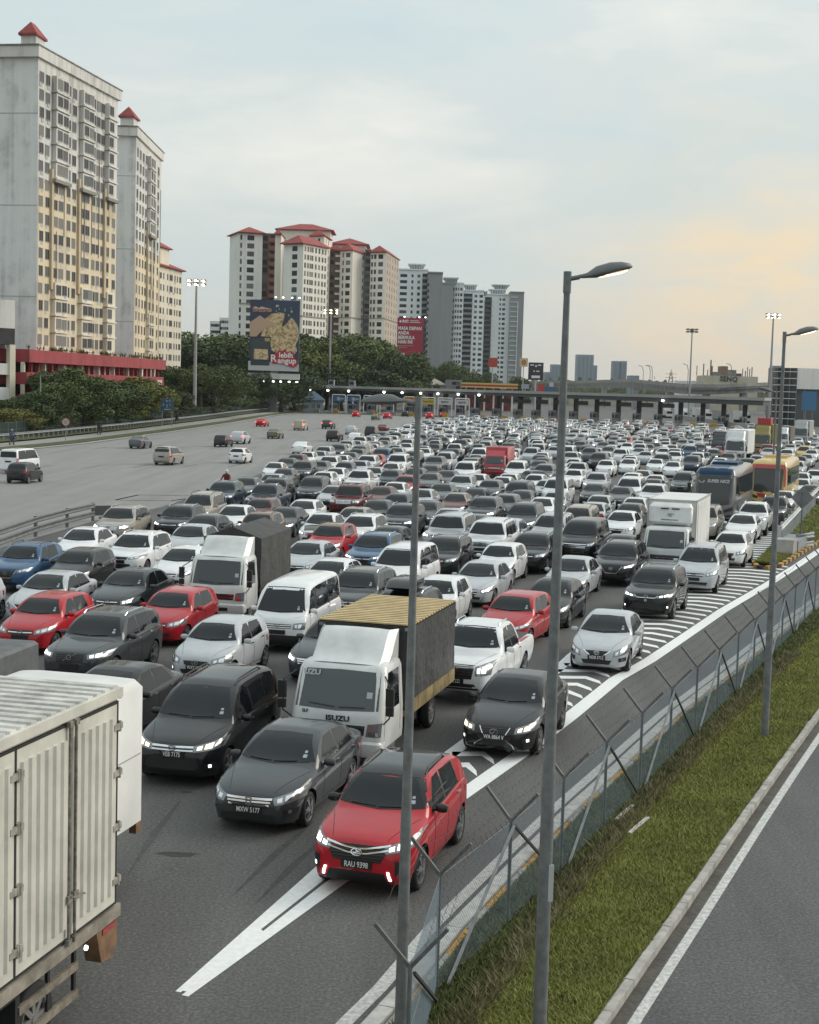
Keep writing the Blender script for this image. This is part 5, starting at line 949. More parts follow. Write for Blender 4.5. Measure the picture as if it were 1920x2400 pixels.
# ------------------------------------------------------------------ gore nose at the right: island, barrier, diamond sign
isl = [gp(1772, 1325), gp(1812, 1282), gp(1895, 1185), gp(1960, 1110)]; isr = [gp(1816, 1330), gp(1920, 1268), gp(2050, 1180), gp(2150, 1110)]
struct('island_turf', strip([(p.x, p.y) for p in isl], [(p.x, p.y) for p in isr], .12), TURF)
def pick_isl(r, n):
    t = r.random(n)**1.6*2.9; i = t.astype(int); f = t-i; s = r.random(n); A = np.array([(p.x, p.y) for p in isl]); Bq = np.array([(p.x, p.y) for p in isr]); a = A[i]*(1-f)[:, None]+A[i+1]*f[:, None]; b = Bq[i]*(1-f)[:, None]+Bq[i+1]*f[:, None]; q = a*(1-s)[:, None]+b*s[:, None]; return np.stack([q[:, 0], q[:, 1], np.full(n, .12)], 1)
blades('island_grass', 'grass on the island behind the yellow and black kerb', 30000, pick_isl, .06, .16, GRASS, 8)
kerb_line(('hazard_kerb', 'yellow and black striped kerb round the island nose'), [(p.x, p.y) for p in [gp(1772, 1318), gp(1782, 1334), gp(1816, 1331), gp(1920, 1269), gp(2000, 1214)]], .25, .16, .62, None, pick=lambda k: KERBY if k % 2 else KERBK)
wbeam('gore_guard_rail', 'white guard rail climbing along the far side of the gore', [(p.x, p.y) for p in [gp(1822, 1296), gp(1856, 1255), gp(1895, 1205), gp(1960, 1130)]], 1.3, .1, False, mat('white_rail', (.50, .51, .51), .5, .2, noise=(2, .8, 1.1)), 2.2)
p = gp(1842, 1302); t = thing('crash_cushion', 'grey concrete nose block at the tip of the island', 'barrier', (p.x, p.y, .1), R(68)); m = MB(); m.prism([(-.9, 0), (.9, 0), (.7, .75), (-.7, .75)], -.45, .45, 'y'); inst('block', m.mesh('block', CONC), t); m = MB(); m.b2(.7, 4.5, -.5, .5, .0, .6); inst('cage', m.mesh('cage', GALV), t)
p = gp(1868, 1290); wbeam('short_guard_rail', 'short stub of guard rail on the island grass', [(p.x, p.y), (p.x+1.2, p.y+1.6)], .75, .12, True, GALV, 1.)
Yd = 84; p = Vector((xat(1893, Yd), Yd, .12)); t = thing('diamond_sign', 'grey back of a diamond-shaped warning sign', 'sign', p); cz = zat(1894, 1167, Yd)-.12; s = 27*Yd/3470; m = MB(); m.prism([(-s, cz), (0, cz-s), (s, cz), (0, cz+s)], -.02, .02, 'y'); inst('plate', m.mesh('plate', mat('sign_back', (.19, .20, .205), .6, .3)), t); m = MB(); m.tube((0, -.06, 0), (0, -.06, cz+s*.55), .045, .045, 8); m.b2(-s*.55, s*.55, -.06, -.02, cz+s*.42, cz+s*.5); m.b2(-s*.55, s*.55, -.06, -.02, cz-s*.5, cz-s*.42); inst('post', m.mesh('post', POLE), t)
# ------------------------------------------------------------------ cars: lofted body + fitted parts. local x forward, y left, origin on the ground at mid length
CT = {
 'sedan': dict(L=4.45, W=1.74, wr=.575, ax=(.88, 3.45), wr_=.315, cowl=1.20, wst=2.05, roofz=1.465,
   top=[(0, .56), (.03, .66), (.12, .735), (.45, .845), (.95, .935), (1.20, .975), (2.0, 1.385), (2.35, 1.455), (2.9, 1.455), (3.3, 1.385), (3.92, 1.085), (4.28, 1.055), (4.40, .98), (4.45, .74)],
   belt=[(0, .51), (.1, .63), (.5, .75), (1.1, .86), (2, .91), (3, .955), (3.9, .985), (4.3, .96), (4.42, .88), (4.45, .68)],
   hw=[(0, .60), (.06, .71), (.2, .81), (.5, .93), (1.2, .99), (2, 1), (3.2, 1), (4, .955), (4.3, .87), (4.42, .76), (4.45, .68)],
   bot=[(0, .30), (.12, .20), (.4, .19), (4.0, .21), (4.3, .25), (4.45, .38)],
   panes=[([(1.60, .05), (2.58, .03)], [(2.16, .84), (2.58, .84)]), ([(2.66, .03), (3.50, .03)], [(2.66, .84), (3.20, .80)])], rearw=(3.30, 3.88)),
 'hatch': dict(L=3.78, W=1.69, wr=.57, ax=(.70, 3.17), wr_=.30, cowl=.98, wst=1.62, roofz=1.50,
   top=[(0, .58), (.03, .70), (.12, .79), (.4, .90), (.8, .99), (.98, 1.03), (1.58, 1.42), (1.9, 1.49), (2.6, 1.50), (3.2, 1.45), (3.45, 1.33), (3.66, 1.03), (3.74, .93), (3.78, .78)],
   belt=[(0, .55), (.1, .67), (.5, .82), (1.0, .92), (2, .97), (3, 1.03), (3.5, 1.03), (3.72, .9), (3.78, .74)],
   hw=[(0, .62), (.06, .73), (.2, .84), (.5, .95), (1.0, .99), (1.6, 1), (2.8, 1), (3.4, .95), (3.66, .87), (3.78, .78)],
   bot=[(0, .32), (.12, .21), (.4, .19), (3.4, .21), (3.6, .25), (3.78, .38)],
   panes=[([(1.34, .05), (2.12, .03)], [(1.80, .85), (2.12, .85)]), ([(2.19, .03), (2.96, .04)], [(2.19, .85), (2.86, .83)])], rearw=(3.25, 3.63)),
 'suv': dict(L=4.55, W=1.85, wr=.64, ax=(.90, 3.58), wr_=.36, cowl=1.26, wst=2.02, roofz=1.67,
   top=[(0, .72), (.03, .85), (.12, .94), (.5, 1.02), (1.05, 1.09), (1.26, 1.12), (1.98, 1.575), (2.35, 1.655), (3.2, 1.665), (3.9, 1.595), (4.15, 1.47), (4.42, 1.10), (4.50, 1.0), (4.55, .82)],
   belt=[(0, .67), (.1, .80), (.5, .92), (1.2, 1.02), (2.5, 1.07), (3.8, 1.13), (4.3, 1.06), (4.5, .92), (4.55, .78)],
   hw=[(0, .64), (.06, .75), (.2, .85), (.5, .95), (1.2, .99), (2, 1), (3.5, 1), (4.1, .955), (4.42, .86), (4.55, .76)],
   bot=[(0, .40), (.12, .27), (.4, .25), (4.1, .27), (4.35, .31), (4.55, .48)],
   panes=[([(1.68, .05), (2.56, .03)], [(2.18, .84), (2.56, .84)]), ([(2.64, .03), (3.40, .04)], [(2.64, .84), (3.40, .82)]), ([(3.47, .05), (4.02, .14)], [(3.47, .81), (3.80, .76)])], rearw=(3.93, 4.38)),
 'csuv': dict(L=4.07, W=1.73, wr=.60, ax=(.80, 3.32), wr_=.34, cowl=1.08, wst=1.74, roofz=1.63,
   top=[(0, .70), (.03, .83), (.12, .92), (.5, 1.02), (.9, 1.08), (1.08, 1.11), (1.72, 1.54), (2.05, 1.62), (2.8, 1.63), (3.4, 1.57), (3.7, 1.42), (3.94, 1.06), (4.02, .98), (4.07, .82)],
   belt=[(0, .66), (.1, .79), (.5, .92), (1.1, 1.01), (2.2, 1.05), (3.3, 1.11), (3.8, 1.06), (4.0, .92), (4.07, .78)],
   hw=[(0, .66), (.06, .77), (.2, .87), (.5, .96), (1.1, .99), (1.8, 1), (3.1, 1), (3.7, .955), (3.95, .87), (4.07, .78)],
   bot=[(0, .38), (.12, .25), (.4, .23), (3.7, .25), (3.9, .29), (4.07, .46)],
   panes=[([(1.46, .05), (2.26, .03)], [(1.93, .84), (2.26, .84)]), ([(2.34, .03), (3.12, .06)], [(2.34, .84), (3.05, .81)])], rearw=(3.45, 3.90)),
 'mpv': dict(L=4.70, W=1.83, wr=.63, ax=(.85, 3.60), wr_=.335, cowl=1.08, wst=1.88, roofz=1.79,
   top=[(0, .66), (.03, .79), (.12, .88), (.5, 1.0), (.92, 1.09), (1.08, 1.13), (1.84, 1.66), (2.25, 1.765), (3.2, 1.785), (4.1, 1.735), (4.38, 1.58), (4.60, 1.12), (4.66, 1.0), (4.70, .82)],
   belt=[(0, .61), (.1, .75), (.5, .90), (1.1, 1.02), (2.4, 1.07), (3.6, 1.10), (4.3, 1.07), (4.62, .95), (4.70, .78)],
   hw=[(0, .64), (.06, .75), (.2, .85), (.5, .95), (1.2, .99), (2, 1), (3.8, 1), (4.3, .96), (4.58, .88), (4.70, .80)],
   bot=[(0, .36), (.12, .23), (.4, .22), (4.3, .24), (4.5, .28), (4.70, .45)],
   panes=[([(1.50, .05), (2.42, .03)], [(2.06, .86), (2.42, .86)]), ([(2.50, .03), (3.34, .03)], [(2.50, .86), (3.34, .86)]), ([(3.42, .04), (4.22, .08)], [(3.42, .86), (4.10, .83)])], rearw=(4.18, 4.55)),
 'van': dict(L=4.84, W=1.72, wr=.70, ax=(.72, 3.30), wr_=.32, cowl=.30, wst=.98, roofz=1.99,
   top=[(0, .66), (.03, .90), (.12, 1.04), (.3, 1.16), (.94, 1.84), (1.25, 1.955), (2.5, 1.99), (4.4, 1.97), (4.70, 1.87), (4.80, 1.2), (4.84, .72)],
   belt=[(0, .62), (.1, .88), (.3, 1.08), (1.0, 1.14), (4.3, 1.14), (4.75, 1.02), (4.84, .68)],
   hw=[(0, .80), (.05, .88), (.2, .95), (.6, .99), (1.2, 1), (4.4, 1), (4.75, .96), (4.84, .90)],
   bot=[(0, .34), (.12, .24), (.4, .22), (4.6, .24), (4.84, .38)],
   panes=[([(.62, .06), (1.42, .03)], [(1.04, .84), (1.42, .84)]), ([(1.56, .10), (3.02, .10)], [(1.56, .84), (3.02, .84)]), ([(3.10, .10), (4.50, .10)], [(3.10, .84), (4.46, .84)])], rearw=(4.66, 4.79)),
 'pickup': dict(L=5.26, W=1.86, wr=.63, ax=(.92, 4.05), wr_=.38, cowl=1.42, wst=2.12, roofz=1.80,
   top=[(0, .82), (.03, .98), (.12, 1.06), (.6, 1.13), (1.2, 1.19), (1.42, 1.22), (2.08, 1.70), (2.4, 1.785), (3.0, 1.795), (3.35, 1.74), (3.52, 1.40), (3.60, 1.16), (3.70, 1.135), (5.15, 1.125), (5.22, 1.08), (5.26, .86)],
   belt=[(0, .78), (.1, .93), (.5, 1.03), (1.3, 1.10), (3.5, 1.11), (5.1, 1.09), (5.26, .82)],
   hw=[(0, .70), (.06, .80), (.2, .88), (.5, .96), (1.2, .99), (2, 1), (5.0, 1), (5.2, .96), (5.26, .92)],
   bot=[(0, .48), (.12, .36), (.4, .34), (4.9, .38), (5.26, .55)],
   panes=[([(1.80, .05), (2.62, .03)], [(2.28, .84), (2.62, .84)]), ([(2.70, .03), (3.42, .05)], [(2.70, .84), (3.24, .82)])], rearw=(3.36, 3.52)),
 'offroader': dict(L=4.85, W=1.95, wr=.72, ax=(.95, 3.78), wr_=.385, cowl=1.42, wst=2.04, roofz=1.88,
   top=[(0, .84), (.03, 1.02), (.12, 1.10), (.6, 1.16), (1.25, 1.21), (1.42, 1.24), (2.0, 1.77), (2.3, 1.86), (4.1, 1.875), (4.5, 1.80), (4.72, 1.30), (4.80, 1.1), (4.85, .85)],
   belt=[(0, .80), (.1, .97), (.5, 1.07), (1.3, 1.13), (3.5, 1.15), (4.4, 1.16), (4.72, 1.05), (4.85, .82)],
   hw=[(0, .76), (.06, .84), (.2, .91), (.5, .97), (1.2, .99), (2, 1), (4.1, 1), (4.6, .96), (4.85, .88)],
   bot=[(0, .48), (.12, .36), (.4, .33), (4.5, .36), (4.85, .55)],
   panes=[([(1.74, .05), (2.56, .03)], [(2.14, .84), (2.56, .84)]), ([(2.64, .03), (3.44, .03)], [(2.64, .84), (3.44, .84)]), ([(3.52, .05), (4.38, .06)], [(3.52, .84), (4.30, .82)])], rearw=(4.48, 4.70)),
 'minivan': dict(L=4.95, W=1.87, wr=.69, ax=(.95, 3.95), wr_=.35, cowl=.92, wst=1.70, roofz=1.91,
   top=[(0, .72), (.03, .90), (.12, 1.0), (.4, 1.10), (.78, 1.19), (.92, 1.23), (1.66, 1.79), (2.0, 1.885), (3.2, 1.91), (4.3, 1.87), (4.62, 1.72), (4.84, 1.2), (4.90, 1.0), (4.95, .82)],
   belt=[(0, .67), (.1, .86), (.5, 1.0), (1.0, 1.10), (2.4, 1.15), (4.3, 1.16), (4.8, 1.05), (4.95, .78)],
   hw=[(0, .70), (.06, .80), (.2, .89), (.5, .97), (1.2, .99), (2, 1), (4.1, 1), (4.6, .965), (4.95, .84)],
   bot=[(0, .34), (.12, .22), (.4, .20), (4.6, .22), (4.95, .40)],
   panes=[([(1.36, .05), (2.30, .03)], [(1.90, .85), (2.30, .85)]), ([(2.38, .03), (3.36, .03)], [(2.38, .85), (3.36, .85)]), ([(3.44, .04), (4.50, .06)], [(3.44, .85), (4.36, .83)])], rearw=(4.42, 4.80)),
}
def lever(y, d): return d*smooth01(y, 0, 1)
def car_body(T, ns=56, lowpoly=False):
    """closed loft; returns MB plus sampling functions"""
    F = {k: pchip(T[k]) for k in ('top', 'belt', 'hw', 'bot')}; Ln, w0 = T['L'], T['W']/2
    ss = sorted(set([round(Ln*(1-math.cos(math.pi*i/ns))/2*.35+Ln*i/ns*.65, 4) for i in range(ns+1)]+[p[0] for p in T['top']]))
    hfull = T['roofz']-F['belt'](T['wst'])
    rows = []
    for s in ss:
        zt, zb, zo, w = F['top'](s), F['belt'](s), F['bot'](s), F['hw'](s)*w0
        zb = min(zb, zt-.03); h = zt-zb; g = smooth01(h, .13, .36); wb = w*.955; wre = lerp(wb, T['wr'], min(1, h/hfull))
        low = [(0, zo), (w*.78, zo), (w*.925, zo+.03), (w*.975, lerp(zo, zb, .28)), (w, lerp(zo, zb, .55)), (w*.995, lerp(zo, zb, .80)), (w*.983, lerp(zo, zb, .93)), (wb, zb)]
        hood = [(.975, .16), (.94, .34), (.88, .52), (.79, .68), (.64, .83), (.36, .96), (0, 1)]
        cab = [(lerp(wb, wre, .04)-.012, .02), (lerp(wb, wre, .44), .42), (lerp(wb, wre, .86), .84), (wre-.045, .935), (wre-.13, .975), (wre*.5, .996), (0, 1)]
        up = [(lerp(wb*a[0], c[0], g), zb+h*lerp(a[1], c[1], g)) for a, c in zip(hood, cab)]
        half = low+up
        if lowpoly: half = [half[i] for i in (0, 2, 4, 7, 9, 11, 13, 14)]
        rows.append((s, half))
    mb = MB(); nh = len(rows[0][1])
    for s, half in rows:
        x = Ln/2-s; mb.v += [(x, y, z) for y, z in half]+[(x, -y, z) for y, z in half[-2:0:-1]]
    n = 2*nh-2
    for i in range(len(rows)-1):
        for j in range(n): k = (j+1) % n; mb.f.append((i*n+j, (i+1)*n+j, (i+1)*n+k, i*n+k)); mb.m.append(0)
    mb.f.append(tuple(range(n))); mb.m.append(0); e = (len(rows)-1)*n; mb.f.append(tuple(range(e+n-1, e-1, -1))); mb.m.append(0)
    return mb, F
def cut(me, cutter):
    a = bpy.data.objects.new('a', me); b = bpy.data.objects.new('b', cutter); COL.objects.link(a); COL.objects.link(b)
    md = a.modifiers.new('cut', 'BOOLEAN'); md.operation = 'DIFFERENCE'; md.object = b; md.solver = 'EXACT'
    try: md.material_mode = 'TRANSFER'
    except Exception: pass
    dg = bpy.context.evaluated_depsgraph_get(); dg.update(); r = bpy.data.meshes.new_from_object(a.evaluated_get(dg))
    bpy.data.objects.remove(a); bpy.data.objects.remove(b); return r if len(r.polygons) > 100 else me
def patch(bvh, top, bottom, axis, nu=8, nv=4, off=.005, skirt=.02, mb=None, mi=0):
    """a thin shell fitted to the body: ruled between two polylines given in the projection plane"""
    mb = mb or MB(); rows = []; back = []
    for j in range(nv+1):
        r = []; rb = []
        for i in range(nu+1):
            a = poly_at(top, i/nu); b = poly_at(bottom, i/nu); u, v = lerp(a[0], b[0], j/nv), lerp(a[1], b[1], j/nv)
            o, d = {'F': (Vector((6, u, v)), Vector((-1, 0, 0))), 'B': (Vector((-6, u, v)), Vector((1, 0, 0))), 'L': (Vector((u, 4, v)), Vector((0, -1, 0))), 'R': (Vector((u, -4, v)), Vector((0, 1, 0))), 'T': (Vector((u, v, 5)), Vector((0, 0, -1)))}[axis]
            hit, nrm, _, _ = bvh.ray_cast(o, d)
            if hit is None:
                hit, nrm, _, _ = bvh.find_nearest(o+d*(o.length-.8))
            if nrm.dot(d) > 0: nrm = -nrm
            r.append(hit+nrm*off); rb.append(hit-nrm*skirt)
        rows.append(r); back.append(rb)
    b0 = len(mb.v); mb.grid(rows, mi); n = nu+1
    # skirt
    per = [(0, i) for i in range(n)]+[(j, nu) for j in range(1, nv+1)]+[(nv, i) for i in range(nu-1, -1, -1)]+[(j, 0) for j in range(nv-1, 0, -1)]
    b1 = len(mb.v); mb.v += [tuple(back[j][i]) for j, i in per]; m = len(per)
    for k in range(m):
        a, b = per[k], per[(k+1) % m]; mb.f.append((b0+a[0]*n+a[1], b1+k, b1+(k+1) % m, b0+b[0]*n+b[1])); mb.m.append(mi)
    return mb
def wheel_meshes(r, w, style):
    k = ('wheel', r, w, style)
    if k in PARTS: return PARTS[k]
    t = MB(); ri = r*.70
    t.lathe([(ri, -w/2+.015), (r*.86, -w/2), (r*.97, -w/2+.02), (r, -w/2+.05), (r, w/2-.05), (r*.97, w/2-.02), (r*.86, w/2), (ri, w/2-.015), (ri*.96, 0), (ri, -w/2+.015)], 22, 'y')
    tm = soft(fixn(t.mesh('tyre', RUBBER)), 50)
    q = MB()
    for sg in (-1, 1):
        q.lathe([(ri*1.0, sg*(w/2-.015)), (ri*.92, sg*(w/2-.02)), (ri*.88, sg*(w/2-.06))], 22, 'y', mi=0)
        q.lathe([(ri*.88, sg*(w/2-.06)), (.001, sg*(w/2-.07))], 22, 'y', mi=1)
        ns = 5 if style == 'alloy' else 8
        for i in range(ns):
            a = 2*math.pi*i/ns; c, s_ = math.cos(a), math.sin(a)
            if style == 'alloy':
                for da in (-.16, .16):
                    q.bar((.05*math.cos(a), sg*(w/2-.02), .05*math.sin(a)), (ri*.93*math.cos(a+da), sg*(w/2-.03), ri*.93*math.sin(a+da)), .03, .04, 0, up=(0, 1, 0))
            else:
                q.bar((.04*c, sg*(w/2-.04), .04*s_), (ri*.9*c, sg*(w/2-.05), ri*.9*s_), .07, .03, 0, up=(0, 1, 0))
        q.lathe([(.065, sg*(w/2-.035)), (.06, sg*(w/2-.012)), (.001, sg*(w/2-.01))], 12, 'y')
    rm = fixn(q.mesh('rim', [ALLOY if style == 'alloy' else STEELRIM, BLACK])); PARTS[k] = (tm, rm); return PARTS[k]
PARTS = {}
# front faces. lengths in metres; y as a fraction of the half width, z relative to the bonnet's front edge
FR = {
 'plain': dict(head=[(.50, -.165), (.50, -.055), (.955, .045), (.955, -.115)], grille=[(.44, -.06), (.40, -.175)], bars=1, intake=[(.55, .10), (.62, .25)], emblem='oval'),
 'ativa': dict(head=[(.52, -.165), (.50, -.075), (.965, .055), (.955, -.11)], grille=[(.60, -.07), (.44, -.31)], bars=0, wing=1, intake=[(.40, .10), (.52, .20)], emblem='perodua', fang=1, drl=1, slats=1),
 'city': dict(head=[(.54, -.17), (.50, -.055), (.965, .06), (.955, -.115)], grille=[(.50, -.055), (.42, -.205)], bars=3, intake=[(.52, .08), (.62, .20)], emblem='honda', fogb=1),
 'innova': dict(head=[(.46, -.15), (.46, -.04), (.965, .065), (.955, -.09)], grille=[(.46, -.035), (.46, -.15)], bars=2, intake=[(.62, .16), (.54, .40)], emblem='toyota', fog=1, slats=1),
 'lexus': dict(head=[(.50, -.15), (.52, -.035), (.965, .055), (.955, -.11)], grille=[(.36, -.04), (.22, -.26)], bars=0, intake=[(.26, .12), (.46, .32)], emblem='lexus', spindle=1, fog=1, slats=1),
 'navara': dict(head=[(.58, -.27), (.56, -.05), (.955, .035), (.93, -.26)], grille=[(.54, -.02), (.48, -.36)], bars=0, intake=[(.70, .06), (.55, .22)], emblem='ring', drl=1, slats=1),
 'vios': dict(head=[(.52, -.23), (.54, -.07), (.97, .075), (.955, -.14)], grille=[(.42, -.07), (.22, -.185)], bars=0, intake=[(.42, .10), (.50, .22)], emblem='toyota', vee=1, fogb=1),
 'mazda': dict(head=[(.52, -.17), (.50, -.075), (.965, .02), (.955, -.10)], grille=[(.46, -.05), (.24, -.36)], bars=0, wing=2, intake=[(.45, .08), (.52, .16)], emblem='mazda', slats=1),
 'myvi': dict(head=[(.52, -.21), (.50, -.07), (.965, .05), (.955, -.16)], grille=[(.40, -.12), (.36, -.22)], bars=0, intake=[(.42, .10), (.50, .24)], emblem='perodua', fog=1),
 'volvo': dict(head=[(.52, -.16), (.50, -.05), (.965, .015), (.955, -.12)], grille=[(.42, -.045), (.38, -.26)], bars=0, intake=[(.60, .10), (.66, .22)], emblem='volvo', slats=1),
 'benz': dict(head=[(.54, -.19), (.52, -.06), (.965, .035), (.955, -.125)], grille=[(.42, -.06), (.38, -.24)], bars=2, intake=[(.58, .08), (.68, .22)], emblem='star', drl=1),
 'harrier': dict(head=[(.42, -.14), (.44, -.055), (.965, .03), (.955, -.07)], grille=[(.42, -.045), (.34, -.13)], bars=0, wing=2, intake=[(.60, .10), (.50, .36)], emblem='oval', fog=1),
 'cruiser': dict(head=[(.54, -.20), (.52, -.03), (.955, .02), (.94, -.17)], grille=[(.48, -.02), (.46, -.24)], bars=4, intake=[(.55, .10), (.58, .24)], emblem='toyota'),
 'alphard': dict(head=[(.56, -.18), (.56, -.05), (.965, .0), (.955, -.15)], grille=[(.56, -.05), (.46, -.50)], bars=6, intake=[(.50, .06), (.58, .12)], emblem='oval'),
 'van': dict(head=[(.54, -.30), (.56, -.13), (.95, -.10), (.93, -.30)], grille=[(.50, -.16), (.48, -.28)], bars=2, intake=[(.72, .08), (.72, .30)], emblem='toyota', blackbump=1),
}
def emblem_mesh(kind):
    if ('emblem', kind) in PARTS: return PARTS[('emblem', kind)]
    m = MB()   # drawn in y-z, thin in x
    def ring(a, b, t, cy=0, cz=0, n=20):
        for i in range(n):
            p, q = 2*math.pi*i/n, 2*math.pi*(i+1)/n
            m.bar((0, cy+a*math.cos(p), cz+b*math.sin(p)), (0, cy+a*math.cos(q), cz+b*math.sin(q)), t, .014, up=(1, 0, 0))
    def ln(y0, z0, y1, z1, t=.014): m.bar((0, y0, z0), (0, y1, z1), t, .014, up=(1, 0, 0))
    if kind == 'toyota': ring(.075, .052, .014); ring(.026, .05, .011); ring(.055, .02, .011, 0, .02)
    elif kind == 'honda': ln(-.032, -.05, -.040, .05, .018); ln(.032, -.05, .040, .05, .018); ln(-.034, 0, .034, 0, .016); ln(-.05, .06, .05, .06); ln(-.04, -.06, .04, -.06); ln(-.05, .06, -.04, -.06); ln(.05, .06, .04, -.06)
    elif kind == 'perodua': ring(.085, .055, .016); ln(-.05, -.02, .05, .02, .02); ln(-.02, .035, .06, .0); ln(-.06, 0, .02, -.035)
    elif kind == 'ring': ring(.085, .085, .018); ln(-.11, 0, .11, 0, .024)
    elif kind == 'mazda': ring(.08, .062, .014); ln(-.06, .03, 0, -.02, .016); ln(0, -.02, .06, .03, .016)
    elif kind == 'star': ring(.085, .085, .013); ln(0, 0, 0, .08); ln(0, 0, .07, -.045); ln(0, 0, -.07, -.045)
    elif kind == 'lexus': ring(.085, .06, .014); ln(.03, .045, -.01, -.03, .016); ln(-.01, -.03, -.06, -.03, .016)
    elif kind == 'volvo': ring(.06, .06, .016); ln(.19, .1, -.17, -.1, .014)
    else: ring(.07, .045, .016); ln(-.05, 0, .05, 0, .016)
    PARTS[('emblem', kind)] = m.mesh('emblem', CHROME); return PARTS[('emblem', kind)]
def car_parts(typ, front):
    """list of (part name, mesh, sub-part list, location, level, role) for a kind of car, made once"""
    key = (typ, front)
    if key in PARTS: return PARTS[key]
    T = CT[typ]; fr = FR[front]; Ln, w = T['L'], T['W']/2; P = []
    bk = ('body', typ)
    if bk not in PARTS:
        mb, F = car_body(T); me = fixn(mb.mesh('body', [PAINT, DARK])); bvh = BVHTree.FromPolygons([Vector(v) for v in mb.v], mb.f)
        c = MB(); rw = T['wr_']+.05
        for a in T['ax']:
            for sg in (-1, 1): c.tube((Ln/2-a, sg*(w-.27), T['wr_']+.01), (Ln/2-a, sg*(w+.25), T['wr_']+.01), rw, rw, 22)
        cm = fixn(c.mesh('c', [DARK]))
        body = soft(cut(me, cm), 34)
        if len(body.materials) < 2: body.materials.append(DARK)
        low, _ = car_body(T, 16, True)
        PARTS[bk] = (body, bvh, F, low)
    body, bvh, F, _ = PARTS[bk]
    X = lambda s: Ln/2-s
    zc, zw = F['top'](T['cowl']), F['top'](T['wst'])
    hw_at = lambda z: lerp(F['hw'](T['cowl'])*w*.955, T['wr'], min(1, max(0, (z-F['belt'](T['wst']))/(T['roofz']-F['belt'](T['wst'])))))
    def add(name, mb, m, lev=0, role=None, subs=(), smooth=True, loc=(0, 0, 0)):
        me = mb if isinstance(mb, bpy.types.Mesh) else mb.mesh(name, m)
        if not isinstance(mb, bpy.types.Mesh) and smooth: soft(me, 40)
        P.append((name, me, list(subs), loc, lev, role)); return me
    # windscreen: follows the raked plane between cowl and roof
    yb, yt = hw_at(zc+.05)-.05, hw_at(zw)-.075
    ws = patch(bvh, [(-yt*.9, zw-.012), (0, zw+.004), (yt*.9, zw-.012)], [(-yb, zc+.045), (0, zc+.012), (yb, zc+.045)], 'F', 14, 7)
    subs = []
    wp = MB()
    for (a, b) in (((yb*.55, zc+.05), (-.02, zc+.03)), ((-.08, zc+.035), (-yb*.7, zc+.05))):
        patch(bvh, [(a[0], a[1]+.012), (b[0], b[1]+.012)], [a, b], 'F', 6, 1, .022, .01, wp)
    subs.append(('wiper', wp.mesh('wiper', BLACK), 1))
    st = patch(bvh, [(yb*.66, zc+.145), (yb*.76, zc+.145)], [(yb*.66, zc+.10), (yb*.76, zc+.10)], 'F', 2, 2, .009, .003)
    patch(bvh, [(yb*.67, zc+.20), (yb*.74, zc+.20)], [(yb*.67, zc+.165), (yb*.74, zc+.165)], 'F', 2, 2, .009, .003, st)
    subs.append(('road_tax_sticker', st.mesh('sticker', PAPER), 0))
    add('windscreen', ws, GLASS, 2, 'glass', subs)
    rz0, rz1 = F['top'](T['rearw'][0])-.02, F['top'](T['rearw'][1])+.03
    rb_, rt_ = (w*.80, T['wr']-.06) if typ != 'sedan' else (w*.74, T['wr']-.06)
    add('rear_window', patch(bvh, [(-rt_, rz0), (rt_, rz0)], [(-rb_, rz1), (rb_, rz1)], 'B', 10, 5), GLASS, 1, 'glass')
    # side windows
    for sd, sg in (('L', 1), ('R', -1)):
        for lo, hi in T['panes']:
            def zz(s, k): b = F['belt'](s); h = F['top'](s)-b; return b+h*k if k > .3 else b+.03+k*.3
            b = [(X(s), zz(s, k)) for s, k in lo]; t = [(X(s), zz(s, k)) for s, k in hi]
            add('side_window', patch(bvh, t, b, sd, 6, 4, .004), GLASS, 2, 'glass')
    # dark frame round the side glass
    for sd in 'LR':
        p0, p1 = T['panes'][0], T['panes'][-1]; zz = lambda s, k: F['belt'](s)+(F['top'](s)-F['belt'](s))*k
        b = [(X(p0[0][0][0]-.03), F['belt'](p0[0][0][0])+.02)]+[(X(s), F['belt'](s)+.015) for s in (2.2,)]+[(X(p1[0][1][0]+.04), F['belt'](p1[0][1][0])+.03)]
        t = [(X(p0[1][0][0]-.04), zz(p0[1][0][0], p0[1][0][1]+.035)), (X((p0[1][0][0]+p1[1][1][0])/2), zz((p0[1][0][0]+p1[1][1][0])/2, .885)), (X(p1[1][1][0]+.05), zz(p1[1][1][0]+.05, p1[1][1][1]+.035))]
        add('window_surround', patch(bvh, t, b, sd, 14, 4, .0018, .006), BLACK, 1)
    # bonnet line, door gaps
    gp = MB()
    for sd in 'LR':
        cuts = [T['panes'][0][0][0][0]+.02, T['panes'][0][0][1][0]+.04, T['panes'][1][0][1][0]+.02]
        for s in cuts:
            zb = F['belt'](s)-.015; patch(bvh, [(X(s)-.006, zb), (X(s)+.006, zb)], [(X(s)-.006, .32), (X(s)+.006, .32)], sd, 1, 10, .0025, .004, gp)
        patch(bvh, [(X(cuts[0]), .335), (X(cuts[2]), .335)], [(X(cuts[0]), .322), (X(cuts[2]), .322)], sd, 12, 1, .0025, .004, gp)
    sf = .16
    for sg in (-1, 1):
        patch(bvh, [(X(sf), sg*w*F['hw'](sf)*.60), (X(T['cowl']-.02), sg*w*.84)], [(X(sf), sg*(w*F['hw'](sf)*.60+.007)), (X(T['cowl']-.02), sg*(w*.84+.007))], 'T', 10, 1, .0025, .004, gp)
    add('panel_gap', gp, DARK, 0)
    zh = F['top'](.12); zb0 = F['bot'](.12)
    def U(u): return u*w
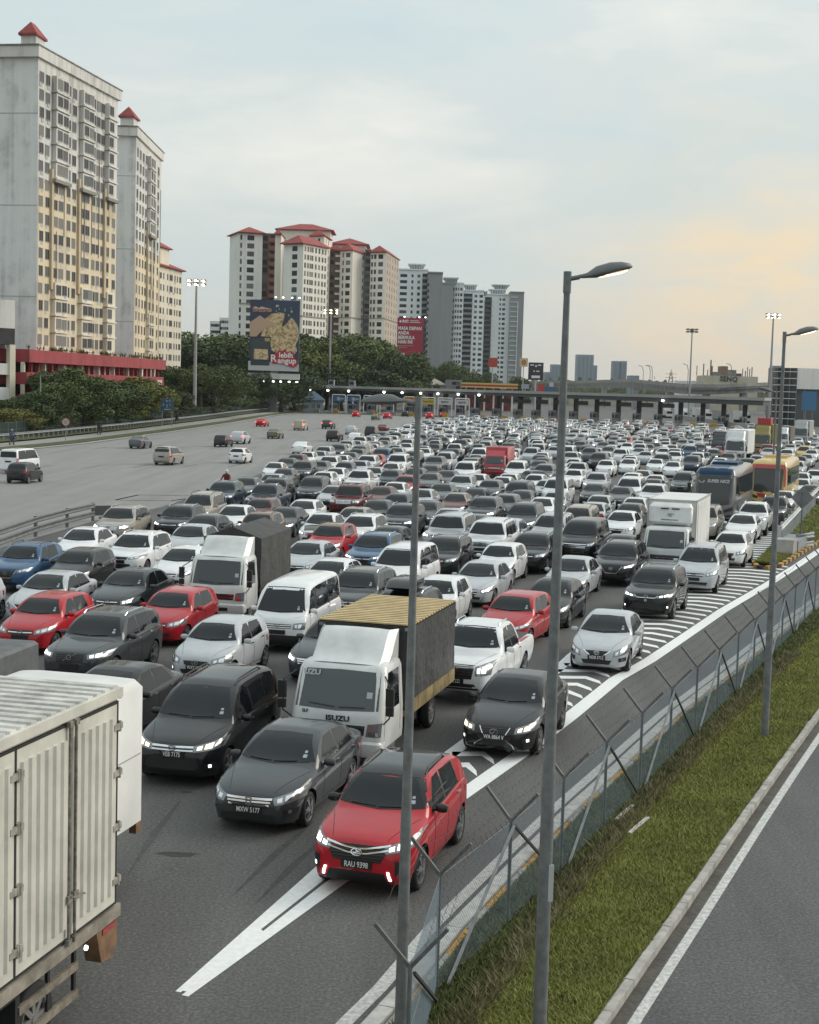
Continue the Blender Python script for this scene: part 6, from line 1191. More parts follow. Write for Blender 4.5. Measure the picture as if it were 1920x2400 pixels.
    # lamps
    for sg in (1, -1):
        h = fr['head']; bt = [(sg*U(h[0][0]), zh+h[0][1]), (sg*U(h[3][0]), zh+h[3][1])]; tp = [(sg*U(h[1][0]), zh+h[1][1]), (sg*U(.76), zh+lerp(h[1][1], h[2][1], .45)+.012), (sg*U(h[2][0]), zh+h[2][1])]
        me = patch(bvh, tp, bt, 'F', 10, 4, .007)
        q = lambda a, b, k: (lerp(a[0], b[0], k), lerp(a[1], b[1], k))
        b0, b1, t0, t1 = bt[0], bt[1], tp[0], tp[-1]
        mid = lambda u, v: q(q(b0, b1, u), q(t0, t1, u), v)
        ins = patch(bvh, [mid(.16, .74), mid(.36, .76)], [mid(.16, .28), mid(.36, .26)], 'F', 3, 3, .011, .003); patch(bvh, [mid(.46, .80), mid(.72, .82)], [mid(.46, .26), mid(.72, .24)], 'F', 3, 3, .011, .003, ins)
        add('headlight', me, LAMP, 2, 'lamp', [('bulb', soft(ins.mesh('bulb', LAMPON)), 'lit'), ('bulb', soft(ins.mesh('bulb', LAMPWARM)), 'warm'), ('reflector', soft(ins.mesh('reflector', CHROME)), 'off')])
        tl = patch(bvh, [(sg*w*.66, zh+.16), (sg*w*.97, zh+.14)], [(sg*w*.66, zh+.02), (sg*w*.97, zh-.02)], 'B', 5, 3, .006)
        if typ in ('van', 'mpv', 'minivan', 'offroader', 'pickup'): tl = patch(bvh, [(sg*w*.84, zh+.22), (sg*w*.97, zh+.22)], [(sg*w*.84, zh-.10), (sg*w*.97, zh-.10)], 'B', 4, 5, .006)
        add('tail_lamp', tl, TAIL, 2, 'tail')
    # grille
    (gt, zt_), (gb, zb_) = fr['grille']; zt_ += zh; zb_ += zh
    gm = patch(bvh, [(-U(gt), zt_), (0, zt_+.006), (U(gt), zt_)], [(-U(gb), zb_), (0, zb_-.01), (U(gb), zb_)], 'F', 12, 4, .006)
    gs = []
    br = MB()
    for k in range(fr.get('bars', 0)):
        t = (k+.5)/max(1, fr['bars']); ww = lerp(gt, gb, t); z = lerp(zt_, zb_, t); patch(bvh, [(-U(ww), z+.015), (0, z+.009), (U(ww), z+.015)], [(-U(ww), z-.015), (0, z-.021), (U(ww), z-.015)], 'F', 10, 1, .02, .01, br)
    if fr.get('wing') == 1:
        for dz in (.0, -.075): patch(bvh, [(-U(gt), zt_+.03+dz*.7), (-.12, zt_-.035+dz), (.12, zt_-.035+dz), (U(gt), zt_+.03+dz*.7)], [(-U(gt), zt_+.005+dz*.7), (-.12, zt_-.055+dz), (.12, zt_-.055+dz), (U(gt), zt_+.005+dz*.7)], 'F', 14, 1, .018, .01, br)
    if fr.get('wing') == 2:
        patch(bvh, [(-U(gt)*1.05, zt_-.01), (-U(gb), zb_+.012), (U(gb), zb_+.012), (U(gt)*1.05, zt_-.01)], [(-U(gt)*1.05, zt_-.03), (-U(gb), zb_-.012), (U(gb), zb_-.012), (U(gt)*1.05, zt_-.03)], 'F', 16, 1, .016, .01, br)
    if fr.get('vee'):
        for sg in (-1, 1): patch(bvh, [(sg*U(gt), zt_+.015), (sg*U(gb), zb_+.012)], [(sg*(U(gt)+.03), zt_), (sg*(U(gb)+.02), zb_-.012)], 'F', 6, 1, .014, .01, br)
    if fr.get('spindle'):
        for sg in (-1, 1): patch(bvh, [(sg*U(.37), zt_), (sg*U(.22), zb_), (sg*U(.46), .34), (sg*U(.5), .27)], [(sg*U(.395), zt_), (sg*U(.245), zb_), (sg*U(.485), .34), (sg*U(.525), .27)], 'F', 14, 1, .014, .01, br)
    if fr.get('slats'):
        for k in range(5):
            t = (k+.5)/5; ww = lerp(gt, gb, t)*.96; z = lerp(zt_, zb_, t); patch(bvh, [(-U(ww), z+.004), (U(ww), z+.004)], [(-U(ww), z-.004), (U(ww), z-.004)], 'F', 8, 1, .012, .01, br, 1)
    if br.f: gs.append(('grille_bar', br.mesh('grille_bar', [CHROME, mat('slat_grey', (.10, .10, .105), .4, .6)]), 1))
    hit = bvh.ray_cast(Vector((6, 0, (zt_+zb_)/2+.0)), Vector((-1, 0, 0)))[0]
    gs.append(('emblem', emblem_mesh(fr['emblem']), (hit.x+.03, 0, lerp(zt_, zb_, .38))))
    add('grille', gm, BLACK, 1, None, gs)
    (a0, za), (a1, zb2) = fr['intake']
    add('air_intake', patch(bvh, [(-U(a1), zb0+zb2), (U(a1), zb0+zb2)], [(-U(a0), zb0+za), (U(a0), zb0+za)], 'F', 10, 3, .005), BLACK, 1)
    if fr.get('blackbump'):
        add('bumper', patch(bvh, [(-U(.99), .56), (U(.99), .56)], [(-U(.99), .27), (U(.99), .27)], 'F', 16, 3, .02), BLACK, 2)
    if fr.get('fog') or fr.get('fogb') or fr.get('fang'):
        for sg in (1, -1):
            z = zb0+.24; y = sg*U(.80); fm = patch(bvh, [(y-.09, z+(.16 if fr.get('fang') else .05)), (y+.09, z+(.16 if fr.get('fang') else .05))], [(y-.08, z-.06), (y+.08, z-.06)], 'F', 4, 3, .005)
            bl = patch(bvh, [(y-.018, z+.028), (y+.018, z+.028)], [(y-.018, z-.028), (y+.018, z-.028)], 'F', 3, 3, .011, .003)
            add('fog_lamp', fm, BLACK, 0, 'fog', [('bulb', bl.mesh('bulb', LAMPON if not fr.get('fogb') else LAMP), 1)])
    if fr.get('fang'):
        sk = patch(bvh, [(-U(.52), zb0+.20), (U(.52), zb0+.20)], [(-U(.60), zb0+.02), (U(.60), zb0+.02)], 'F', 14, 3, .012)
        add('bumper_skirt', sk, BLACK, 0)
        for sg in (1, -1):
            dl = patch(bvh, [(sg*U(.565), zb0+.235), (sg*U(.61), zb0+.235)], [(sg*U(.605), zb0+.10), (sg*U(.65), zb0+.10)], 'F', 2, 4, .02, .01)
            add('daytime_lamp', dl, LAMPON, 0)
    # number plates
    zp = zb0+.31 if fr.get('wing') == 1 else (lerp(zb_, zb0+zb2, .5) if zb_-(zb0+zb2) > .05 else zb0+.30)
    h = bvh.ray_cast(Vector((6, 0, zp)), Vector((-1, 0, 0)))[0]
    pm = MB(); pm.box((0, 0, 0), (.02, .50, .125)); add('number_plate', pm, PLATE, 1, 'plate', smooth=False, loc=(h.x+.022, 0, zp))
    hb = bvh.ray_cast(Vector((-6, 0, zh-.05)), Vector((1, 0, 0)))[0]
    add('number_plate', pm, PLATE, 1, 'rear_plate', smooth=False, loc=(hb.x-.012, 0, zh-.05))
    # mirrors
    mx = X(T['panes'][0][0][0][0]+.12); zm = F['belt'](T['cowl']+.4)+.085
    if ('mirror', typ) not in PARTS:
        m = MB(); m.lathe([(.001, -.10), (.055, -.095), (.075, -.04), (.075, .04), (.055, .095), (.001, .10)], 10, 'y'); me = m.mesh('mirror', [PAINT]); me.transform(Matrix.Diagonal((.75, 1, 1, 1))); soft(fixn(me), 60); PARTS[('mirror', typ)] = me
        q = MB(); q.bar((0, -.03, 0), (0, .10, -.05), .06, .04); PARTS[('stalk', typ)] = q.mesh('stalk', BLACK)
    for sg in (1, -1):
        y = sg*(w*.955+.10)
        P.append(('door_mirror', PARTS[('mirror', typ)], [], (mx, y, zm), 1, 'paint'))
        sm = MB(); sm.bar((0, 0, -.02), (-.02, -sg*.16, -.05), .05, .035); P.append(('mirror_arm', sm.mesh('mirror_arm', BLACK), [], (mx, y, zm), 0, None))
    # door handles
    for sg, sd in ((1, 'L'), (-1, 'R')):
        for s in (T['panes'][0][0][1][0]-.14, T['panes'][1][0][1][0]-.14):
            z = F['belt'](s)-.07; add('door_handle', patch(bvh, [(X(s)-.09, z+.014), (X(s)+.09, z+.014)], [(X(s)-.09, z-.014), (X(s)+.09, z-.014)], sd, 4, 1, .028, .01), CHROME, 0)
    if typ in ('suv', 'csuv', 'offroader', 'mpv', 'pickup'):
        rm = {1: MB(), -1: MB()}
        for sg in (1, -1):
            pts = []
            for i in range(9):
                s = lerp(T['wst']+.15, T['L']-1.0 if typ != 'pickup' else 3.2, i/8); z = F['top'](s)-.03; y = sg*(T['wr']-.05); pts.append((X(s), y, z+(.05 if 0 < i < 8 else .0)))
            rm[sg].path(pts, .016, 6); add('roof_rail', rm[sg], CHROME if typ in ('suv', 'pickup') else BLACK, 1)
    wm = wheel_meshes(T['wr_'], .215 if typ not in ('offroader', 'pickup') else .25, 'steel' if typ == 'van' else 'alloy')
    for a in T['ax']:
        for sg in (1, -1): P.append(('wheel', wm[0], [('rim', wm[1], 1)], (X(a), sg*(w-.135), T['wr_']), 3 if sg < 0 or a else 3, 'wheel'))
    if typ == 'pickup':
        bd = MB(); bd.b2(X(5.14), X(3.78), -w*.80, w*.80, 1.126, 1.140); add('cargo_bed', bd, BLACK, 2, smooth=False)
    PARTS[key] = (body, P, F); return PARTS[key]
PAINTS = {'white': (.78, .79, .80), 'silver': (.48, .50, .525), 'grey': (.105, .113, .120), 'dark grey': (.042, .047, .053), 'black': (.012, .013, .015), 'red': (.42, .012, .022), 'dark red': (.12, .02, .018), 'blue': (.035, .10, .20), 'navy': (.02, .035, .06), 'brown': (.19, .125, .085), 'champagne': (.33, .30, .26), 'beige': (.40, .36, .29), 'yellow': (.62, .40, .07), 'olive': (.12, .13, .08)}
BODYWORD = {'sedan': 'sedan', 'hatch': 'hatchback', 'suv': 'crossover', 'csuv': 'compact crossover', 'mpv': 'people carrier', 'van': 'van', 'pickup': 'pickup truck', 'offroader': 'off-roader', 'minivan': 'minivan'}
def place_car(typ, col, x, y, h, label, lod=0, front='plain', lit=0, group=None, plate=None, away=False, roof=None, name=None, hood=None, mirror=None, vary=True):
    """h: heading of the queue in degrees clockwise from +Y; the car faces the camera unless away"""
    body, parts, F = car_parts(typ, front); T = CT[typ]; c = PAINTS[col]
    a = R(h); rz = math.atan2(-math.cos(a), -math.sin(a)) if not away else math.atan2(math.cos(a), math.sin(a))
    cat = {'van': 'van', 'pickup': 'pickup', 'mpv': 'car', 'minivan': 'van'}.get(typ, 'car')
    nm = name or {'sedan': 'sedan_car', 'hatch': 'hatchback_car', 'suv': 'crossover_car', 'csuv': 'crossover_car', 'mpv': 'people_carrier', 'van': 'passenger_van', 'pickup': 'pickup_truck', 'offroader': 'off_roader', 'minivan': 'minivan'}[typ]
    root = thing(nm, label, cat, (x, y, 0.), rz, group)
    if vary: q_ = random.Random(int(x*77+y*13)); root.scale = (q_.uniform(.95, 1.05), q_.uniform(.98, 1.03), q_.uniform(.965, 1.035))
    inst('body', body, root, col=c)
    for name_, me, subs, loc, lev, role in parts:
        if lev < lod: continue
        if role == 'tail' and not away and lod > 0: continue
        if role == 'tail' and away and lit: 
            k = ('lit', me.name); 
            if k not in PARTS: PARTS[k] = me.copy(); PARTS[k].materials.clear(); PARTS[k].materials.append(TAILON)
            me = PARTS[k]
        if away and lod > 0 and name_ in ('windscreen', 'grille', 'headlight', 'air_intake', 'fog_lamp', 'bumper'): continue
        if not away and lod > 0 and name_ == 'rear_window': continue
        if role in ('plate', 'rear_plate') and lod > 0 and (role == 'rear_plate') != away: continue
        o = inst(name_, me, root, loc, col=PAINTS[mirror] if mirror and name_ == 'door_mirror' else c)
        if lod == 0 or (lod == 1 and role != 'wheel') or role == 'lamp':
            for sn, sm, fl in subs:
                if fl in ('lit', 'warm', 'off'):
                    if (lit == 1 and fl == 'lit') or (lit == 2 and fl == 'warm') or (lit == 0 and fl == 'off' and lod < 2): inst(sn, sm, o)
                elif isinstance(fl, tuple): inst(sn, sm, o, fl)
                elif lod == 0 or fl == 1: inst(sn, sm, o)
        elif role == 'wheel' and lod == 1:
            inst('rim', subs[0][1], o)
        if role == 'plate' and plate:
            lettering('plate_lettering', plate, .13, WHITE, o, face_matrix((.0115, 0, -.004), (0, 1, 0), (0, 0, 1)), bold=.0015, sx=.70)
    if roof:   # contrasting roof panel
        k = ('roofskin', typ)
        if k not in PARTS:
            bvh = PARTS[('body', typ)][1]; s0, s1 = T['wst']+.06, T['rearw'][0]-.05; X0, X1 = T['L']/2-s0, T['L']/2-s1
            PARTS[k] = soft(patch(bvh, [(X0, -T['wr']+.03), (X1, -T['wr']+.03)], [(X0, T['wr']-.03), (X1, T['wr']-.03)], 'T', 12, 10, .007).mesh('roof_panel', PAINT))
            F = PARTS[('body', typ)][2]; zc, zw = F['top'](T['cowl']), F['top'](T['wst']); y0, y1 = T['W']*.455, T['wr']; pm = MB()
            for sg in (1, -1): patch(bvh, [(sg*(y1-.135), zw+.012), (sg*(y1+.0), zw-.035)], [(sg*(y0-.07), zc+.05), (sg*(y0+.035), zc+.05)], 'F', 3, 8, .006, .01, pm)
            patch(bvh, [(-y1+.1, zw+.04), (y1-.1, zw+.04)], [(-y1+.1, zw-.012), (0, zw+.002), (y1-.1, zw-.012)], 'F', 10, 2, .006, .01, pm)
            PARTS[('pillar', typ)] = soft(pm.mesh('pillar', PAINT))
        inst('roof_panel', PARTS[k], root, col=PAINTS[roof]); inst('pillar', PARTS[('pillar', typ)], root, col=PAINTS[roof])
    if hood:
        k = ('hoodskin', typ)
        if k not in PARTS:
            bvh = PARTS[('body', typ)][1]; X0, X1 = T['L']/2-.20, T['L']/2-T['cowl']+.03
            PARTS[k] = soft(patch(bvh, [(X0, -T['W']*.27), (X1, -T['W']*.40)], [(X0, T['W']*.27), (X1, T['W']*.40)], 'T', 10, 8, .004).mesh('bonnet', PAINT))
        inst('bonnet', PARTS[k], root, col=PAINTS[hood])
    return root
# kind, colour, x, y, heading, front, lamps lit: vehicles that can be told apart, then the far mass of the jam
TRAFFIC = ("c,5,-0.1,24.3,16,1,1;s,3,-2.1,27.6,15,2,0;m,4,-4.0,30.6,12,3,2;s,4,2.6,33.4,17,4,2;s,1,6.0,43.4,16,6,0;p,0,2.0,39.1,17,5,1;h,5,3.5,46.6,20,7,0;u,4,9.1,53.6,19,11,1;u,4,9.0,62.3,18,7,1;"
 "s,3,9.7,67.4,18,0,0;m,1,12.2,61.1,19,0,0;h,0,15.4,70.1,20,8,0;s,0,18.5,81.6,19,0,0;p,0,20.3,86.7,19,0,0;p,3,22.9,92.6,20,0,0;s,0,26.1,103.1,20,10,0;m,10,16.7,83.3,18,0,0;u,3,-8.1,39.5,12,9,1;"
 "h,1,-5.0,39.8,14,8,0;h,5,-7.1,45.3,12,0,0;h,5,-10.6,43.4,11,0,0;s,3,-9.4,50.2,11,10,1;s,1,-11.8,48.8,10,6,0;h,1,-14.2,46.7,9,0,0;c,7,-14.4,55.6,8,7,0;h,4,-12.3,55.3,9,0,0;s,0,-14.0,63.7,7,0,0;"
 "u,0,-11.1,60.4,9,11,0;s,0,-8.7,57.4,10,0,0;u,10,-14.1,72.6,7,12,1;u,4,-11.6,74.8,7,0,1;m,10,-11.4,81.3,7,0,0;s,3,-9.8,71.2,9,0,0;s,1,-9.7,66.2,9,0,0;u,8,-11.7,93.4,6,0,0;s,2,-11.1,100.4,6,0,0;"
 "s,1,-9.8,105.2,7,0,0;p,8,-8.7,90.4,8,0,0;u,3,-8.9,98.3,7,0,0;s,2,-9.6,112.9,6,0,0;u,3,-8.7,119.9,7,0,0;m,3,-6.5,99.7,8,0,0;h,0,-6.4,109.5,8,0,0;s,0,-5.8,115.1,8,0,0;s,1,-4.9,95.7,9,0,0;"
 "o,6,-3.6,90.5,9,12,0;s,0,-9.1,77.3,8,0,0;h,6,-8.2,81.8,8,0,0;c,9,-7.3,72.6,9,0,0;s,3,-6.5,77.7,9,0,1;s,0,-5.9,83.2,9,0,0;s,0,-4.3,73.9,11,0,1;c,5,-3.5,67.0,12,7,1;s,1,-7.5,64.5,10,0,0;"
 "s,1,-4.1,61.0,12,0,0;s,0,-2.8,54.6,13,0,0;h,3,-5.5,123.6,7,0,0;h,1,-4.4,127.7,8,0,0;s,1,-2.9,118.8,9,0,0;s,0,-1.6,125.2,9,0,1;p,0,-3.6,107.8,9,0,0;h,8,-1.5,114.1,9,0,0;h,5,-0.3,107.6,10,0,0;"
 "s,2,0.4,118.9,10,0,0;s,3,1.7,123.9,10,0,0;s,2,1.5,112.3,10,0,0;s,3,2.9,117.1,11,0,0;u,1,3.8,108.1,11,0,0;n,0,4.7,123.9,11,0,0;s,0,-1.0,100.4,10,0,0;s,6,-1.8,95.5,10,0,0;s,2,2.2,100.3,11,0,0;"
 "s,1,0.8,94.0,11,0,0;h,8,-0.7,89.2,11,0,0;s,6,2.9,91.3,12,0,1;s,3,1.0,84.7,12,0,0;s,3,-1.8,83.5,11,0,0;u,3,-0.3,79.1,12,0,1;s,10,-2.9,78.6,11,0,0;u,0,-2.3,72.3,12,7,1;s,1,2.2,80.1,13,0,0;"
 "o,1,2.0,71.3,14,0,1;o,0,3.8,68.7,14,12,0;s,3,-0.9,68.7,13,0,0;u,7,-1.4,62.8,13,11,1;u,4,1.6,62.9,14,0,0;n,0,-0.1,56.5,14,0,0;m,0,9.2,128.1,12,0,0;u,2,11.4,125.7,13,0,0;p,1,14.7,129.7,14,0,0;"
 "s,2,10.3,120.6,-17,0,0;s,0,5.1,113.0,12,0,0;s,0,6.9,110.5,12,0,0;s,0,7.7,115.4,12,0,0;h,0,9.7,114.7,13,0,0;h,0,13.5,121.8,14,0,0;u,1,14.7,116.3,15,7,1;h,2,5.7,104.6,12,0,0;m,3,7.4,100.3,13,0,0;"
 "h,1,10.0,107.9,14,0,0;n,0,10.3,102.8,14,0,0;s,3,4.3,96.1,12,0,0;h,2,5.9,90.7,13,0,0;s,3,7.2,95.2,13,0,0;h,1,9.4,95.1,14,0,0;u,3,4.4,86.3,13,0,1;s,0,8.1,89.8,14,0,0;s,1,12.0,93.3,15,0,0;"
 "s,3,13.2,105.6,15,0,0;m,3,6.4,81.7,14,0,1;m,11,9.3,80.6,16,0,0;s,1,10.9,87.2,16,0,0;s,2,3.4,76.3,14,0,1;m,1,7.3,74.8,16,0,0;s,1,4.9,73.8,16,0,0;n,4,8.4,70.4,17,13,0;u,4,5.6,65.6,16,0,0;"
 "h,0,3.9,61.3,16,8,0;s,1,6.5,57.8,17,0,0;s,1,2.8,55.4,16,10,1;h,0,1.1,50.0,15,6,1;u,3,-1.6,50.3,14,10,1;s,3,-1.9,40.8,15,2,1;s,4,5.1,50.9,17,0,0;u,4,-0.1,45.5,15,0,0;s,4,-6.5,33.0,14,0,0;"
 "s,2,30.3,111.5,20,0,0;s,0,34.0,128.8,20,0,0;s,0,31.4,118.8,20,0,0;h,0,36.3,132.8,20,0,0;u,1,38.5,147.8,20,0,0;p,4,41.6,158.7,20,0,0;s,1,46.0,172.2,20,0,0;s,0,50.5,186.8,20,0,0;m,12,51.1,192.6,20,0,0;"
 "u,0,46.3,182.5,19,0,0;s,1,43.7,172.9,19,0,0;s,0,36.4,143.2,19,0,1;n,0,16.1,107.8,15,0,0;s,2,14.7,102.8,15,0,0;h,0,18.0,120.1,15,0,0;s,1,19.7,125.5,16,0,0;s,2,18.5,112.5,16,0,0;u,0,16.9,102.4,16,0,0;"
 "s,2,13.0,86.8,16,0,0;s,0,11.7,80.8,17,0,0;s,0,14.0,91.6,16,0,0;s,0,19.5,117.7,16,0,0;m,2,21.9,118.3,17,0,0;s,0,-11.2,122.1,4,0,0;h,2,-7.7,125.5,7,0,0;s,3,-10.8,128.9,6,2,0;u,0,-7.2,131.0,6,7,0;"
 "n,0,-1.1,133.3,8,7,0;u,0,-3.9,133.7,8,2,0;h,6,-10.4,134.8,7,6,0;u,10,5.5,134.8,12,6,1;u,2,2.2,136.0,10,6,0;s,0,15.2,137.0,12,7,0;s,0,-6.5,137.8,8,0,0;s,4,12.0,138.0,12,2,0;s,4,-0.4,139.4,8,2,0;"
 "h,0,-9.8,139.7,6,6,0;h,5,-3.3,139.7,6,0,0;h,0,18.6,140.7,16,2,0;s,3,6.5,140.9,9,0,0;m,1,3.3,141.7,11,0,0;h,0,15.7,142.5,12,0,0;s,0,25.4,143.2,17,7,0;s,2,-6.0,143.9,4,7,1;s,8,12.8,144.0,13,7,0;"
 "s,1,-9.0,144.8,6,0,0;n,7,-2.8,145.1,6,7,0;u,4,0.2,145.7,8,6,0;s,0,21.5,146.0,15,7,0;s,1,6.5,147.3,11,7,0;s,0,30.8,148.2,19,7,0;u,2,3.4,148.4,8,2,0;s,0,24.7,149.3,14,0,0;s,2,13.0,149.7,11,7,0;"
 "h,2,-5.5,150.7,8,0,1;u,0,10.0,150.8,11,0,0;u,1,-8.9,151.6,7,0,1;s,3,-2.6,151.6,9,0,0;m,4,19.3,151.8,15,2,0;h,0,0.4,152.1,7,7,1;u,3,34.6,152.3,17,7,0;h,0,22.6,152.3,15,0,1;h,1,37.7,152.6,21,7,0;"
 "m,8,29.0,152.7,17,2,0;m,0,7.1,153.7,8,0,0;s,0,32.2,154.3,18,0,0;u,1,16.7,154.4,12,0,0;u,8,4.3,154.7,9,2,0;u,2,26.3,155.0,16,0,0;u,2,-5.4,155.6,6,7,0;s,0,13.8,155.8,13,0,0;m,1,10.8,156.8,10,0,0;"
 "s,0,1.4,157.5,9,6,0;u,3,-7.8,157.7,4,6,1;u,1,20.6,157.8,14,0,1;s,1,-1.5,157.9,8,0,1;s,1,23.3,158.3,14,7,0;u,8,7.0,159.6,8,2,0;p,0,31.1,160.7,17,0,0;h,11,-5.1,161.8,8,7,0;m,1,13.2,162.0,12,0,0;"
 "s,3,10.5,162.8,12,2,0;h,1,38.1,163.2,17,2,1;h,1,-7.5,163.6,5,0,1;s,1,1.3,163.7,8,0,1;p,2,19.9,164.5,15,0,0;s,1,-1.8,164.5,7,7,0;p,0,23.3,164.8,13,0,1;u,0,29.4,165.1,16,6,0;u,2,35.4,165.4,16,6,0;"
 "s,1,8.3,166.4,8,7,0;p,0,4.9,166.4,7,0,0;n,0,17.6,166.7,14,2,0;s,0,-4.4,166.8,5,0,1;h,1,26.5,167.2,15,2,0;h,2,33.2,168.1,17,2,0;n,1,14.5,168.4,13,0,0;n,3,11.1,168.7,9,0,0;s,2,39.5,168.7,19,2,0;"
 "u,1,-7.4,169.2,5,7,1;h,4,2.6,170.1,9,6,0;s,0,-0.6,170.6,6,0,1;s,0,24.6,171.4,16,7,1;h,1,21.4,171.5,12,7,0;s,3,37.0,171.7,17,0,0;u,1,30.6,172.0,14,7,1;s,1,-4.2,172.4,7,6,0;h,10,7.8,173.0,10,6,0;"
 "h,1,16.8,173.4,12,0,0;u,10,14.6,174.5,12,0,1;s,1,11.5,174.9,8,0,0;s,1,-6.6,175.6,4,6,0;m,1,-0.5,176.5,6,6,1;h,4,20.9,176.7,11,0,1;h,2,36.2,177.6,17,0,1;h,3,23.7,177.9,15,0,0;s,2,-3.4,178.0,7,6,0;"
 "u,1,8.9,178.3,11,6,0;h,0,30.4,178.4,15,7,0;s,1,27.5,178.5,15,0,0;h,3,18.0,179.0,11,0,0;p,7,33.8,179.3,16,0,1;p,3,6.0,179.9,8,0,0;h,4,14.9,180.3,10,0,0;s,4,12.5,180.8,11,7,1;p,0,-6.3,181.3,4,0,0;"
 "h,1,2.9,181.8,8,0,0;h,3,21.7,182.1,11,2,0;s,0,37.2,182.7,16,0,1;h,0,24.7,183.0,13,0,0;s,1,-0.1,183.1,8,0,0;s,1,31.3,184.3,16,0,0;u,3,18.9,184.3,12,0,0;u,1,-3.3,184.7,7,0,1;s,2,9.7,185.0,9,6,0;"
 "u,0,28.6,185.4,15,7,0;u,1,34.6,185.7,16,2,0;p,0,15.9,186.1,10,0,0;h,4,13.0,186.5,11,0,0;h,0,5.8,186.9,10,2,0;u,2,2.9,187.7,8,0,0;h,2,-5.7,188.4,6,7,1;s,1,45.7,189.6,20,2,0;s,1,0.5,189.8,7,2,0;"
 "s,1,9.6,190.5,10,2,0;u,0,-2.5,190.5,6,0,0;h,2,30.5,190.7,14,6,1;s,4,43.2,190.7,16,7,1;s,0,33.7,191.4,15,7,0;s,5,40.0,191.7,15,0,0;h,0,28.0,192.1,15,7,0;m,1,16.2,192.6,10,0,1;h,1,13.2,192.7,11,0,0;"
 "s,0,7.1,193.0,7,0,0;s,0,-5.4,193.3,6,7,0;h,3,4.1,193.6,6,0,0;h,3,22.1,194.0,12,0,0;s,2,25.2,194.6,12,0,1;h,4,37.9,195.0,16,2,0;m,5,47.0,195.5,20,6,0;p,2,1.3,195.6,6,0,0;u,0,10.1,196.1,9,6,1;"
 "s,1,44.4,196.4,19,0,0;u,1,19.3,196.6,13,2,1;s,9,32.4,196.7,15,2,0;p,3,-2.1,197.3,7,0,0;s,3,29.1,197.4,14,2,0;p,2,41.3,197.7,18,0,1;m,3,7.4,198.6,10,6,0;h,3,13.5,198.9,10,6,0;")
TRAFFIC_LABEL = {
 0: 'red compact crossover with black roof, leading the queue on the gore paint',
 1: 'dark grey sedan with three-bar chrome grille beside the red crossover',
 2: 'black people carrier with warm lit headlights beside the white box',
 3: 'black sedan with pinched grille and warm lamps behind the red crossover',
 4: 'silver sedan with amber indicator standing on the painted gore',
 5: 'pale pickup truck with big black grille beside the slat-roofed lorry',
 6: 'red hatchback directly behind the pale pickup truck',
 7: 'black crossover with lit fog lamps on the gore stripes',
 8: 'black crossover with wide dark grille left of the refrigerated lorry',
 9: 'dark grey sedan squeezed between black crossover and refrigerated lorry',
 10: 'silver people carrier with roof rails driving over the gore stripes',
 11: 'white hatchback with black mesh nose behind silver people carrier',
 12: 'white sedan with dark lamp corners behind the white hatchback',
 13: 'white pickup truck with load rack in front of the yellow coach',
 14: 'dark grey pickup truck half hidden by the right lamp post',
 15: 'white sedan at the start of the gore beside the rail',
 16: 'champagne people carrier between refrigerated lorry and the blue coach',
 17: 'slate grey crossover with silver roof rails and blazing headlamps',
 18: 'silver hatchback with round fog lamps in front of white van',
 19: 'bright red hatchback in front of the white tarpaulin lorry',
 20: 'red hatchback with black pillars beside grey canvas lorry',
 21: 'dark grey sedan with star badge behind the red hatchbacks',
 22: 'silver sedan behind the red hatchback near the median rail',
 23: 'silver car cut by the left picture edge, headlamp showing',
 24: 'blue compact crossover at the left edge by the median rail',
 25: 'black hatchback in front of the white sedan by the rail',
 26: 'white sedan right beside the end of the median rail',
 27: 'white crossover with slim lamps behind dark star-badged sedan',
 28: 'white sedan half hidden by the tarpaulin lorry cab',
 29: 'champagne crossover with lit lamps just past the rail end',
 37: 'dark blue pickup truck with bonnet scoop and black bed cover',
 45: 'old maroon off-roader with bull bar and roof rack',
 52: 'red crossover with coppery roof behind the white sedan pair',
 62: 'red hatchback half behind the left lamp post, mid queue',
 81: 'pale silver off-roader with sunroof beside the white off-roader',
 82: 'white off-roader with chrome bar grille and roof rails',
 84: 'blue crossover in front of the white crossover, lamps lit',
 86: 'white minivan with glass roof panels beside the left lamp post',
 115: 'black minivan with tall chrome grille beside the right lamp post',
 118: 'silver sedan right behind the tall lamp post',
 119: 'silver sedan with star grille behind the white hatchback',
 120: 'white hatchback with black mirrors beside the slat-roofed lorry',
 121: 'dark grey crossover with star badge beside white van',
 122: 'dark grey sedan hidden behind the slat-roofed lorry cab',
 123: 'black sedan behind red hatchback, cut by the lamp post',
 124: 'black crossover with a roof box behind the slat-roofed lorry',
 125: 'black sedan mostly hidden behind the white box van',
 134: 'yellow taxi people carrier in the far right lane',
}
TRAFFIC_EXTRA = {0: {'plate': 'RAU 9398', 'roof': 'black', 'mirror': 'black'}, 1: {'plate': 'MXW 5177'}, 2: {'plate': 'VEB 7175'}, 3: {'plate': 'WA 8864 V'}, 4: {'plate': 'NDB 5712'}, 5: {'plate': 'BPN 222'}, 7: {'plate': 'W'}, 18: {'plate': 'WXY 6829'}, 51: {'hood': 'black'}, 52: {'roof': 'brown'}, 74: {'roof': 'champagne'}, 124: {'roofbox': 1}}
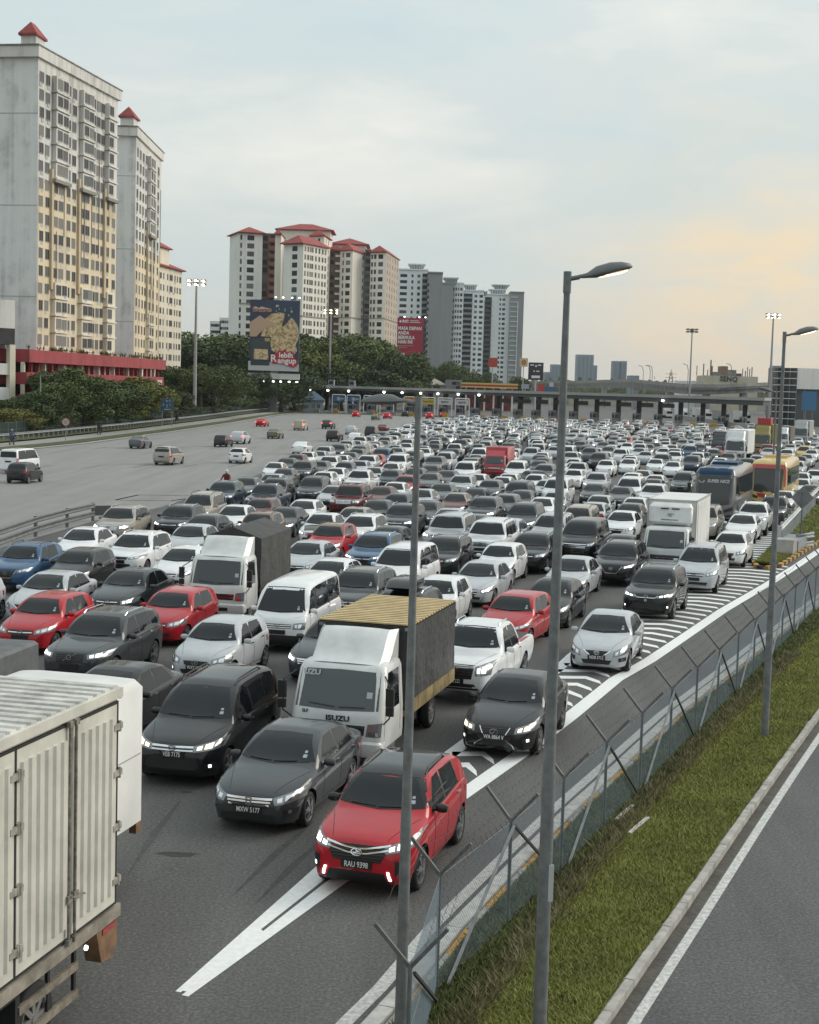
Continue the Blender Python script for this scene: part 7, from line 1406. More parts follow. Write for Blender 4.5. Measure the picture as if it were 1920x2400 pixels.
FAR_TRAFFIC = ("s,8,17,199;s,3,23,199;u,1,4,200;s,2,-5,200;u,1,55,200;h,8,27,201;h,3,1,202;h,1,31,203;h,0,35,204;"
 "s,0,-2,204;s,2,14,204;h,1,8,205;s,3,23,205;s,0,41,205;u,0,17,205;u,3,-4,206;h,0,5,206;s,1,26,206;"
 "h,1,53,207;p,10,38,207;s,3,2,208;p,2,33,208;m,2,20,209;m,0,45,209;s,1,30,209;p,0,36,209;h,2,12,209;"
 "p,0,-1,210;s,2,9,210;s,3,58,210;s,2,42,210;m,3,18,211;s,4,24,211;p,0,15,211;s,1,55,212;s,1,-4,212;"
 "s,1,27,212;h,3,6,212;h,1,40,213;s,0,3,214;u,5,31,215;u,3,12,215;u,0,47,215;s,4,21,215;u,4,34,215;"
 "h,0,59,216;u,2,44,216;h,3,9,216;m,0,-0,217;u,8,18,217;s,0,-3,218;p,4,39,218;h,2,15,218;u,0,27,219;"
 "h,0,3,220;s,0,61,221;s,2,30,221;s,0,52,221;s,10,33,221;u,0,46,221;h,8,58,221;s,0,22,222;m,1,9,222;"
 "u,1,43,222;m,0,36,223;u,1,6,223;u,2,19,223;u,1,24,223;h,0,0,224;s,0,55,224;u,0,-3,224;p,1,28,224;"
 "s,0,16,224;s,3,49,225;h,3,41,225;s,4,13,226;s,0,34,227;s,3,31,227;s,8,62,227;h,4,22,227;s,1,53,227;"
 "s,0,47,228;h,1,10,228;u,4,19,229;u,2,44,229;s,3,26,229;s,2,1,229;h,3,7,230;h,0,38,230;s,0,-2,230;"
 "s,1,17,231;u,1,29,231;s,8,51,231;m,2,41,231;p,11,4,232;h,0,13,232;s,4,23,232;h,0,33,233;h,0,36,233;"
 "h,0,55,233;s,2,64,233;n,1,10,233;h,0,48,234;s,0,20,235;s,2,45,235;h,0,39,235;n,1,8,235;h,0,2,236;"
 "s,3,26,236;s,0,-2,237;s,8,14,237;s,2,17,237;s,0,52,238;h,2,43,238;h,2,30,238;h,1,5,238;u,3,56,238;"
 "h,5,33,239;h,0,66,239;s,3,24,239;m,1,37,239;s,2,50,240;s,0,40,240;m,0,21,240;s,1,11,241;m,0,46,241;"
 "h,0,59,242;m,0,2,242;m,1,9,242;n,1,27,242;h,0,18,243;m,0,-1,243;n,8,15,244;h,1,54,244;u,1,31,244;"
 "s,2,5,244;m,0,44,244;s,11,35,245;s,0,64,245;s,11,57,245;s,10,67,245;p,4,25,245;s,3,51,246;m,2,42,247;"
 "s,5,38,247;m,1,61,247;u,3,47,247;h,2,22,247;s,1,12,247;s,1,3,248;m,0,29,248;s,9,19,249;h,2,9,249;"
 "u,0,55,249;s,0,32,250;h,8,-0,250;h,0,45,250;h,0,16,250;s,2,68,251;m,1,6,251;s,1,36,251;s,0,58,252;"
 "u,2,23,252;h,0,52,252;s,3,26,253;s,0,13,253;h,3,39,253;s,2,42,253;h,10,10,254;u,4,3,254;p,0,62,254;"
 "h,1,49,254;s,0,30,255;u,3,19,255;s,1,33,256;u,0,-0,256;h,0,46,256;s,1,56,256;h,10,16,256;h,0,37,257;"
 "s,10,60,257;u,0,7,258;h,7,53,258;h,0,40,258;h,0,23,258;s,0,10,259;h,0,27,259;h,0,50,259;m,2,13,259;"
 "u,2,43,260;h,0,4,260;s,3,64,260;s,10,20,260;h,1,17,261;u,1,34,261;h,10,0,261;u,2,47,262;h,0,31,262;"
 "m,3,57,263;s,0,37,263;s,5,61,263;h,1,41,263;u,3,67,263;s,0,7,264;h,5,54,264;u,2,51,264;s,4,24,264;"
 "s,2,14,265;u,7,28,265;h,4,11,265;h,2,44,265;s,4,65,266;s,0,18,266;s,2,21,267;h,5,1,267;s,0,31,267;"
 "m,0,35,268;u,4,48,268;h,2,42,268;u,0,38,269;u,7,59,269;m,10,56,269;s,1,73,269;h,0,63,270;h,1,8,270;"
 "s,2,69,270;u,2,46,271;n,0,5,271;s,1,67,271;s,0,29,271;h,8,26,271;s,10,12,271;m,1,52,271;s,1,15,271;"
 "m,0,1,272;s,0,19,273;h,1,22,273;s,1,32,274;s,0,43,274;s,2,50,274;h,1,37,275;s,3,60,275;s,3,39,275;"
 "h,0,74,275;s,7,9,276;s,1,64,276;m,0,57,276;m,0,68,277;u,8,47,277;u,2,16,277;m,0,71,277;s,3,13,277;"
 "m,2,54,277;u,1,26,277;s,2,30,278;h,0,6,278;s,1,20,278;h,1,3,279;h,0,23,279;s,1,34,280;h,1,51,280;"
 "u,4,38,280;h,11,44,281;h,1,62,281;s,1,10,281;s,3,41,281;s,2,75,281;s,1,58,282;h,0,65,282;u,4,17,282;"
 "h,2,48,283;s,0,13,283;s,8,69,283;u,3,73,283;s,0,28,283;m,1,3,284;s,1,31,284;h,0,7,284;s,2,56,284;"
 "s,1,24,285;s,1,20,285;s,2,34,286;u,0,46,286;s,0,52,286;h,1,39,287;s,2,63,287;m,10,77,287;h,3,11,287;"
 "h,3,60,287;m,5,42,288;h,0,66,288;s,0,14,288;s,2,49,289;s,4,28,289;s,0,71,289;h,3,7,289;u,0,18,289;"
 "u,4,74,289;s,2,32,290;h,8,4,290;h,8,25,290;n,0,57,291;h,4,46,291;s,2,22,292;h,2,53,292;u,8,36,292;"
 "u,0,40,292;h,0,61,292;s,1,64,293;s,1,43,294;h,3,78,294;p,2,68,294;h,2,50,294;s,1,15,294;u,0,72,295;"
 "h,0,29,295;h,0,8,295;s,1,33,295;h,1,19,295;s,0,5,296;s,1,75,296;s,2,26,296;s,11,48,297;s,0,23,297;"
 "h,1,55,298;h,10,58,298;u,0,62,298;s,2,40,299;s,2,37,299;p,0,66,299;h,2,80,299;h,1,13,300;s,5,52,300;"
 "h,0,44,300;s,1,16,300;h,3,9,300;h,0,70,301;h,0,30,301;u,4,77,301;n,0,19,301;m,0,27,302;s,4,73,302;"
 "u,2,34,302;s,1,5,302;u,0,49,302;h,3,24,303;u,0,59,303;s,0,56,304;h,0,42,304;s,0,64,305;h,7,45,305;"
 "h,0,67,305;s,1,13,305;s,1,39,305;m,0,17,306;u,2,53,306;h,2,31,306;u,0,9,306;s,3,71,307;h,11,75,307;"
 "h,9,78,307;p,2,28,308;s,3,50,308;h,1,6,308;s,2,21,308;h,0,61,309;s,0,36,309;u,1,25,309;s,0,43,309;"
 "s,0,57,309;h,10,83,309;s,1,68,311;u,4,47,311;m,2,18,311;s,1,65,311;h,7,14,311;h,0,32,311;s,5,54,312;"
 "h,1,39,312;s,0,80,312;p,4,72,312;u,1,11,313;u,1,7,314;p,2,26,314;s,3,62,315;s,2,51,315;s,4,29,315;"
 "h,1,44,315;s,1,22,315;u,2,36,315;s,3,84,315;s,0,59,315;h,1,14,317;h,0,33,317;h,4,70,317;s,8,66,317;"
 "u,0,48,318;m,1,41,318;h,8,55,318;s,1,18,318;h,3,74,319;h,8,77,319;h,1,11,319;s,1,45,320;s,3,8,320;"
 "p,0,63,321;s,3,52,321;s,0,30,321;s,2,23,321;s,0,37,321;u,10,60,321;h,0,85,322;h,3,26,322;s,7,15,322;"
 "s,3,70,322;s,0,34,322;p,3,67,323;h,0,49,323;h,10,56,324;s,1,19,324;s,0,78,324;u,3,41,324;u,0,12,324;"
 "u,1,82,325;s,7,9,326;h,0,45,326;h,3,23,327;h,1,27,327;n,5,31,327;s,0,87,327;h,1,61,327;p,3,39,327;"
 "p,1,53,328;m,1,64,328;m,0,35,328;h,0,72,328;p,3,16,329;h,0,50,329;s,0,57,329;s,4,21,330;u,1,43,330;"
 "h,11,80,331;s,4,76,331;h,0,84,331;s,2,13,331;h,3,47,331;h,0,24,332;h,0,28,332;s,2,61,332;s,1,10,333;"
 "s,1,88,333;h,3,32,334;m,0,40,334;s,1,54,335;p,11,51,335;u,3,58,335;h,0,36,335;s,0,17,335;s,1,21,335;"
 "s,2,43,336;s,3,81,336;u,1,85,337;h,3,47,337;s,0,29,337;s,4,78,337;h,3,25,338;h,1,14,338;m,0,11,339;"
 "h,0,32,339;s,10,67,340;s,1,37,340;h,1,55,340;h,0,59,341;m,2,18,341;n,0,52,341;s,0,40,341;s,0,22,342;"
 "h,4,82,342;p,0,45,343;h,0,26,343;s,0,30,343;h,4,49,343;s,4,14,343;s,3,33,344;u,1,60,346;u,4,11,346;"
 "h,4,91,346;h,0,68,346;m,2,57,346;u,2,19,347;s,1,38,347;s,1,42,348;s,8,53,348;s,1,23,348;u,0,50,348;"
 "p,1,84,348;s,0,27,349;s,4,30,349;s,1,88,349;u,0,15,350;u,3,46,350;u,1,80,350;h,3,35,350;s,4,69,351;"
 "u,0,92,351;s,0,61,351;h,2,12,352;")
LORRIES = [('slat-roofed lorry', -0.62, 33.2, 16), ('tarpaulin lorry', -5.7, 52.0, 12), ('refrigerated lorry', 12.4, 68.4, 19), ('blue coach', 20.8, 97.3, 18), ('yellow coach', 27.6, 111.3, 19), ('red lorry', 8.5, 136, 11), ('white van', -3.35, 45.4, 14), ('box lorry', -5.5, 14.5, 15), ('white box van', -5.6, 21.3, 15), ('canvas lorry', -9.9, 31.2, 13), ('white lorry', 40.4, 179.5, 18), ('green container lorry', 50, 209, 18), ('dark lorry', 36.6, 199, 16), ('white truck', 58.5, 232.5, 19), ('big truck', 69.6, 260, 20)]
# kind, colour, x, y, heading, tail lamps lit, label: traffic driving away on the open carriageway
LEAVING = [
('van', 'white', -32.12, 121.46, 8, 0, 'white van leaving, cut by the left picture edge'),
('hatch', 'black', -28.77, 110.32, 8, 0, 'black hatchback leaving beside the white van at far left'),
('sedan', 'grey', -31.2, 170.6, 8, 0, 'grey sedan leaving alone near the left kerb'),
('mpv', 'champagne', -22.82, 139.48, 8, 0, 'champagne people carrier leaving on the open carriageway'),
('hatch', 'white', -16.74, 145.52, 8, 0, 'small white hatchback leaving beside the champagne people carrier'),
('hatch', 'black', -22.98, 180.96, 8, 0, 'black hatchback leaving beside a silver crossover'),
('suv', 'silver', -22.1, 191.34, 8, 1, 'silver crossover leaving with brake lamps lit'),
('sedan', 'red', -27.2, 269.37, 8, 1, 'red sedan far along the open carriageway by the left kerb'),
('sedan', 'olive', -19.57, 212.73, 8, 0, 'olive grey sedan leaving in the middle of the open carriageway'),
('minivan', 'beige', -19.03, 254.03, 8, 1, 'beige minivan leaving with tail lamps lit'),
('suv', 'dark grey', -15.03, 266.88, 8, 1, 'dark crossover leaving with bright tail lamps near the toll lanes'),
('sedan', 'white', -12.32, 167.66, 8, 0, 'white sedan leaving right beside the jam'),
('suv', 'black', -10.86, 209.06, 8, 0, 'black crossover leaving beside a white crossover'),
('suv', 'white', -7.4, 198.7, 8, 0, 'white crossover leaving close to the jam'),
('hatch', 'silver', -9.67, 239.42, 8, 0, 'silver hatchback leaving ahead of the white crossover'),
('mpv', 'black', -6.13, 228.81, 8, 0, 'black people carrier leaving beside a red sedan'),
('sedan', 'dark red', -4.86, 253.7, 8, 0, 'dark red sedan leaving beside the black people carrier'),
('hatch', 'red', -14.07, 372.66, 8, 1, 'red hatchback braking at the leftmost toll lanes'),
('sedan', 'olive', -8.48, 344.93, 8, 0, 'olive sedan approaching the toll booths'),
('suv', 'red', -6.02, 361.98, 8, 1, 'red crossover braking before the toll booths'),
('hatch', 'black', -1.83, 395.11, 8, 0, 'black hatchback inside a toll lane left of the post'),
('suv', 'red', 4.48, 376.05, 8, 1, 'red crossover braking right of the left lamp post'),
('hatch', 'red', 8.64, 404.98, 8, 1, 'red hatchback waiting at the yellow sign toll lane'),
]
# ------------------------------------------------------------------ lorries, coaches, motorcycles. local x forward, origin on the ground below the front bumper
def rrect(z, xf, xr, hw, rad, n=4):
    pts = []
    for cx, cy, a0 in ((xf-rad, hw-rad, 0), (xr+rad, hw-rad, 90), (xr+rad, -hw+rad, 180), (xf-rad, -hw+rad, 270)):
        for k in range(n+1): a = R(a0+90*k/n); pts.append((cx+rad*math.cos(a), cy+rad*math.sin(a), z))
    return pts
def shell(levels, n=4):
    mb = MB(); rows = [rrect(*l, n=n) for l in levels]; m = len(rows[0])
    for r in rows: mb.v += r
    for i in range(len(rows)-1):
        for j in range(m): k = (j+1) % m; mb.f.append((i*m+j, i*m+k, (i+1)*m+k, (i+1)*m+j)); mb.m.append(0)
    mb.f.append(tuple(range(m-1, -1, -1))); mb.m.append(0); e = (len(rows)-1)*m; mb.f.append(tuple(range(e, e+m))); mb.m.append(0); return mb
def bvh_of(mb): return BVHTree.FromPolygons([Vector(v) for v in mb.v], mb.f)
def facing(h): a = R(h); return math.atan2(-math.cos(a), -math.sin(a))
WSG = mat('lorry_windscreen', (.035, .042, .048), .05, spec=.7)
RUST = mat('rusty_steel', (.20, .115, .06), .8, noise=(4, .5, 1.3)); YELB = mat('yellow_board', (.26, .195, .085), .8, noise=(2.2, .45, 1.2)); TARP = mat('black_tarpaulin', (.028, .029, .028), .50, noise=(1.2, .7, 1.35), bump=(5., .7, .05)); GREYTARP = mat('grey_tarpaulin', (.043, .043, .042), .7, noise=(1.6, .75, 1.3), bump=(4., .6, .06)); CHASS = mat('chassis', (.018, .018, .018), .8)
def cab(root, W=1.98, zt=2.18, paint=TRUCKW, zs=1., lit=0, deflector=True, tall=0., emb=None, wsm=WSG, bumper=True):
    hw = W/2; S = zs
    mb = shell([(.42, 0, -1.72, hw*.98, .10), (.60, .05, -1.72, hw, .13), (1.12*S, .04, -1.72, hw, .15), (1.22*S, .0, -1.72, hw*.995, .16), (zt-.17, -.30, -1.70, hw*.95, .17), (zt-.05, -.38, -1.68, hw*.91, .20), (zt, -.55, -1.58, hw*.80, .22)])
    bv = bvh_of(mb); inst('cab', soft(mb.mesh('cab', paint), 42), root); z0, z1 = 1.25*S, zt-.16
    w = inst('windscreen', soft(patch(bv, [(-hw*.86, z1), (0, z1+.02), (hw*.86, z1)], [(-hw*.90, z0), (0, z0-.04), (hw*.90, z0)], 'F', 14, 6, .006).mesh('windscreen', wsm)), root)
    wp = MB()
    for a, b in (((hw*.6, z0+.04), (.05, z0+.02)), ((-.05, z0+.02), (-hw*.6, z0+.07))): patch(bv, [(a[0], a[1]+.02), (b[0], b[1]+.02)], [a, b], 'F', 5, 1, .03, .01, wp)
    inst('wiper', wp.mesh('wiper', BLACK), w)
    st = patch(bv, [(hw*.62, z0+.36), (hw*.74, z0+.36)], [(hw*.62, z0+.24), (hw*.74, z0+.24)], 'F', 2, 2, .01, .003); inst('road_tax_sticker', st.mesh('sticker', PAPER), w)
    for sd in 'LR':
        inst('side_window', soft(patch(bv, [(-.52, z1-.02), (-1.30, z1-.02)], [(-.22, z0-.06), (-1.30, z0-.06)], sd, 6, 4, .005).mesh('side_window', GLASS)), root)
        g = MB()
        for x in (-.16, -1.38): patch(bv, [(x-.007, z1), (x+.007, z1)] if x < -1 else [(x-.22, z1), (x-.206, z1)], [(x-.007, .62), (x+.007, .62)], sd, 1, 8, .003, .004, g)
        inst('door_gap', g.mesh('door_gap', DARK), root)
    for sg in (1, -1):
        h = patch(bv, [(sg*hw*.70, .98*S), (sg*hw*.985, 1.02*S)], [(sg*hw*.66, .72), (sg*hw*.97, .72)], 'F', 6, 4, .007); ho = inst('headlight', soft(h.mesh('headlight', LAMP)), root)
        c = patch(bv, [(sg*hw*.72, .82), (sg*hw*.92, .82)], [(sg*hw*.72, .74), (sg*hw*.92, .74)], 'F', 4, 2, .011, .003); inst('bulb', c.mesh('bulb', LAMPON if lit else CHROME), ho)
        m = MB(); m.box((.06, sg*(hw+.17), z0+.34), (.09, .17, .36)); m.box((.06, sg*(hw+.17), z0+.04), (.09, .16, .18)); o = inst('door_mirror', m.mesh('door_mirror', BLACK), root)
        m = MB(); m.path([(-.25, sg*hw*.97, z1-.05), (.04, sg*(hw+.15), z0+.54), (.04, sg*(hw+.16), z0-.10), (-.12, sg*hw*.99, z0-.28)], .016, 6); inst('mirror_bracket', m.mesh('mirror_bracket', BLACK), o)
    inst('grille', soft(patch(bv, [(-hw*.64, .94*S), (hw*.64, .94*S)], [(-hw*.62, .74), (hw*.62, .74)], 'F', 10, 3, .005).mesh('grille', BLACK)), root)
    gb = MB()
    for z in (.90*S, .82): patch(bv, [(-hw*.62, z+.02), (hw*.62, z+.02)], [(-hw*.62, z-.015), (hw*.62, z-.015)], 'F', 8, 1, .02, .01, gb)
    inst('grille_bar', gb.mesh('grille_bar', CHROME), root)
    if bumper:
        b = shell([(.30, .09, -.35, hw*.97, .08), (.36, .12, -.35, hw, .10), (.58, .12, -.35, hw, .10), (.62, .08, -.35, hw*.97, .09)]); bo = inst('bumper', soft(b.mesh('bumper', paint), 40), root)
        m = MB(); m.b2(.115, .126, -hw*.45, hw*.45, .38, .50); inst('bumper_slot', m.mesh('bumper_slot', BLACK), bo)
    if deflector:
        H = tall or .62; d = MB(); y = hw*.88
        rows = []
        for k in range(6):
            t = k/5; z = zt-.03+H*smooth01(t, 0, 1)*1.0; x = -.42-.95*t; yy = y*(1-.04*t)
            rows.append([(x-.30, -yy-.0, z-.10*(1-t)-.02), (x-.02, -yy*.86, z-.01), (x+.02, -yy*.55, z+.012), (x+.03, 0, z+.02), (x+.02, yy*.55, z+.012), (x-.02, yy*.86, z-.01), (x-.30, yy, z-.10*(1-t)-.02)])
        d.grid(rows)
        b = len(d.v); zt2 = zt-.04
        for sg in (-1, 1):
            pr = [r[0 if sg < 0 else 6] for r in rows]; low = [(p[0], p[1], zt2) for p in pr]; d.grid([pr, low])
        inst('roof_deflector', soft(fixn(d.mesh('roof_deflector', paint)), 30), root)
    return bv
def running_gear(root, axles, r, hw, Ln, dual=True, zc=.75):
    wm = wheel_meshes(r, .22, 'steel')
    for i, a in enumerate(axles):
        for sg in (1, -1):
            o = inst('wheel', wm[0], root, (-a, sg*(hw-.14), r)); inst('rim', wm[1], o)
            if i and dual: o = inst('wheel', wm[0], root, (-a, sg*(hw-.40), r))
    m = MB()
    for sg in (1, -1): m.b2(-Ln+.1, -.6, sg*.36-.04, sg*.36+.04, zc-.22, zc-.02)
    m.b2(-Ln*.55, -Ln*.40, .42, .85, .42, zc-.08); m.b2(-Ln*.55, -Ln*.42, -.85, -.42, .45, zc-.08); inst('chassis', m.mesh('chassis', CHASS), root)
def lorry(name, label, x, y, h, grp=None): return thing(name, label, 'lorry', (x, y, 0), facing(h), grp)

# --- lorry with black tarpaulin sides and a slatted roof
t = lorry('stake_lorry', 'white cab lorry with black tarpaulin sides and yellow slatted roof', -1.40, 30.2, 15)
cab(t, 2.0, 2.16, wsm=mat('clear_windscreen', (.055, .065, .07), .05, spec=.7)); running_gear(t, (.95, 4.35), .37, 1.0, 6.1)
m = MB(); m.b2(-6.05, -1.85, -1.06, 1.06, .78, .90); inst('deck', m.mesh('deck', YELB), t)
for sg in (1, -1):
    for i in range(6): m = MB(); m.b2(-6.05+i*.70, -6.05+i*.70+.67, sg*1.06-.02, sg*1.06+.03, .82, 1.12); inst('side_board', m.mesh('side_board', YELB), t)
tb = MB(); zc = 2.74
def tarp_side(y, x0, x1, z0, z1, n=26, amp=.03, seed=0):
    r = random.Random(seed); rows = []
    for j in range(9):
        row = []
        for i in range(n+1):
            u, v = i/n, j/8; row.append((lerp(x0, x1, u), y+math.copysign(1, y)*amp*(math.sin(u*19+seed)*.5+math.sin(u*47+v*4+seed*2)*.35+r.uniform(-.3, .3))*math.sin(math.pi*min(1, v*1.2))*.9, lerp(z0, z1, v)))
        rows.append(row)
    return rows
for sg in (1, -1): q = MB(); q.grid(tarp_side(sg*1.075, -6.02, -1.90, 1.02, zc, seed=3+sg)); inst('tarpaulin', soft(q.mesh('tarpaulin', TARP), 60), t)
q = MB(); q.b2(-1.92, -1.88, -1.06, 1.06, .95, zc); q.b2(-6.05, -6.01, -1.06, 1.06, .95, zc); inst('tarpaulin_end', q.mesh('tarpaulin_end', TARP), t)
sl = MB(); sl.box((0, 0, 0), (.125, 2.14, .032)); slm = sl.mesh('roof_slat', mat('roof_slat_yellow', (.60, .455, .24), .7, noise=(3, .75, 1.1)))
fl = MB(); fl.b2(-6.0, -1.92, -1.03, 1.03, zc-.02, zc+.01); inst('roof_sheet', fl.mesh('roof_sheet', mat('roof_gap', (.045, .03, .015), .8)), t)
for i in range(17): inst('roof_slat', slm, t, (-1.98-i*.248, 0, zc+.04))
for sg in (1, -1): q = MB(); q.box((-1.86, sg*.98, zc-.05), (.03, .10, .07)); inst('marker_lamp', q.mesh('marker_lamp', LAMP), t)
lettering('maker_name', 'ISUZU', .15, BLACK, t, face_matrix((.062, .05, 1.06), (0, 1, 0), (0, 0, 1)), bold=.006, sx=1.25)
lettering('model_name', 'ELF', .09, BLACK, t, face_matrix((.052, -.66, 1.17), (0, 1, 0), (0, 0, 1)), bold=.004)
lettering('visor_name', 'UZU', .15, PAPER, t, face_matrix((-.245, -.62, 1.93), (0, 1, 0), (-.35, 0, 1)), bold=.008, sx=1.2)

# --- lorry with a pitched dark tarpaulin
p = gp(505, 1432, .35); t = lorry('tarpaulin_lorry', 'white cab lorry with a pitched dark grey tarpaulin', p.x, p.y, 9.5)
cab(t, 1.98, 2.15, tall=.60); running_gear(t, (.95, 4.3), .37, .98, 6.0)
m = MB(); m.b2(-6.0, -1.85, -1.0, 1.0, .78, .98); inst('deck', m.mesh('deck', CHASS), t)
for sg in (1, -1): q = MB(); q.grid(tarp_side(sg*1.02, -6.0, -1.86, .92, 2.62, amp=.035, seed=9+sg)); inst('tarpaulin_side', soft(q.mesh('tarpaulin_side', GREYTARP), 60), t)
q = MB(); pr = [(-1.02, 2.62), (0, 2.98), (1.02, 2.62), (.96, .92), (-.96, .92)]; q.prism(pr, -5.98, -1.88, 'x'); inst('tarpaulin_top', q.mesh('tarpaulin_top', GREYTARP), t)

# --- refrigerated box lorry
p = gp(1557, 1332, .35); t = lorry('refrigerated_lorry', 'white refrigerated box lorry with cooling unit over the cab', p.x, p.y, 17.5)
cab(t, 2.0, 2.12, deflector=False); running_gear(t, (.95, 5.0), .38, 1.0, 7.4)

m = MB(); m.b2(-7.4, -1.85, -1.08, 1.08, .88, 3.22); inst('cargo_box', m.mesh('cargo_box', WB), t)
for (a, b, c, d, e, f) in ((-7.43, -1.82, -1.10, -1.05, 3.18, 3.25), (-7.43, -1.82, 1.05, 1.10, 3.18, 3.25), (-1.88, -1.82, -1.10, 1.10, 3.18, 3.25), (-7.43, -1.82, -1.10, -1.05, .86, .95), (-7.43, -1.82, 1.05, 1.10, .86, .95), (-1.88, -1.82, -1.1, -1.05, .95, 3.18), (-1.88, -1.82, 1.05, 1.1, .95, 3.18)): m = MB(); m.b2(a, b, c, d, e, f); inst('edge_trim', m.mesh('edge_trim', mat('alu_trim', (.5, .5, .5), .4, .7)), t)
u = shell([(2.16, -1.30, -1.84, .86, .10), (2.30, -1.14, -1.84, .97, .18), (2.95, -1.20, -1.84, .96, .2), (3.12, -1.42, -1.84, .86, .16)]); uo = inst('cooling_unit', soft(u.mesh('cooling_unit', TRUCKW), 40), t)
for yy in (-.24, .24): m = MB(); m.b2(-1.20, -1.155, yy-.17, yy+.17, 2.86, 2.91); inst('vent', m.mesh('vent', BLACK), uo)
lettering('company_name', '- - -- --- -- --- --', .12, BLACK, uo, face_matrix((-1.13, 0, 2.40), (0, 1, 0), (0, 0, 1)), bold=.012)
e_ = MB()
for k, w_ in enumerate((.26, .20, .10)): e_.box((-1.15, (.05, -.03, .02)[k], 2.66-k*.055), (.02, w_, .03))
inst('winged_emblem', e_.mesh('winged_emblem', mat('grey_print', (.25, .25, .25), .6)), uo)
for i in range(2): m = MB(); m.b2(-4.6+i*1.1, -3.55+i*1.1, 1.082, 1.10, 1.0, 3.05); inst('side_door', m.mesh('side_door', WB), t)

# --- red box lorry
p = gp(1158, 1112, .3); REDP = mat('lorry_red', (.40, .02, .03), .45, coat=.4, noise=(2, .8, 1.1)); t = lorry('red_lorry', 'bright red box lorry in the middle of the jam', p.x, p.y, 12)
cab(t, 1.95, 2.05, REDP, deflector=False); running_gear(t, (.95, 4.2), .36, .97, 5.8)
q = shell([(.85, -1.3, -5.8, 1.0, .05), (2.62, -1.3, -5.8, 1.0, .05), (2.70, -1.35, -5.75, .95, .08)]); inst('cargo_box', soft(q.mesh('cargo_box', REDP), 40), t)
q = MB(); q.prism([(-.45, 2.0), (-1.3, 2.0), (-1.3, 2.42), (-1.1, 2.42)], -.80, .80, 'y'); inst('roof_deflector', fixn(q.mesh('roof_deflector', REDP)), t)

# --- corrugated box lorry in the left foreground (only its rear half is in view)
h = 14; a = R(h); RC = Vector((-3.62, 18.62, 0))       # rear corner on the gore side
fwd = Vector((-math.sin(a), -math.cos(a), 0)); lat = Vector((-math.cos(a), math.sin(a), 0))
Lb = 6.4; o_ = RC+fwd*Lb+lat*1.15+fwd*1.9
t = lorry('corrugated_box_lorry', 'cream corrugated box lorry with side doors filling the left corner', o_.x, o_.y, h)
CREAM = mat('cream_steel', (.64, .62, .55), .55, noise=(1.3, .74, 1.06)); CREAMR = mat('stained_roof', (.66, .645, .60), .6, noise=(2.6, .52, 1.08)); GASK = mat('door_gasket', (.02, .02, .02), .8)
cab(t, 2.1, 2.5, CREAM, zs=1.1); running_gear(t, (1.0, 6.3), .45, 1.1, 8.2, zc=1.05)
x0, x1 = -1.9-Lb, -1.9; zb, zt = 1.18, 4.02; wy = 1.15
m = MB(); m.b2(x0+.03, x1-.03, -wy+.03, wy-.03, zb, zt-.05); inst('cargo_box', m.mesh('cargo_box', CREAM), t)
# corrugated roof: ribs across
rs = MB(); rs.prism([(-.085, 0), (.085, 0), (.06, .05), (-.06, .05)], -wy+.02, wy-.02, 'y'); rsm = rs.mesh('roof_rib', CREAMR)
fl = MB(); fl.b2(x0, x1, -wy, wy, zt-.06, zt-.03); inst('roof_sheet', fl.mesh('roof_sheet', mat('dark_roof_sheet', (.07, .058, .045), .8, noise=(3, .5, 1.3))), t)
k = 0; xx = x0+.10
while xx < x1-.05: inst('roof_rib', rsm, t, (xx, 0, zt-.03)); xx += .235
for sg in (1, -1):
    m = MB(); m.b2(x0-.02, x1+.02, sg*wy-.04, sg*wy+.03, zt-.13, zt-.01); inst('top_rail', m.mesh('top_rail', CREAM), t)
    m = MB(); m.b2(x0-.02, x1+.02, sg*wy-.04, sg*wy+.03, zb-.16, zb+.0); inst('bottom_rail', m.mesh('bottom_rail', mat('grimy_rail', (.30, .27, .22), .7, noise=(3, .5, 1.2))), t)
for xx in (x0-.03, x1+.03): m = MB(); m.b2(xx-.03, xx+.03, -wy, wy, zt-.16, zt-.02); inst('end_rail', m.mesh('end_rail', CREAM), t)
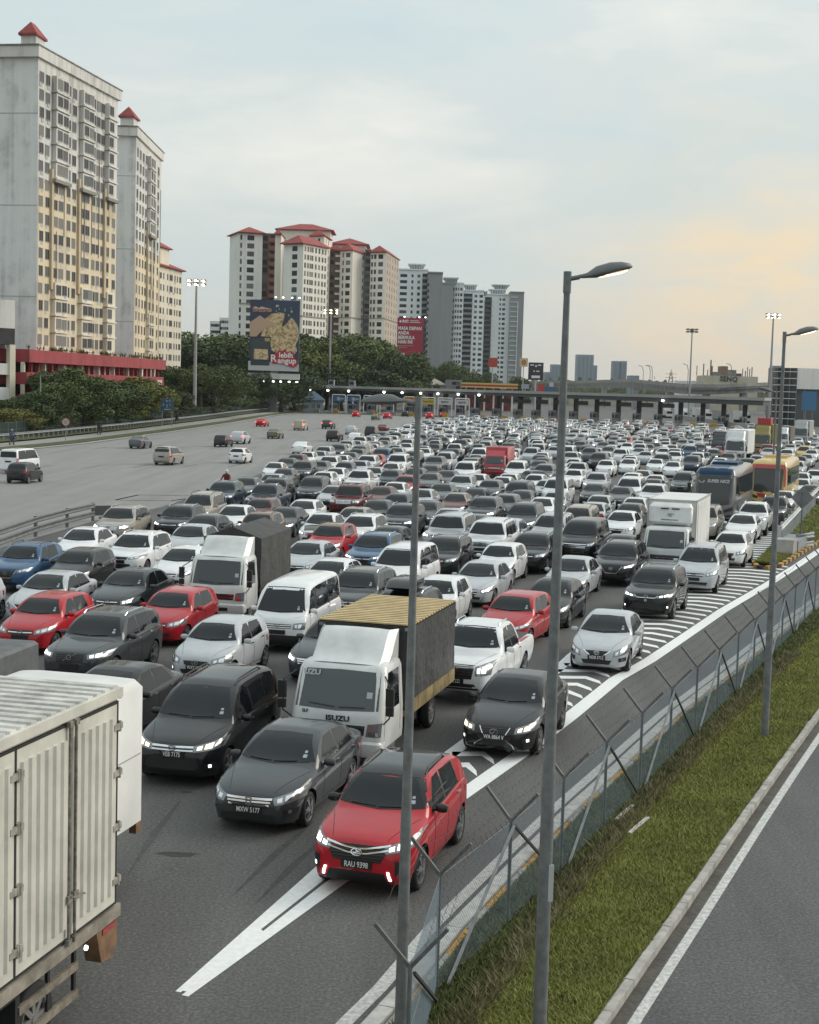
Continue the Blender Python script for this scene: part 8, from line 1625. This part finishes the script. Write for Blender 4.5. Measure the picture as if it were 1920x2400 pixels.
# side doors on the visible side (local +y): leaves with pressed vertical ribs, hinges, lock rods
dw = 1.28; xx = x0+.10; leaf = 0
while xx+dw < x1-.2:
    m = MB(); m.b2(xx+.02, xx+dw-.02, wy-.012, wy+.012, zb+.06, zt-.20); dr = inst('side_door', m.mesh('side_door', CREAM), t)
    for r_ in range(6):
        cx = xx+.16+r_*(dw-.32)/5; m = MB(); m.prism([(cx-.075, wy+.012), (cx-.045, wy-.02+.062), (cx+.045, wy-.02+.062), (cx+.075, wy+.012)], zb+.20, zt-.36, 'z'); inst('pressed_rib', m.mesh('pressed_rib', CREAM), dr)
    for (a_, b_, c_, d_) in ((xx, xx+dw, zt-.20, zt-.165), (xx, xx+dw, zb+.03, zb+.06), (xx-.012, xx+.020, zb+.03, zt-.165)): m = MB(); m.b2(a_, b_, wy-.01, wy+.018, c_, d_); inst('gasket', m.mesh('gasket', GASK), dr)
    hx = xx+.02 if leaf % 2 == 0 else xx+dw-.02
    for hz in (zb+.35, zb+1.05, zb+1.75, zb+2.35): m = MB(); m.b2(hx-.10, hx+.14 if leaf % 2 == 0 else hx+.04, wy+.012, wy+.05, hz-.04, hz+.04); m.tube((hx-.03, wy+.04, hz-.07), (hx-.03, wy+.04, hz+.07), .022, .022, 8); inst('hinge', m.mesh('hinge', mat('hinge_steel', (.42, .40, .35), .6, .3, noise=(9, .5, 1.2))), dr)
    rx = xx+dw-.07 if leaf % 2 == 0 else xx+.07
    m = MB(); m.tube((rx, wy+.05, zb-.02), (rx, wy+.05, zt-.14), .02, .02, 8); m.box((rx, wy+.05, zb+.02), (.09, .05, .07)); m.box((rx, wy+.05, zt-.17), (.09, .05, .07)); m.box((rx, wy+.05, zb+.55), (.12, .05, .10)); m.bar((rx, wy+.065, zb+.58), (rx-.22, wy+.065, zb+.50), .035, .02); inst('lock_rod', m.mesh('lock_rod', mat('lock_steel', (.26, .245, .21), .7, .3, noise=(11, .45, 1.3))), dr)
    xx += dw+.015; leaf += 1
# rear corner lamp, side guard, mudguard
m = MB(); m.prism([(x0+.02, zb-.16), (x0+.62, zb-.16), (x0+.46, zb-.62), (x0+.12, zb-.66), (x0+.02, zb-.5)], wy-.22, wy+.0, 'y'); tl = inst('tail_lamp_box', m.mesh('tail_lamp_box', RUST), t)
m = MB(); m.b2(x0+.10, x0+.45, wy+.0, wy+.012, zb-.27, zb-.20); inst('reflector', m.mesh('reflector', TAIL), tl)
m = MB(); m.lathe([(.035, 0), (.03, .03), (.001, .035)], 10, 'y', (x0+.72, wy-.1, zb-.34)); inst('marker_lamp', m.mesh('marker_lamp', LAMPON), t)
for (a_, b_, z_) in ((x0+1.0, x0+2.45, zb-.45), (x0+1.0, x0+2.45, zb-.80)): m = MB(); m.b2(a_, b_, wy-.10, wy-.05, z_-.05, z_+.05); inst('side_guard', m.mesh('side_guard', mat('guard_steel', (.22, .19, .15), .7, noise=(5, .5, 1.3))), t)
for xx in (x0+1.03, x0+1.7, x0+2.42): m = MB(); m.b2(xx-.03, xx+.03, wy-.12, wy-.08, zb-.85, zb-.05); inst('guard_post', m.mesh('guard_post', CHASS), t)
m = MB(); m.prism([(x0+2.6, .95), (x0+3.9, .95), (x0+3.9, 1.0), (x0+2.6, 1.0)], wy-.45, wy-.02, 'y'); m.b2(x0+2.55, x0+2.60, wy-.45, wy-.02, .45, 1.0); inst('mudguard', m.mesh('mudguard', CHASS), t)

# --- small white box van behind it, domed roof
RC2 = Vector((-4.12, 23.2, 0)); Lb = 2.75; o_ = RC2+fwd*(Lb+1.55)+lat*1.08
t = lorry('white_box_van', 'smooth white box van with domed roof behind the corrugated lorry', o_.x, o_.y, h)
cab(t, 1.75, 1.95, deflector=False); running_gear(t, (.8, 3.4), .30, .86, 4.2, False)
q = shell([(.92, -1.5, -1.5-Lb, 1.08, .05), (3.08, -1.5, -1.5-Lb, 1.08, .06), (3.20, -1.56, -1.5-Lb+.06, 1.0, .12), (3.28, -1.8, -1.5-Lb+.35, .7, .2)]); inst('cargo_box', soft(q.mesh('cargo_box', WB), 35), t)
m = MB(); m.b2(-1.5-Lb+.1, -1.6, 1.081, 1.088, 2.02, 2.035); inst('panel_seam', m.mesh('panel_seam', mat('seam_grey', (.3, .3, .3), .7)), t)
m = MB(); m.b2(-1.5-Lb+.02, -1.5-Lb+.20, .95, 1.07, .74, .92); inst('mud_flap', m.mesh('mud_flap', RUST), t)
# --- grey canvas lorry at the left edge
RC3 = gp(92, 1503, 2.0); RC3.z = 0; a3 = R(10); f3 = Vector((-math.sin(a3), -math.cos(a3), 0)); l3 = Vector((-math.cos(a3), math.sin(a3), 0)); o_ = RC3+f3*5.8+l3*1.0
t = lorry('canvas_lorry', 'grey canvas-topped lorry with a red side stripe at the left edge', o_.x, o_.y, 10)
cab(t, 1.9, 2.05); running_gear(t, (.95, 4.3), .36, .95, 5.8)
GC = mat('grey_canvas', (.10, .107, .112), .6, noise=(2, .75, 1.3)); q = shell([(1.30, -1.85, -5.8, 1.0, .04), (1.95, -1.85, -5.8, 1.0, .05), (2.02, -1.9, -5.74, .94, .06)]); inst('canvas_cover', soft(q.mesh('canvas_cover', GC), 35), t)
m = MB(); m.b2(-5.8, -1.85, -1.0, 1.0, .80, 1.30); inst('drop_side', m.mesh('drop_side', GC), t)
m = MB(); m.b2(-5.6, -1.9, 1.0, 1.012, .92, 1.12); inst('red_stripe', m.mesh('red_stripe', mat('stripe_red', (.36, .03, .035), .5)), t)

# --- coaches
def coach(name, label, x, y, h, L_, roofm, bodym, frontm, txt=None, kind=1):
    t = thing(name, label, 'bus', (x, y, 0), facing(h)); W = 1.24
    mb = shell([(.32, .0, -L_, W*.97, .15), (.55, .06, -L_, W, .2), (1.15, .08, -L_, W, .22), (1.5, .02, -L_, W, .24), (2.9, -.30, -L_+.02, W*.985, .26), (3.2, -.42, -L_+.05, W*.96, .28), (3.40, -.75, -L_+.2, W*.86, .34), (3.46, -1.2, -L_+.5, W*.6, .4)]); bv = bvh_of(mb)
    inst('body', soft(mb.mesh('body', bodym), 40), t)
    inst('roof_front', soft(patch(bv, [(-W*.80, 3.38), (0, 3.41), (W*.80, 3.38)], [(-W*.93, 3.02), (0, 3.0), (W*.93, 3.02)], 'F', 14, 6, .012).mesh('roof_front', roofm)), t)
    top = patch(bv, [(-.8, -W*.55), (-L_+.9, -W*.55)], [(-.8, W*.55), (-L_+.9, W*.55)], 'T', 14, 6, .01); inst('roof', soft(top.mesh('roof', roofm)), t)
    inst('front_mask', soft(patch(bv, [(-W*.985, 3.06), (0, 3.05), (W*.985, 3.06)], [(-W*.985, 1.25), (0, 1.08), (W*.985, 1.25)], 'F', 14, 8, .004).mesh('front_mask', mat('mask_black', (.012, .012, .013), .35))), t)
    w = inst('windscreen', soft(patch(bv, [(-W*.90, 2.98), (0, 2.97), (W*.90, 2.98)], [(-W*.90, 1.30), (0, 1.20), (W*.90, 1.30)], 'F', 14, 10, .008).mesh('windscreen', mat('coach_windscreen', (.030, .034, .035), .06, spec=.6))), t)
    for sd in 'LR':
        n = 6
        for i in range(n):
            a_, b_ = -1.1-(L_-1.6)*i/n, -1.1-(L_-1.6)*(i+1)/n+.05; inst('side_window', soft(patch(bv, [(a_, 2.82), (b_, 2.82)], [(a_, 1.62), (b_, 1.62)], sd, 4, 4, .006).mesh('side_window', GLASS)), t)
        inst('side_stripe', soft(patch(bv, [(-.5, 1.42), (-L_*.55, 1.36), (-L_+.2, 1.5)], [(-.5, 1.12), (-L_*.55, 1.0), (-L_+.2, .8)], sd, 12, 2, .008).mesh('side_stripe', frontm)), t)
        m = MB(); sg = 1 if sd == 'L' else -1; m.path([(-.35, sg*W*.9, 3.0), (.15, sg*(W+.22), 2.9), (.22, sg*(W+.26), 2.5)], .025, 6); m.box((.22, sg*(W+.26), 2.2), (.12, .22, .55)); inst('door_mirror', m.mesh('door_mirror', BLACK), t)
    for sg in (1, -1):
        inst('headlight', soft(patch(bv, [(sg*W*.52, .86), (sg*W*.98, 1.10)], [(sg*W*.55, .70), (sg*W*.97, .84)], 'F', 8, 3, .008).mesh('headlight', mat('dark_lamp', (.05, .05, .055), .12))), t)
        inst('lower_lamp', soft(patch(bv, [(sg*W*.55, .50), (sg*W*.90, .58)], [(sg*W*.55, .42), (sg*W*.90, .46)], 'F', 6, 2, .008).mesh('lower_lamp', BLACK)), t)
    inst('front_panel', soft(patch(bv, [(-W*.5, 1.12), (W*.5, 1.12)], [(-W*.42, .72), (W*.42, .72)], 'F', 10, 4, .006).mesh('front_panel', frontm if kind == 2 else bodym)), t)
    wm = wheel_meshes(.48, .28, 'steel')
    for a_ in (2.3, L_-3.2):
        for sg in (1, -1): o = inst('wheel', wm[0], t, (-a_, sg*(W-.15), .48)); inst('rim', wm[1], o); m = MB(); m.lathe([(.62, sg*(W+.004)), (.001, sg*(W+.004))], 24, 'y', (-a_, 0, .50)); inst('wheel_arch', fixn(m.mesh('wheel_arch', DARK)), t)
    m = MB(); m.b2(-L_*.75, -L_*.45, -.8, .8, 3.44, 3.62); inst('air_conditioner', m.mesh('air_conditioner', roofm), t)
    if txt:
        hit = bv.ray_cast(Vector((6, 0, 2.62)), Vector((-1, 0, 0)))[0]; lettering('windscreen_lettering', txt, .27, PAPER, t, face_matrix((hit.x+.03, .22, 2.62), (0, 1, 0), (-.23, 0, 1)), bold=.012, shear=.25, sx=.95)
        e = MB(); hitx = hit.x+.03
        for k in range(7): a1, a2 = R(180+k*25), R(205+k*25); e.bar((hitx, -.80+.16*math.cos(a1), 2.66+.16*math.sin(a1)), (hitx, -.80+.16*math.cos(a2), 2.66+.16*math.sin(a2)), .09, .01, up=(1, 0, 0))
        inst('swoosh_emblem', e.mesh('swoosh_emblem', PAPER), t)
    return t, bv
SILV = mat('coach_silver', (.20, .20, .20), .35, .3, coat=.6, noise=(1.1, .75, 1.1))
coach('coach', 'blue-roofed silver coach lettered above a huge windscreen', 18.9, 92, 19, 11, mat('coach_blue', (.012, .045, .10), .45, spec=.2), SILV, mat('coach_dark', (.05, .055, .06), .35), 'SUPER NICE')
YEL = mat('coach_yellow', (.60, .42, .14), .4, coat=.6, noise=(1, .85, 1.1)); RED2 = mat('coach_red', (.42, .03, .03), .4, coat=.6)
t2, bv2 = coach('tour_coach', 'yellow and red coach right behind the blue-roofed coach', 25.5, 105.5, 19.5, 11, YEL, YEL, YEL, None, 2)
inst('red_band', soft(patch(bv2, [(-1.1, 3.14), (1.1, 3.14)], [(-1.12, 2.86), (1.12, 2.86)], 'F', 12, 3, .02).mesh('red_band', RED2)), t2)
for sg in (1, -1): inst('red_pillar', soft(patch(bv2, [(sg*1.06, 2.9), (sg*1.19, 2.9)], [(sg*1.10, 1.6), (sg*1.22, 1.6)], 'F', 2, 8, .02).mesh('red_pillar', RED2)), t2)
inst('red_flash', soft(patch(bv2, [(-.75, 1.1), (-.2, 1.08)], [(-.65, .85), (-.05, .7)], 'F', 4, 3, .02).mesh('red_flash', RED2)), t2)

# --- heavy lorries in the far right lanes
def heavy(name, label, px, Y, h, W, H, L_, cabm, boxm, kind='box', paint2=None):
    t = lorry(name, label, xat(px, Y), Y, h); cab(t, W, min(2.9, H*.72), cabm, zs=1.25, tall=H-min(2.9, H*.72)-.1); running_gear(t, (1.3, L_-2.6, L_-1.3), .48, W/2, L_, zc=1.05)
    q = shell([(1.15, -2.1, -L_, W/2+.08, .06), (H-.08, -2.1, -L_, W/2+.08, .06), (H, -2.15, -L_+.05, W/2, .08)])
    if kind == 'container':
        m = MB(); m.b2(-L_, -2.2, -W/2, W/2, 1.15, H); inst('container', m.mesh('container', boxm), t)
        rib = MB(); rib.prism([(-.09, 0), (.09, 0), (.05, .05), (-.05, .05)], 1.2, H-.05, 'z'); rm = rib.mesh('container_rib', boxm)
        for i in range(int((L_-2.4)/.3)):
            for sg in (1, -1): o = inst('container_rib', rm, t, (-2.4-i*.3, sg*W/2, 0)); o.rotation_euler = (0, 0, 0 if sg > 0 else math.pi)
    else: inst('cargo_box', soft(q.mesh('cargo_box', boxm), 40), t)
    return t
heavy('box_lorry', 'tall white lorry with sculpted roof deflector behind the coaches', 1728, 175, 19, 2.4, 3.95, 9.5, TRUCKW, WB)
tt = heavy('container_lorry', 'container lorry in dull yellow-green behind the tall white lorry', 1790, 205, 19, 2.4, 4.1, 12, mat('lorry_olive', (.24, .20, .06), .5), mat('container_green', (.22, .19, .055), .7, noise=(1.5, .7, 1.15)), 'container')
m = MB(); m.b2(-5.6, -2.6, -.9, .9, 4.1, 5.0); inst('red_crate', m.mesh('red_crate', mat('crate_red', (.40, .04, .04), .6)), tt)
heavy('dark_lorry', 'small dark lorry beside the tall white lorry', 1690, 196, 18.5, 2.0, 3.1, 6, mat('lorry_dark', (.04, .04, .045), .5), mat('dark_box', (.03, .03, .032), .6))
heavy('white_truck', 'white truck half hidden behind the right lamp post', 1834, 228, 20, 2.4, 3.5, 9, TRUCKW, mat('load_brown', (.12, .11, .095), .8))
heavy('big_truck', 'big grey truck with wide windscreen at the far right', 1880, 255, 20.5, 2.5, 4.1, 9.5, mat('lorry_grey', (.35, .36, .36), .5), mat('box_grey', (.3, .3, .3), .6))
place_car('van', 'white', -3.35, 45.4, 10.5, 'white passenger van with ribbed roof beside the slat-roofed lorry', 0, 'van', 0, vary=False)

# --- motorcycles with riders on the left path
def rider(label, px, py, jacket, helmet, h=3, moto=(.03, .03, .035), pos=None):
    p = pos or gp(px, py, .14); b = thing('motorcycle', label[0], 'motorcycle', p, math.atan2(math.cos(R(h)), math.sin(R(h))))
    wm = wheel_meshes(.29, .11, 'steel')
    for x in (.62, -.62): o = inst('wheel', wm[0], b, (x, 0, .29)); inst('rim', wm[1], o)
    MM = mat('moto_%.2f' % moto[0], moto, .4)
    m = MB(); m.bar((.55, 0, .55), (-.15, 0, .48), .16, .30); m.bar((-.1, 0, .72), (-.75, 0, .80), .24, .14); m.bar((.60, 0, .30), (.42, 0, 1.0), .14, .10); m.bar((-.62, 0, .32), (-.2, 0, .4), .10, .08); inst('frame', m.mesh('frame', MM), b)
    m = MB(); m.bar((.40, -.34, 1.04), (.40, .34, 1.04), .035, .035); inst('handlebar', m.mesh('handlebar', BLACK), b)
    m = MB(); m.box((-.82, 0, .78), (.08, .16, .08)); inst('tail_lamp', m.mesh('tail_lamp', TAIL), b)
    # rider: one skinned figure astride the seat
    r = bpy.data.meshes.new('person'); V = [(-.22, 0, .90), (-.16, 0, 1.12), (-.08, 0, 1.36), (-.04, 0, 1.48), (-.02, 0, 1.62), (-.06, .20, 1.40), (.10, .30, 1.18), (.36, .30, 1.06), (-.06, -.20, 1.40), (.10, -.30, 1.18), (.36, -.30, 1.06), (-.16, .13, .88), (.22, .22, .80), (.08, .20, .36), (.22, .20, .32), (-.16, -.13, .88), (.22, -.22, .80), (.08, -.20, .36), (.22, -.20, .32)]
    E_ = [(0, 1), (1, 2), (2, 3), (3, 4), (2, 5), (5, 6), (6, 7), (2, 8), (8, 9), (9, 10), (0, 11), (11, 12), (12, 13), (13, 14), (0, 15), (15, 16), (16, 17), (17, 18)]
    r.from_pydata(V, E_, []); o = bpy.data.objects.new('person', r); COL.objects.link(o); o.location = p; o.rotation_euler = b.rotation_euler
    sk = o.modifiers.new('skin', 'SKIN'); sv = r.skin_vertices[0].data
    rad = [.16, .17, .19, .07, .11, .08, .06, .045, .08, .06, .045, .11, .085, .06, .05, .11, .085, .06, .05]
    for i, q in enumerate(rad): sv[i].radius = (q, q)
    sv[0].use_root = True; ss = o.modifiers.new('sub', 'SUBSURF'); ss.levels = 1; ss.render_levels = 1
    r.materials.append(mat('jacket_%s' % jacket[0], jacket[1], .8)); tag(o, label[1], 'person')
    hm = MB(); hm.lathe([(.001, .15), (.08, .135), (.13, .06), (.135, 0), (.12, -.08), (.10, -.12), (.001, -.12)], 14, 'z'); inst('helmet', soft(hm.mesh('helmet', mat('helmet_%s' % helmet[0], helmet[1], .25))), o, (-.02, 0, 1.66))
rider(('motorcycle on the path at the far left edge', 'person in blue jacket riding on the path at far left'), 28, 1043, ('blue', (.06, .09, .14)), ('grey', (.2, .22, .25)))
rider(('dark motorcycle on the path right of the round sign', 'person in black riding beside the round sign'), 233, 1019, ('black', (.02, .02, .022)), ('black', (.02, .02, .02)))
rider(('motorcycle on the path beside the blue sign', 'person in dark jacket riding past the blue sign'), 415, 991, ('dark', (.025, .025, .03)), ('dark', (.03, .03, .03)))
rider(('motorcycle far along the path before the billboard', 'person riding far along the path towards the billboard'), 545, 969, ('olive', (.04, .05, .03)), ('dark2', (.03, .04, .03)))
rider(('motorcycle filtering through the jam beside the dark blue pickup', 'person in red jacket riding through the jam beside the pickup'), 0, 0, ('red', (.16, .03, .03)), ('white', (.6, .6, .6)), 186, pos=Vector((-12.91, 103.6, 0)))
rider(('motorcycle threading past the black minivan', 'person in pale jacket riding past the black minivan'), 0, 0, ('pale', (.35, .34, .30)), ('red2', (.3, .03, .03)), 196, pos=Vector((9.76, 74.93, 0)))
# ------------------------------------------------------------------ put the traffic on the road
KIND = {'s': 'sedan', 'h': 'hatch', 'u': 'suv', 'c': 'csuv', 'm': 'mpv', 'v': 'van', 'p': 'pickup', 'o': 'offroader', 'n': 'minivan'}
HUE = ['white', 'silver', 'grey', 'dark grey', 'black', 'red', 'dark red', 'blue', 'navy', 'brown', 'champagne', 'beige', 'yellow', 'olive']
FACE = ['plain', 'ativa', 'city', 'innova', 'lexus', 'navara', 'vios', 'mazda', 'myvi', 'volvo', 'benz', 'harrier', 'cruiser', 'alphard', 'van']
WORD = {'sedan': 'sedan', 'hatch': 'hatchback', 'suv': 'crossover', 'csuv': 'small crossover', 'mpv': 'people carrier', 'van': 'van', 'pickup': 'pickup', 'offroader': 'off-roader', 'minivan': 'minivan'}
Q = [r.split(',') for r in TRAFFIC.split(';') if r]; Q = [(KIND[r[0]], HUE[int(r[1])], float(r[2]), float(r[3]), float(r[4]), FACE[int(r[5])], int(r[6])) for r in Q]
FARQ = [r.split(',') for r in FAR_TRAFFIC.split(';') if r]; FARQ = [(KIND[r[0]], HUE[int(r[1])], float(r[2])+rng.uniform(-.3, .3), float(r[3])+rng.uniform(-.3, .3)) for r in FARQ]
def called(c, t): return ('red ' if c == 'dark red' else c+' ')+WORD[t]
ALLV = [(called(q[1], q[0]), q[2], q[3], q[4]) for q in Q]+[(called(q[1], q[0]), q[2], q[3], 15) for q in FARQ]+LORRIES
def beside(x, y, h):
    """names of the vehicles ahead, to the left and to the right, as the photograph shows them"""
    a = R(h); best = {}
    for nm, X, Y_, _ in ALLV:
        dx, dy = X-x, Y_-y
        if abs(dx) > 17 or abs(dy) > 17 or (dx == 0 and dy == 0): continue
        lon, la = dx*math.sin(a)+dy*math.cos(a), dx*math.cos(a)-dy*math.sin(a)
        for k, ok, d in (('ahead', lon < -2 and abs(la) < 1.7, -lon+abs(la)*2), ('left', la < -1.2 and abs(lon) < 3.8, -la+abs(lon)*.6), ('right', la > 1.2 and abs(lon) < 3.8, la+abs(lon)*.6)):
            if ok and d < 16 and (k not in best or d < best[k][0]): best[k] = (d, nm)
    return [best.get(k, (0, None))[1] for k in ('ahead', 'left', 'right')]
USED = set(TRAFFIC_LABEL.values())
for i, (ty, co, x, y, h, fr, lit) in enumerate(Q):
    lab = TRAFFIC_LABEL.get(i)
    if not lab:
        ah, lf_, rt_ = beside(x, y, h); lab = called(co, ty)
        if ah: lab += ' behind '+ah
        if lf_ and rt_: lab += (',' if ah else '')+' between '+lf_+' and '+rt_
        elif lf_: lab += ', right of '+lf_
        elif rt_: lab += ', left of '+rt_
        if len(lab.split()) < 4: lab += ' in the jammed toll queue'
        for suf in ('', ', headlamps lit' if lit else ', headlamps dark', ', deep in the queue', ', near the toll roof', ', far back'):
            if lab+suf not in USED: lab += suf; break
        USED.add(lab)
    lod = 0 if y < 62 else (1 if y < 120 else 2)
    ex = dict(TRAFFIC_EXTRA.get(i, {})); rb = ex.pop('roofbox', 0)
    root = place_car(ty, co, x, y, h, lab, lod, fr, lit, 'vehicles queuing for the toll', vary=i not in TRAFFIC_LABEL, **ex)
    if rb:
        m = shell([(1.72, .55, -.95, .40, .12), (1.80, .70, -1.0, .45, .15), (1.98, .5, -.95, .42, .15), (2.04, .2, -.8, .30, .15)]); inst('roof_box', soft(m.mesh('roof_box', mat('gloss_black', (.015, .015, .016), .25, coat=.6)), 45), root)
for (ty, co, x, y, h, lit, lab) in LEAVING:
    place_car(ty, co, x, y, h, lab, 1 if y < 160 else 2, 'plain' if ty != 'van' else 'van', lit, 'traffic leaving on the open carriageway', away=True)
# far mass of the jam: one mesh, paint by material
fm = MB(); FM = [mat('far_'+k.replace(' ', '_'), v, .34, .0, coat=.9) for k, v in PAINTS.items()]; FI = {k: i for i, k in enumerate(PAINTS)}; FM += [GLASS, LAMPON, BLACK, LAMP]; gi, li, bi, lm_ = len(PAINTS), len(PAINTS)+1, len(PAINTS)+2, len(PAINTS)+3
FARC = {}
def far_car(ty):
    if ty in FARC: return FARC[ty]
    car_parts(ty, 'plain'); low = PARTS[('body', ty)][3]; T = CT[ty]; w = T['W']/2; q = MB(); q.add(low.v, low.f, 0)
    bv = PARTS[('body', ty)][1]; F = PARTS[('body', ty)][2]; zc, zw = F['top'](T['cowl']), F['top'](T['wst']); yb, yt = w*.84, T['wr']-.07
    patch(bv, [(-yt, zw), (yt, zw)], [(-yb, zc+.05), (yb, zc+.05)], 'F', 4, 2, .02, .01, q, 1)
    lo, hi = T['panes'][0][0], T['panes'][-1][0]; X = lambda s: T['L']/2-s
    for sd in 'LR': patch(bv, [(X(T['panes'][0][1][0][0]), zw-.10), (X(T['panes'][-1][1][1][0]), zw-.12)], [(X(lo[0][0]), F['belt'](lo[0][0])+.04), (X(hi[1][0]), F['belt'](hi[1][0])+.05)], sd, 5, 2, .02, .01, q, 1)
    zh = F['top'](.12)
    for sg in (1, -1): patch(bv, [(sg*w*.52, zh-.05), (sg*w*.94, zh+.03)], [(sg*w*.52, zh-.16), (sg*w*.94, zh-.12)], 'F', 2, 1, .02, .01, q, 4)
    patch(bv, [(-w*.44, zh-.05), (w*.44, zh-.05)], [(-w*.5, .36), (w*.5, .36)], 'F', 3, 2, .015, .01, q, 2)
    for a in T['ax']:
        for sg in (1, -1): q.tube((X(a), sg*(w-.2), T['wr_']), (X(a), sg*(w+.015), T['wr_']), T['wr_'], T['wr_'], 10, 2)
    FARC[ty] = (np.array(q.v), q.f, q.m); return FARC[ty]
for (ty, co, x, y) in FARQ:
    v, f, mm = far_car(ty); a = facing(8+10*(x+5)/90+rng.uniform(-2, 2)); c, s = math.cos(a), math.sin(a); V = np.stack([v[:, 0]*c-v[:, 1]*s+x, v[:, 0]*s+v[:, 1]*c+y, v[:, 2]], 1); b = len(fm.v)
    fm.v += V.tolist(); fm.f += [tuple(i+b for i in q) for q in f]; lit = rng.random() < .2; fm.m += [FI[co] if k == 0 else (gi if k == 1 else (bi if k == 2 else (li if lit else lm_))) for k in mm]
tag(inst('distant_traffic', fixn(fm.mesh('distant_traffic', FM, True))), 'dense mass of far cars jammed before the toll roof', 'traffic', kind='stuff')
# ------------------------------------------------------------------ evening haze: one closed box of thin even air round everything
hb = MB(); hb.b2(-2700, 2700, -200, 4300, -1.1, 84)
hm = bpy.data.materials.new('haze_air'); hm.use_nodes = True; ht = hm.node_tree; ht.nodes.clear(); ho = ht.nodes.new('ShaderNodeOutputMaterial'); pv = ht.nodes.new('ShaderNodeVolumePrincipled')
pv.inputs['Color'].default_value = (.80, .85, .90, 1); pv.inputs['Density'].default_value = 6.0e-5; pv.inputs['Anisotropy'].default_value = .2; ht.links.new(pv.outputs[0], ho.inputs['Volume'])
hz_o = inst('haze', hb.mesh('haze', hm)); tag(hz_o, 'thin evening haze over the whole plaza', 'haze', kind='stuff')
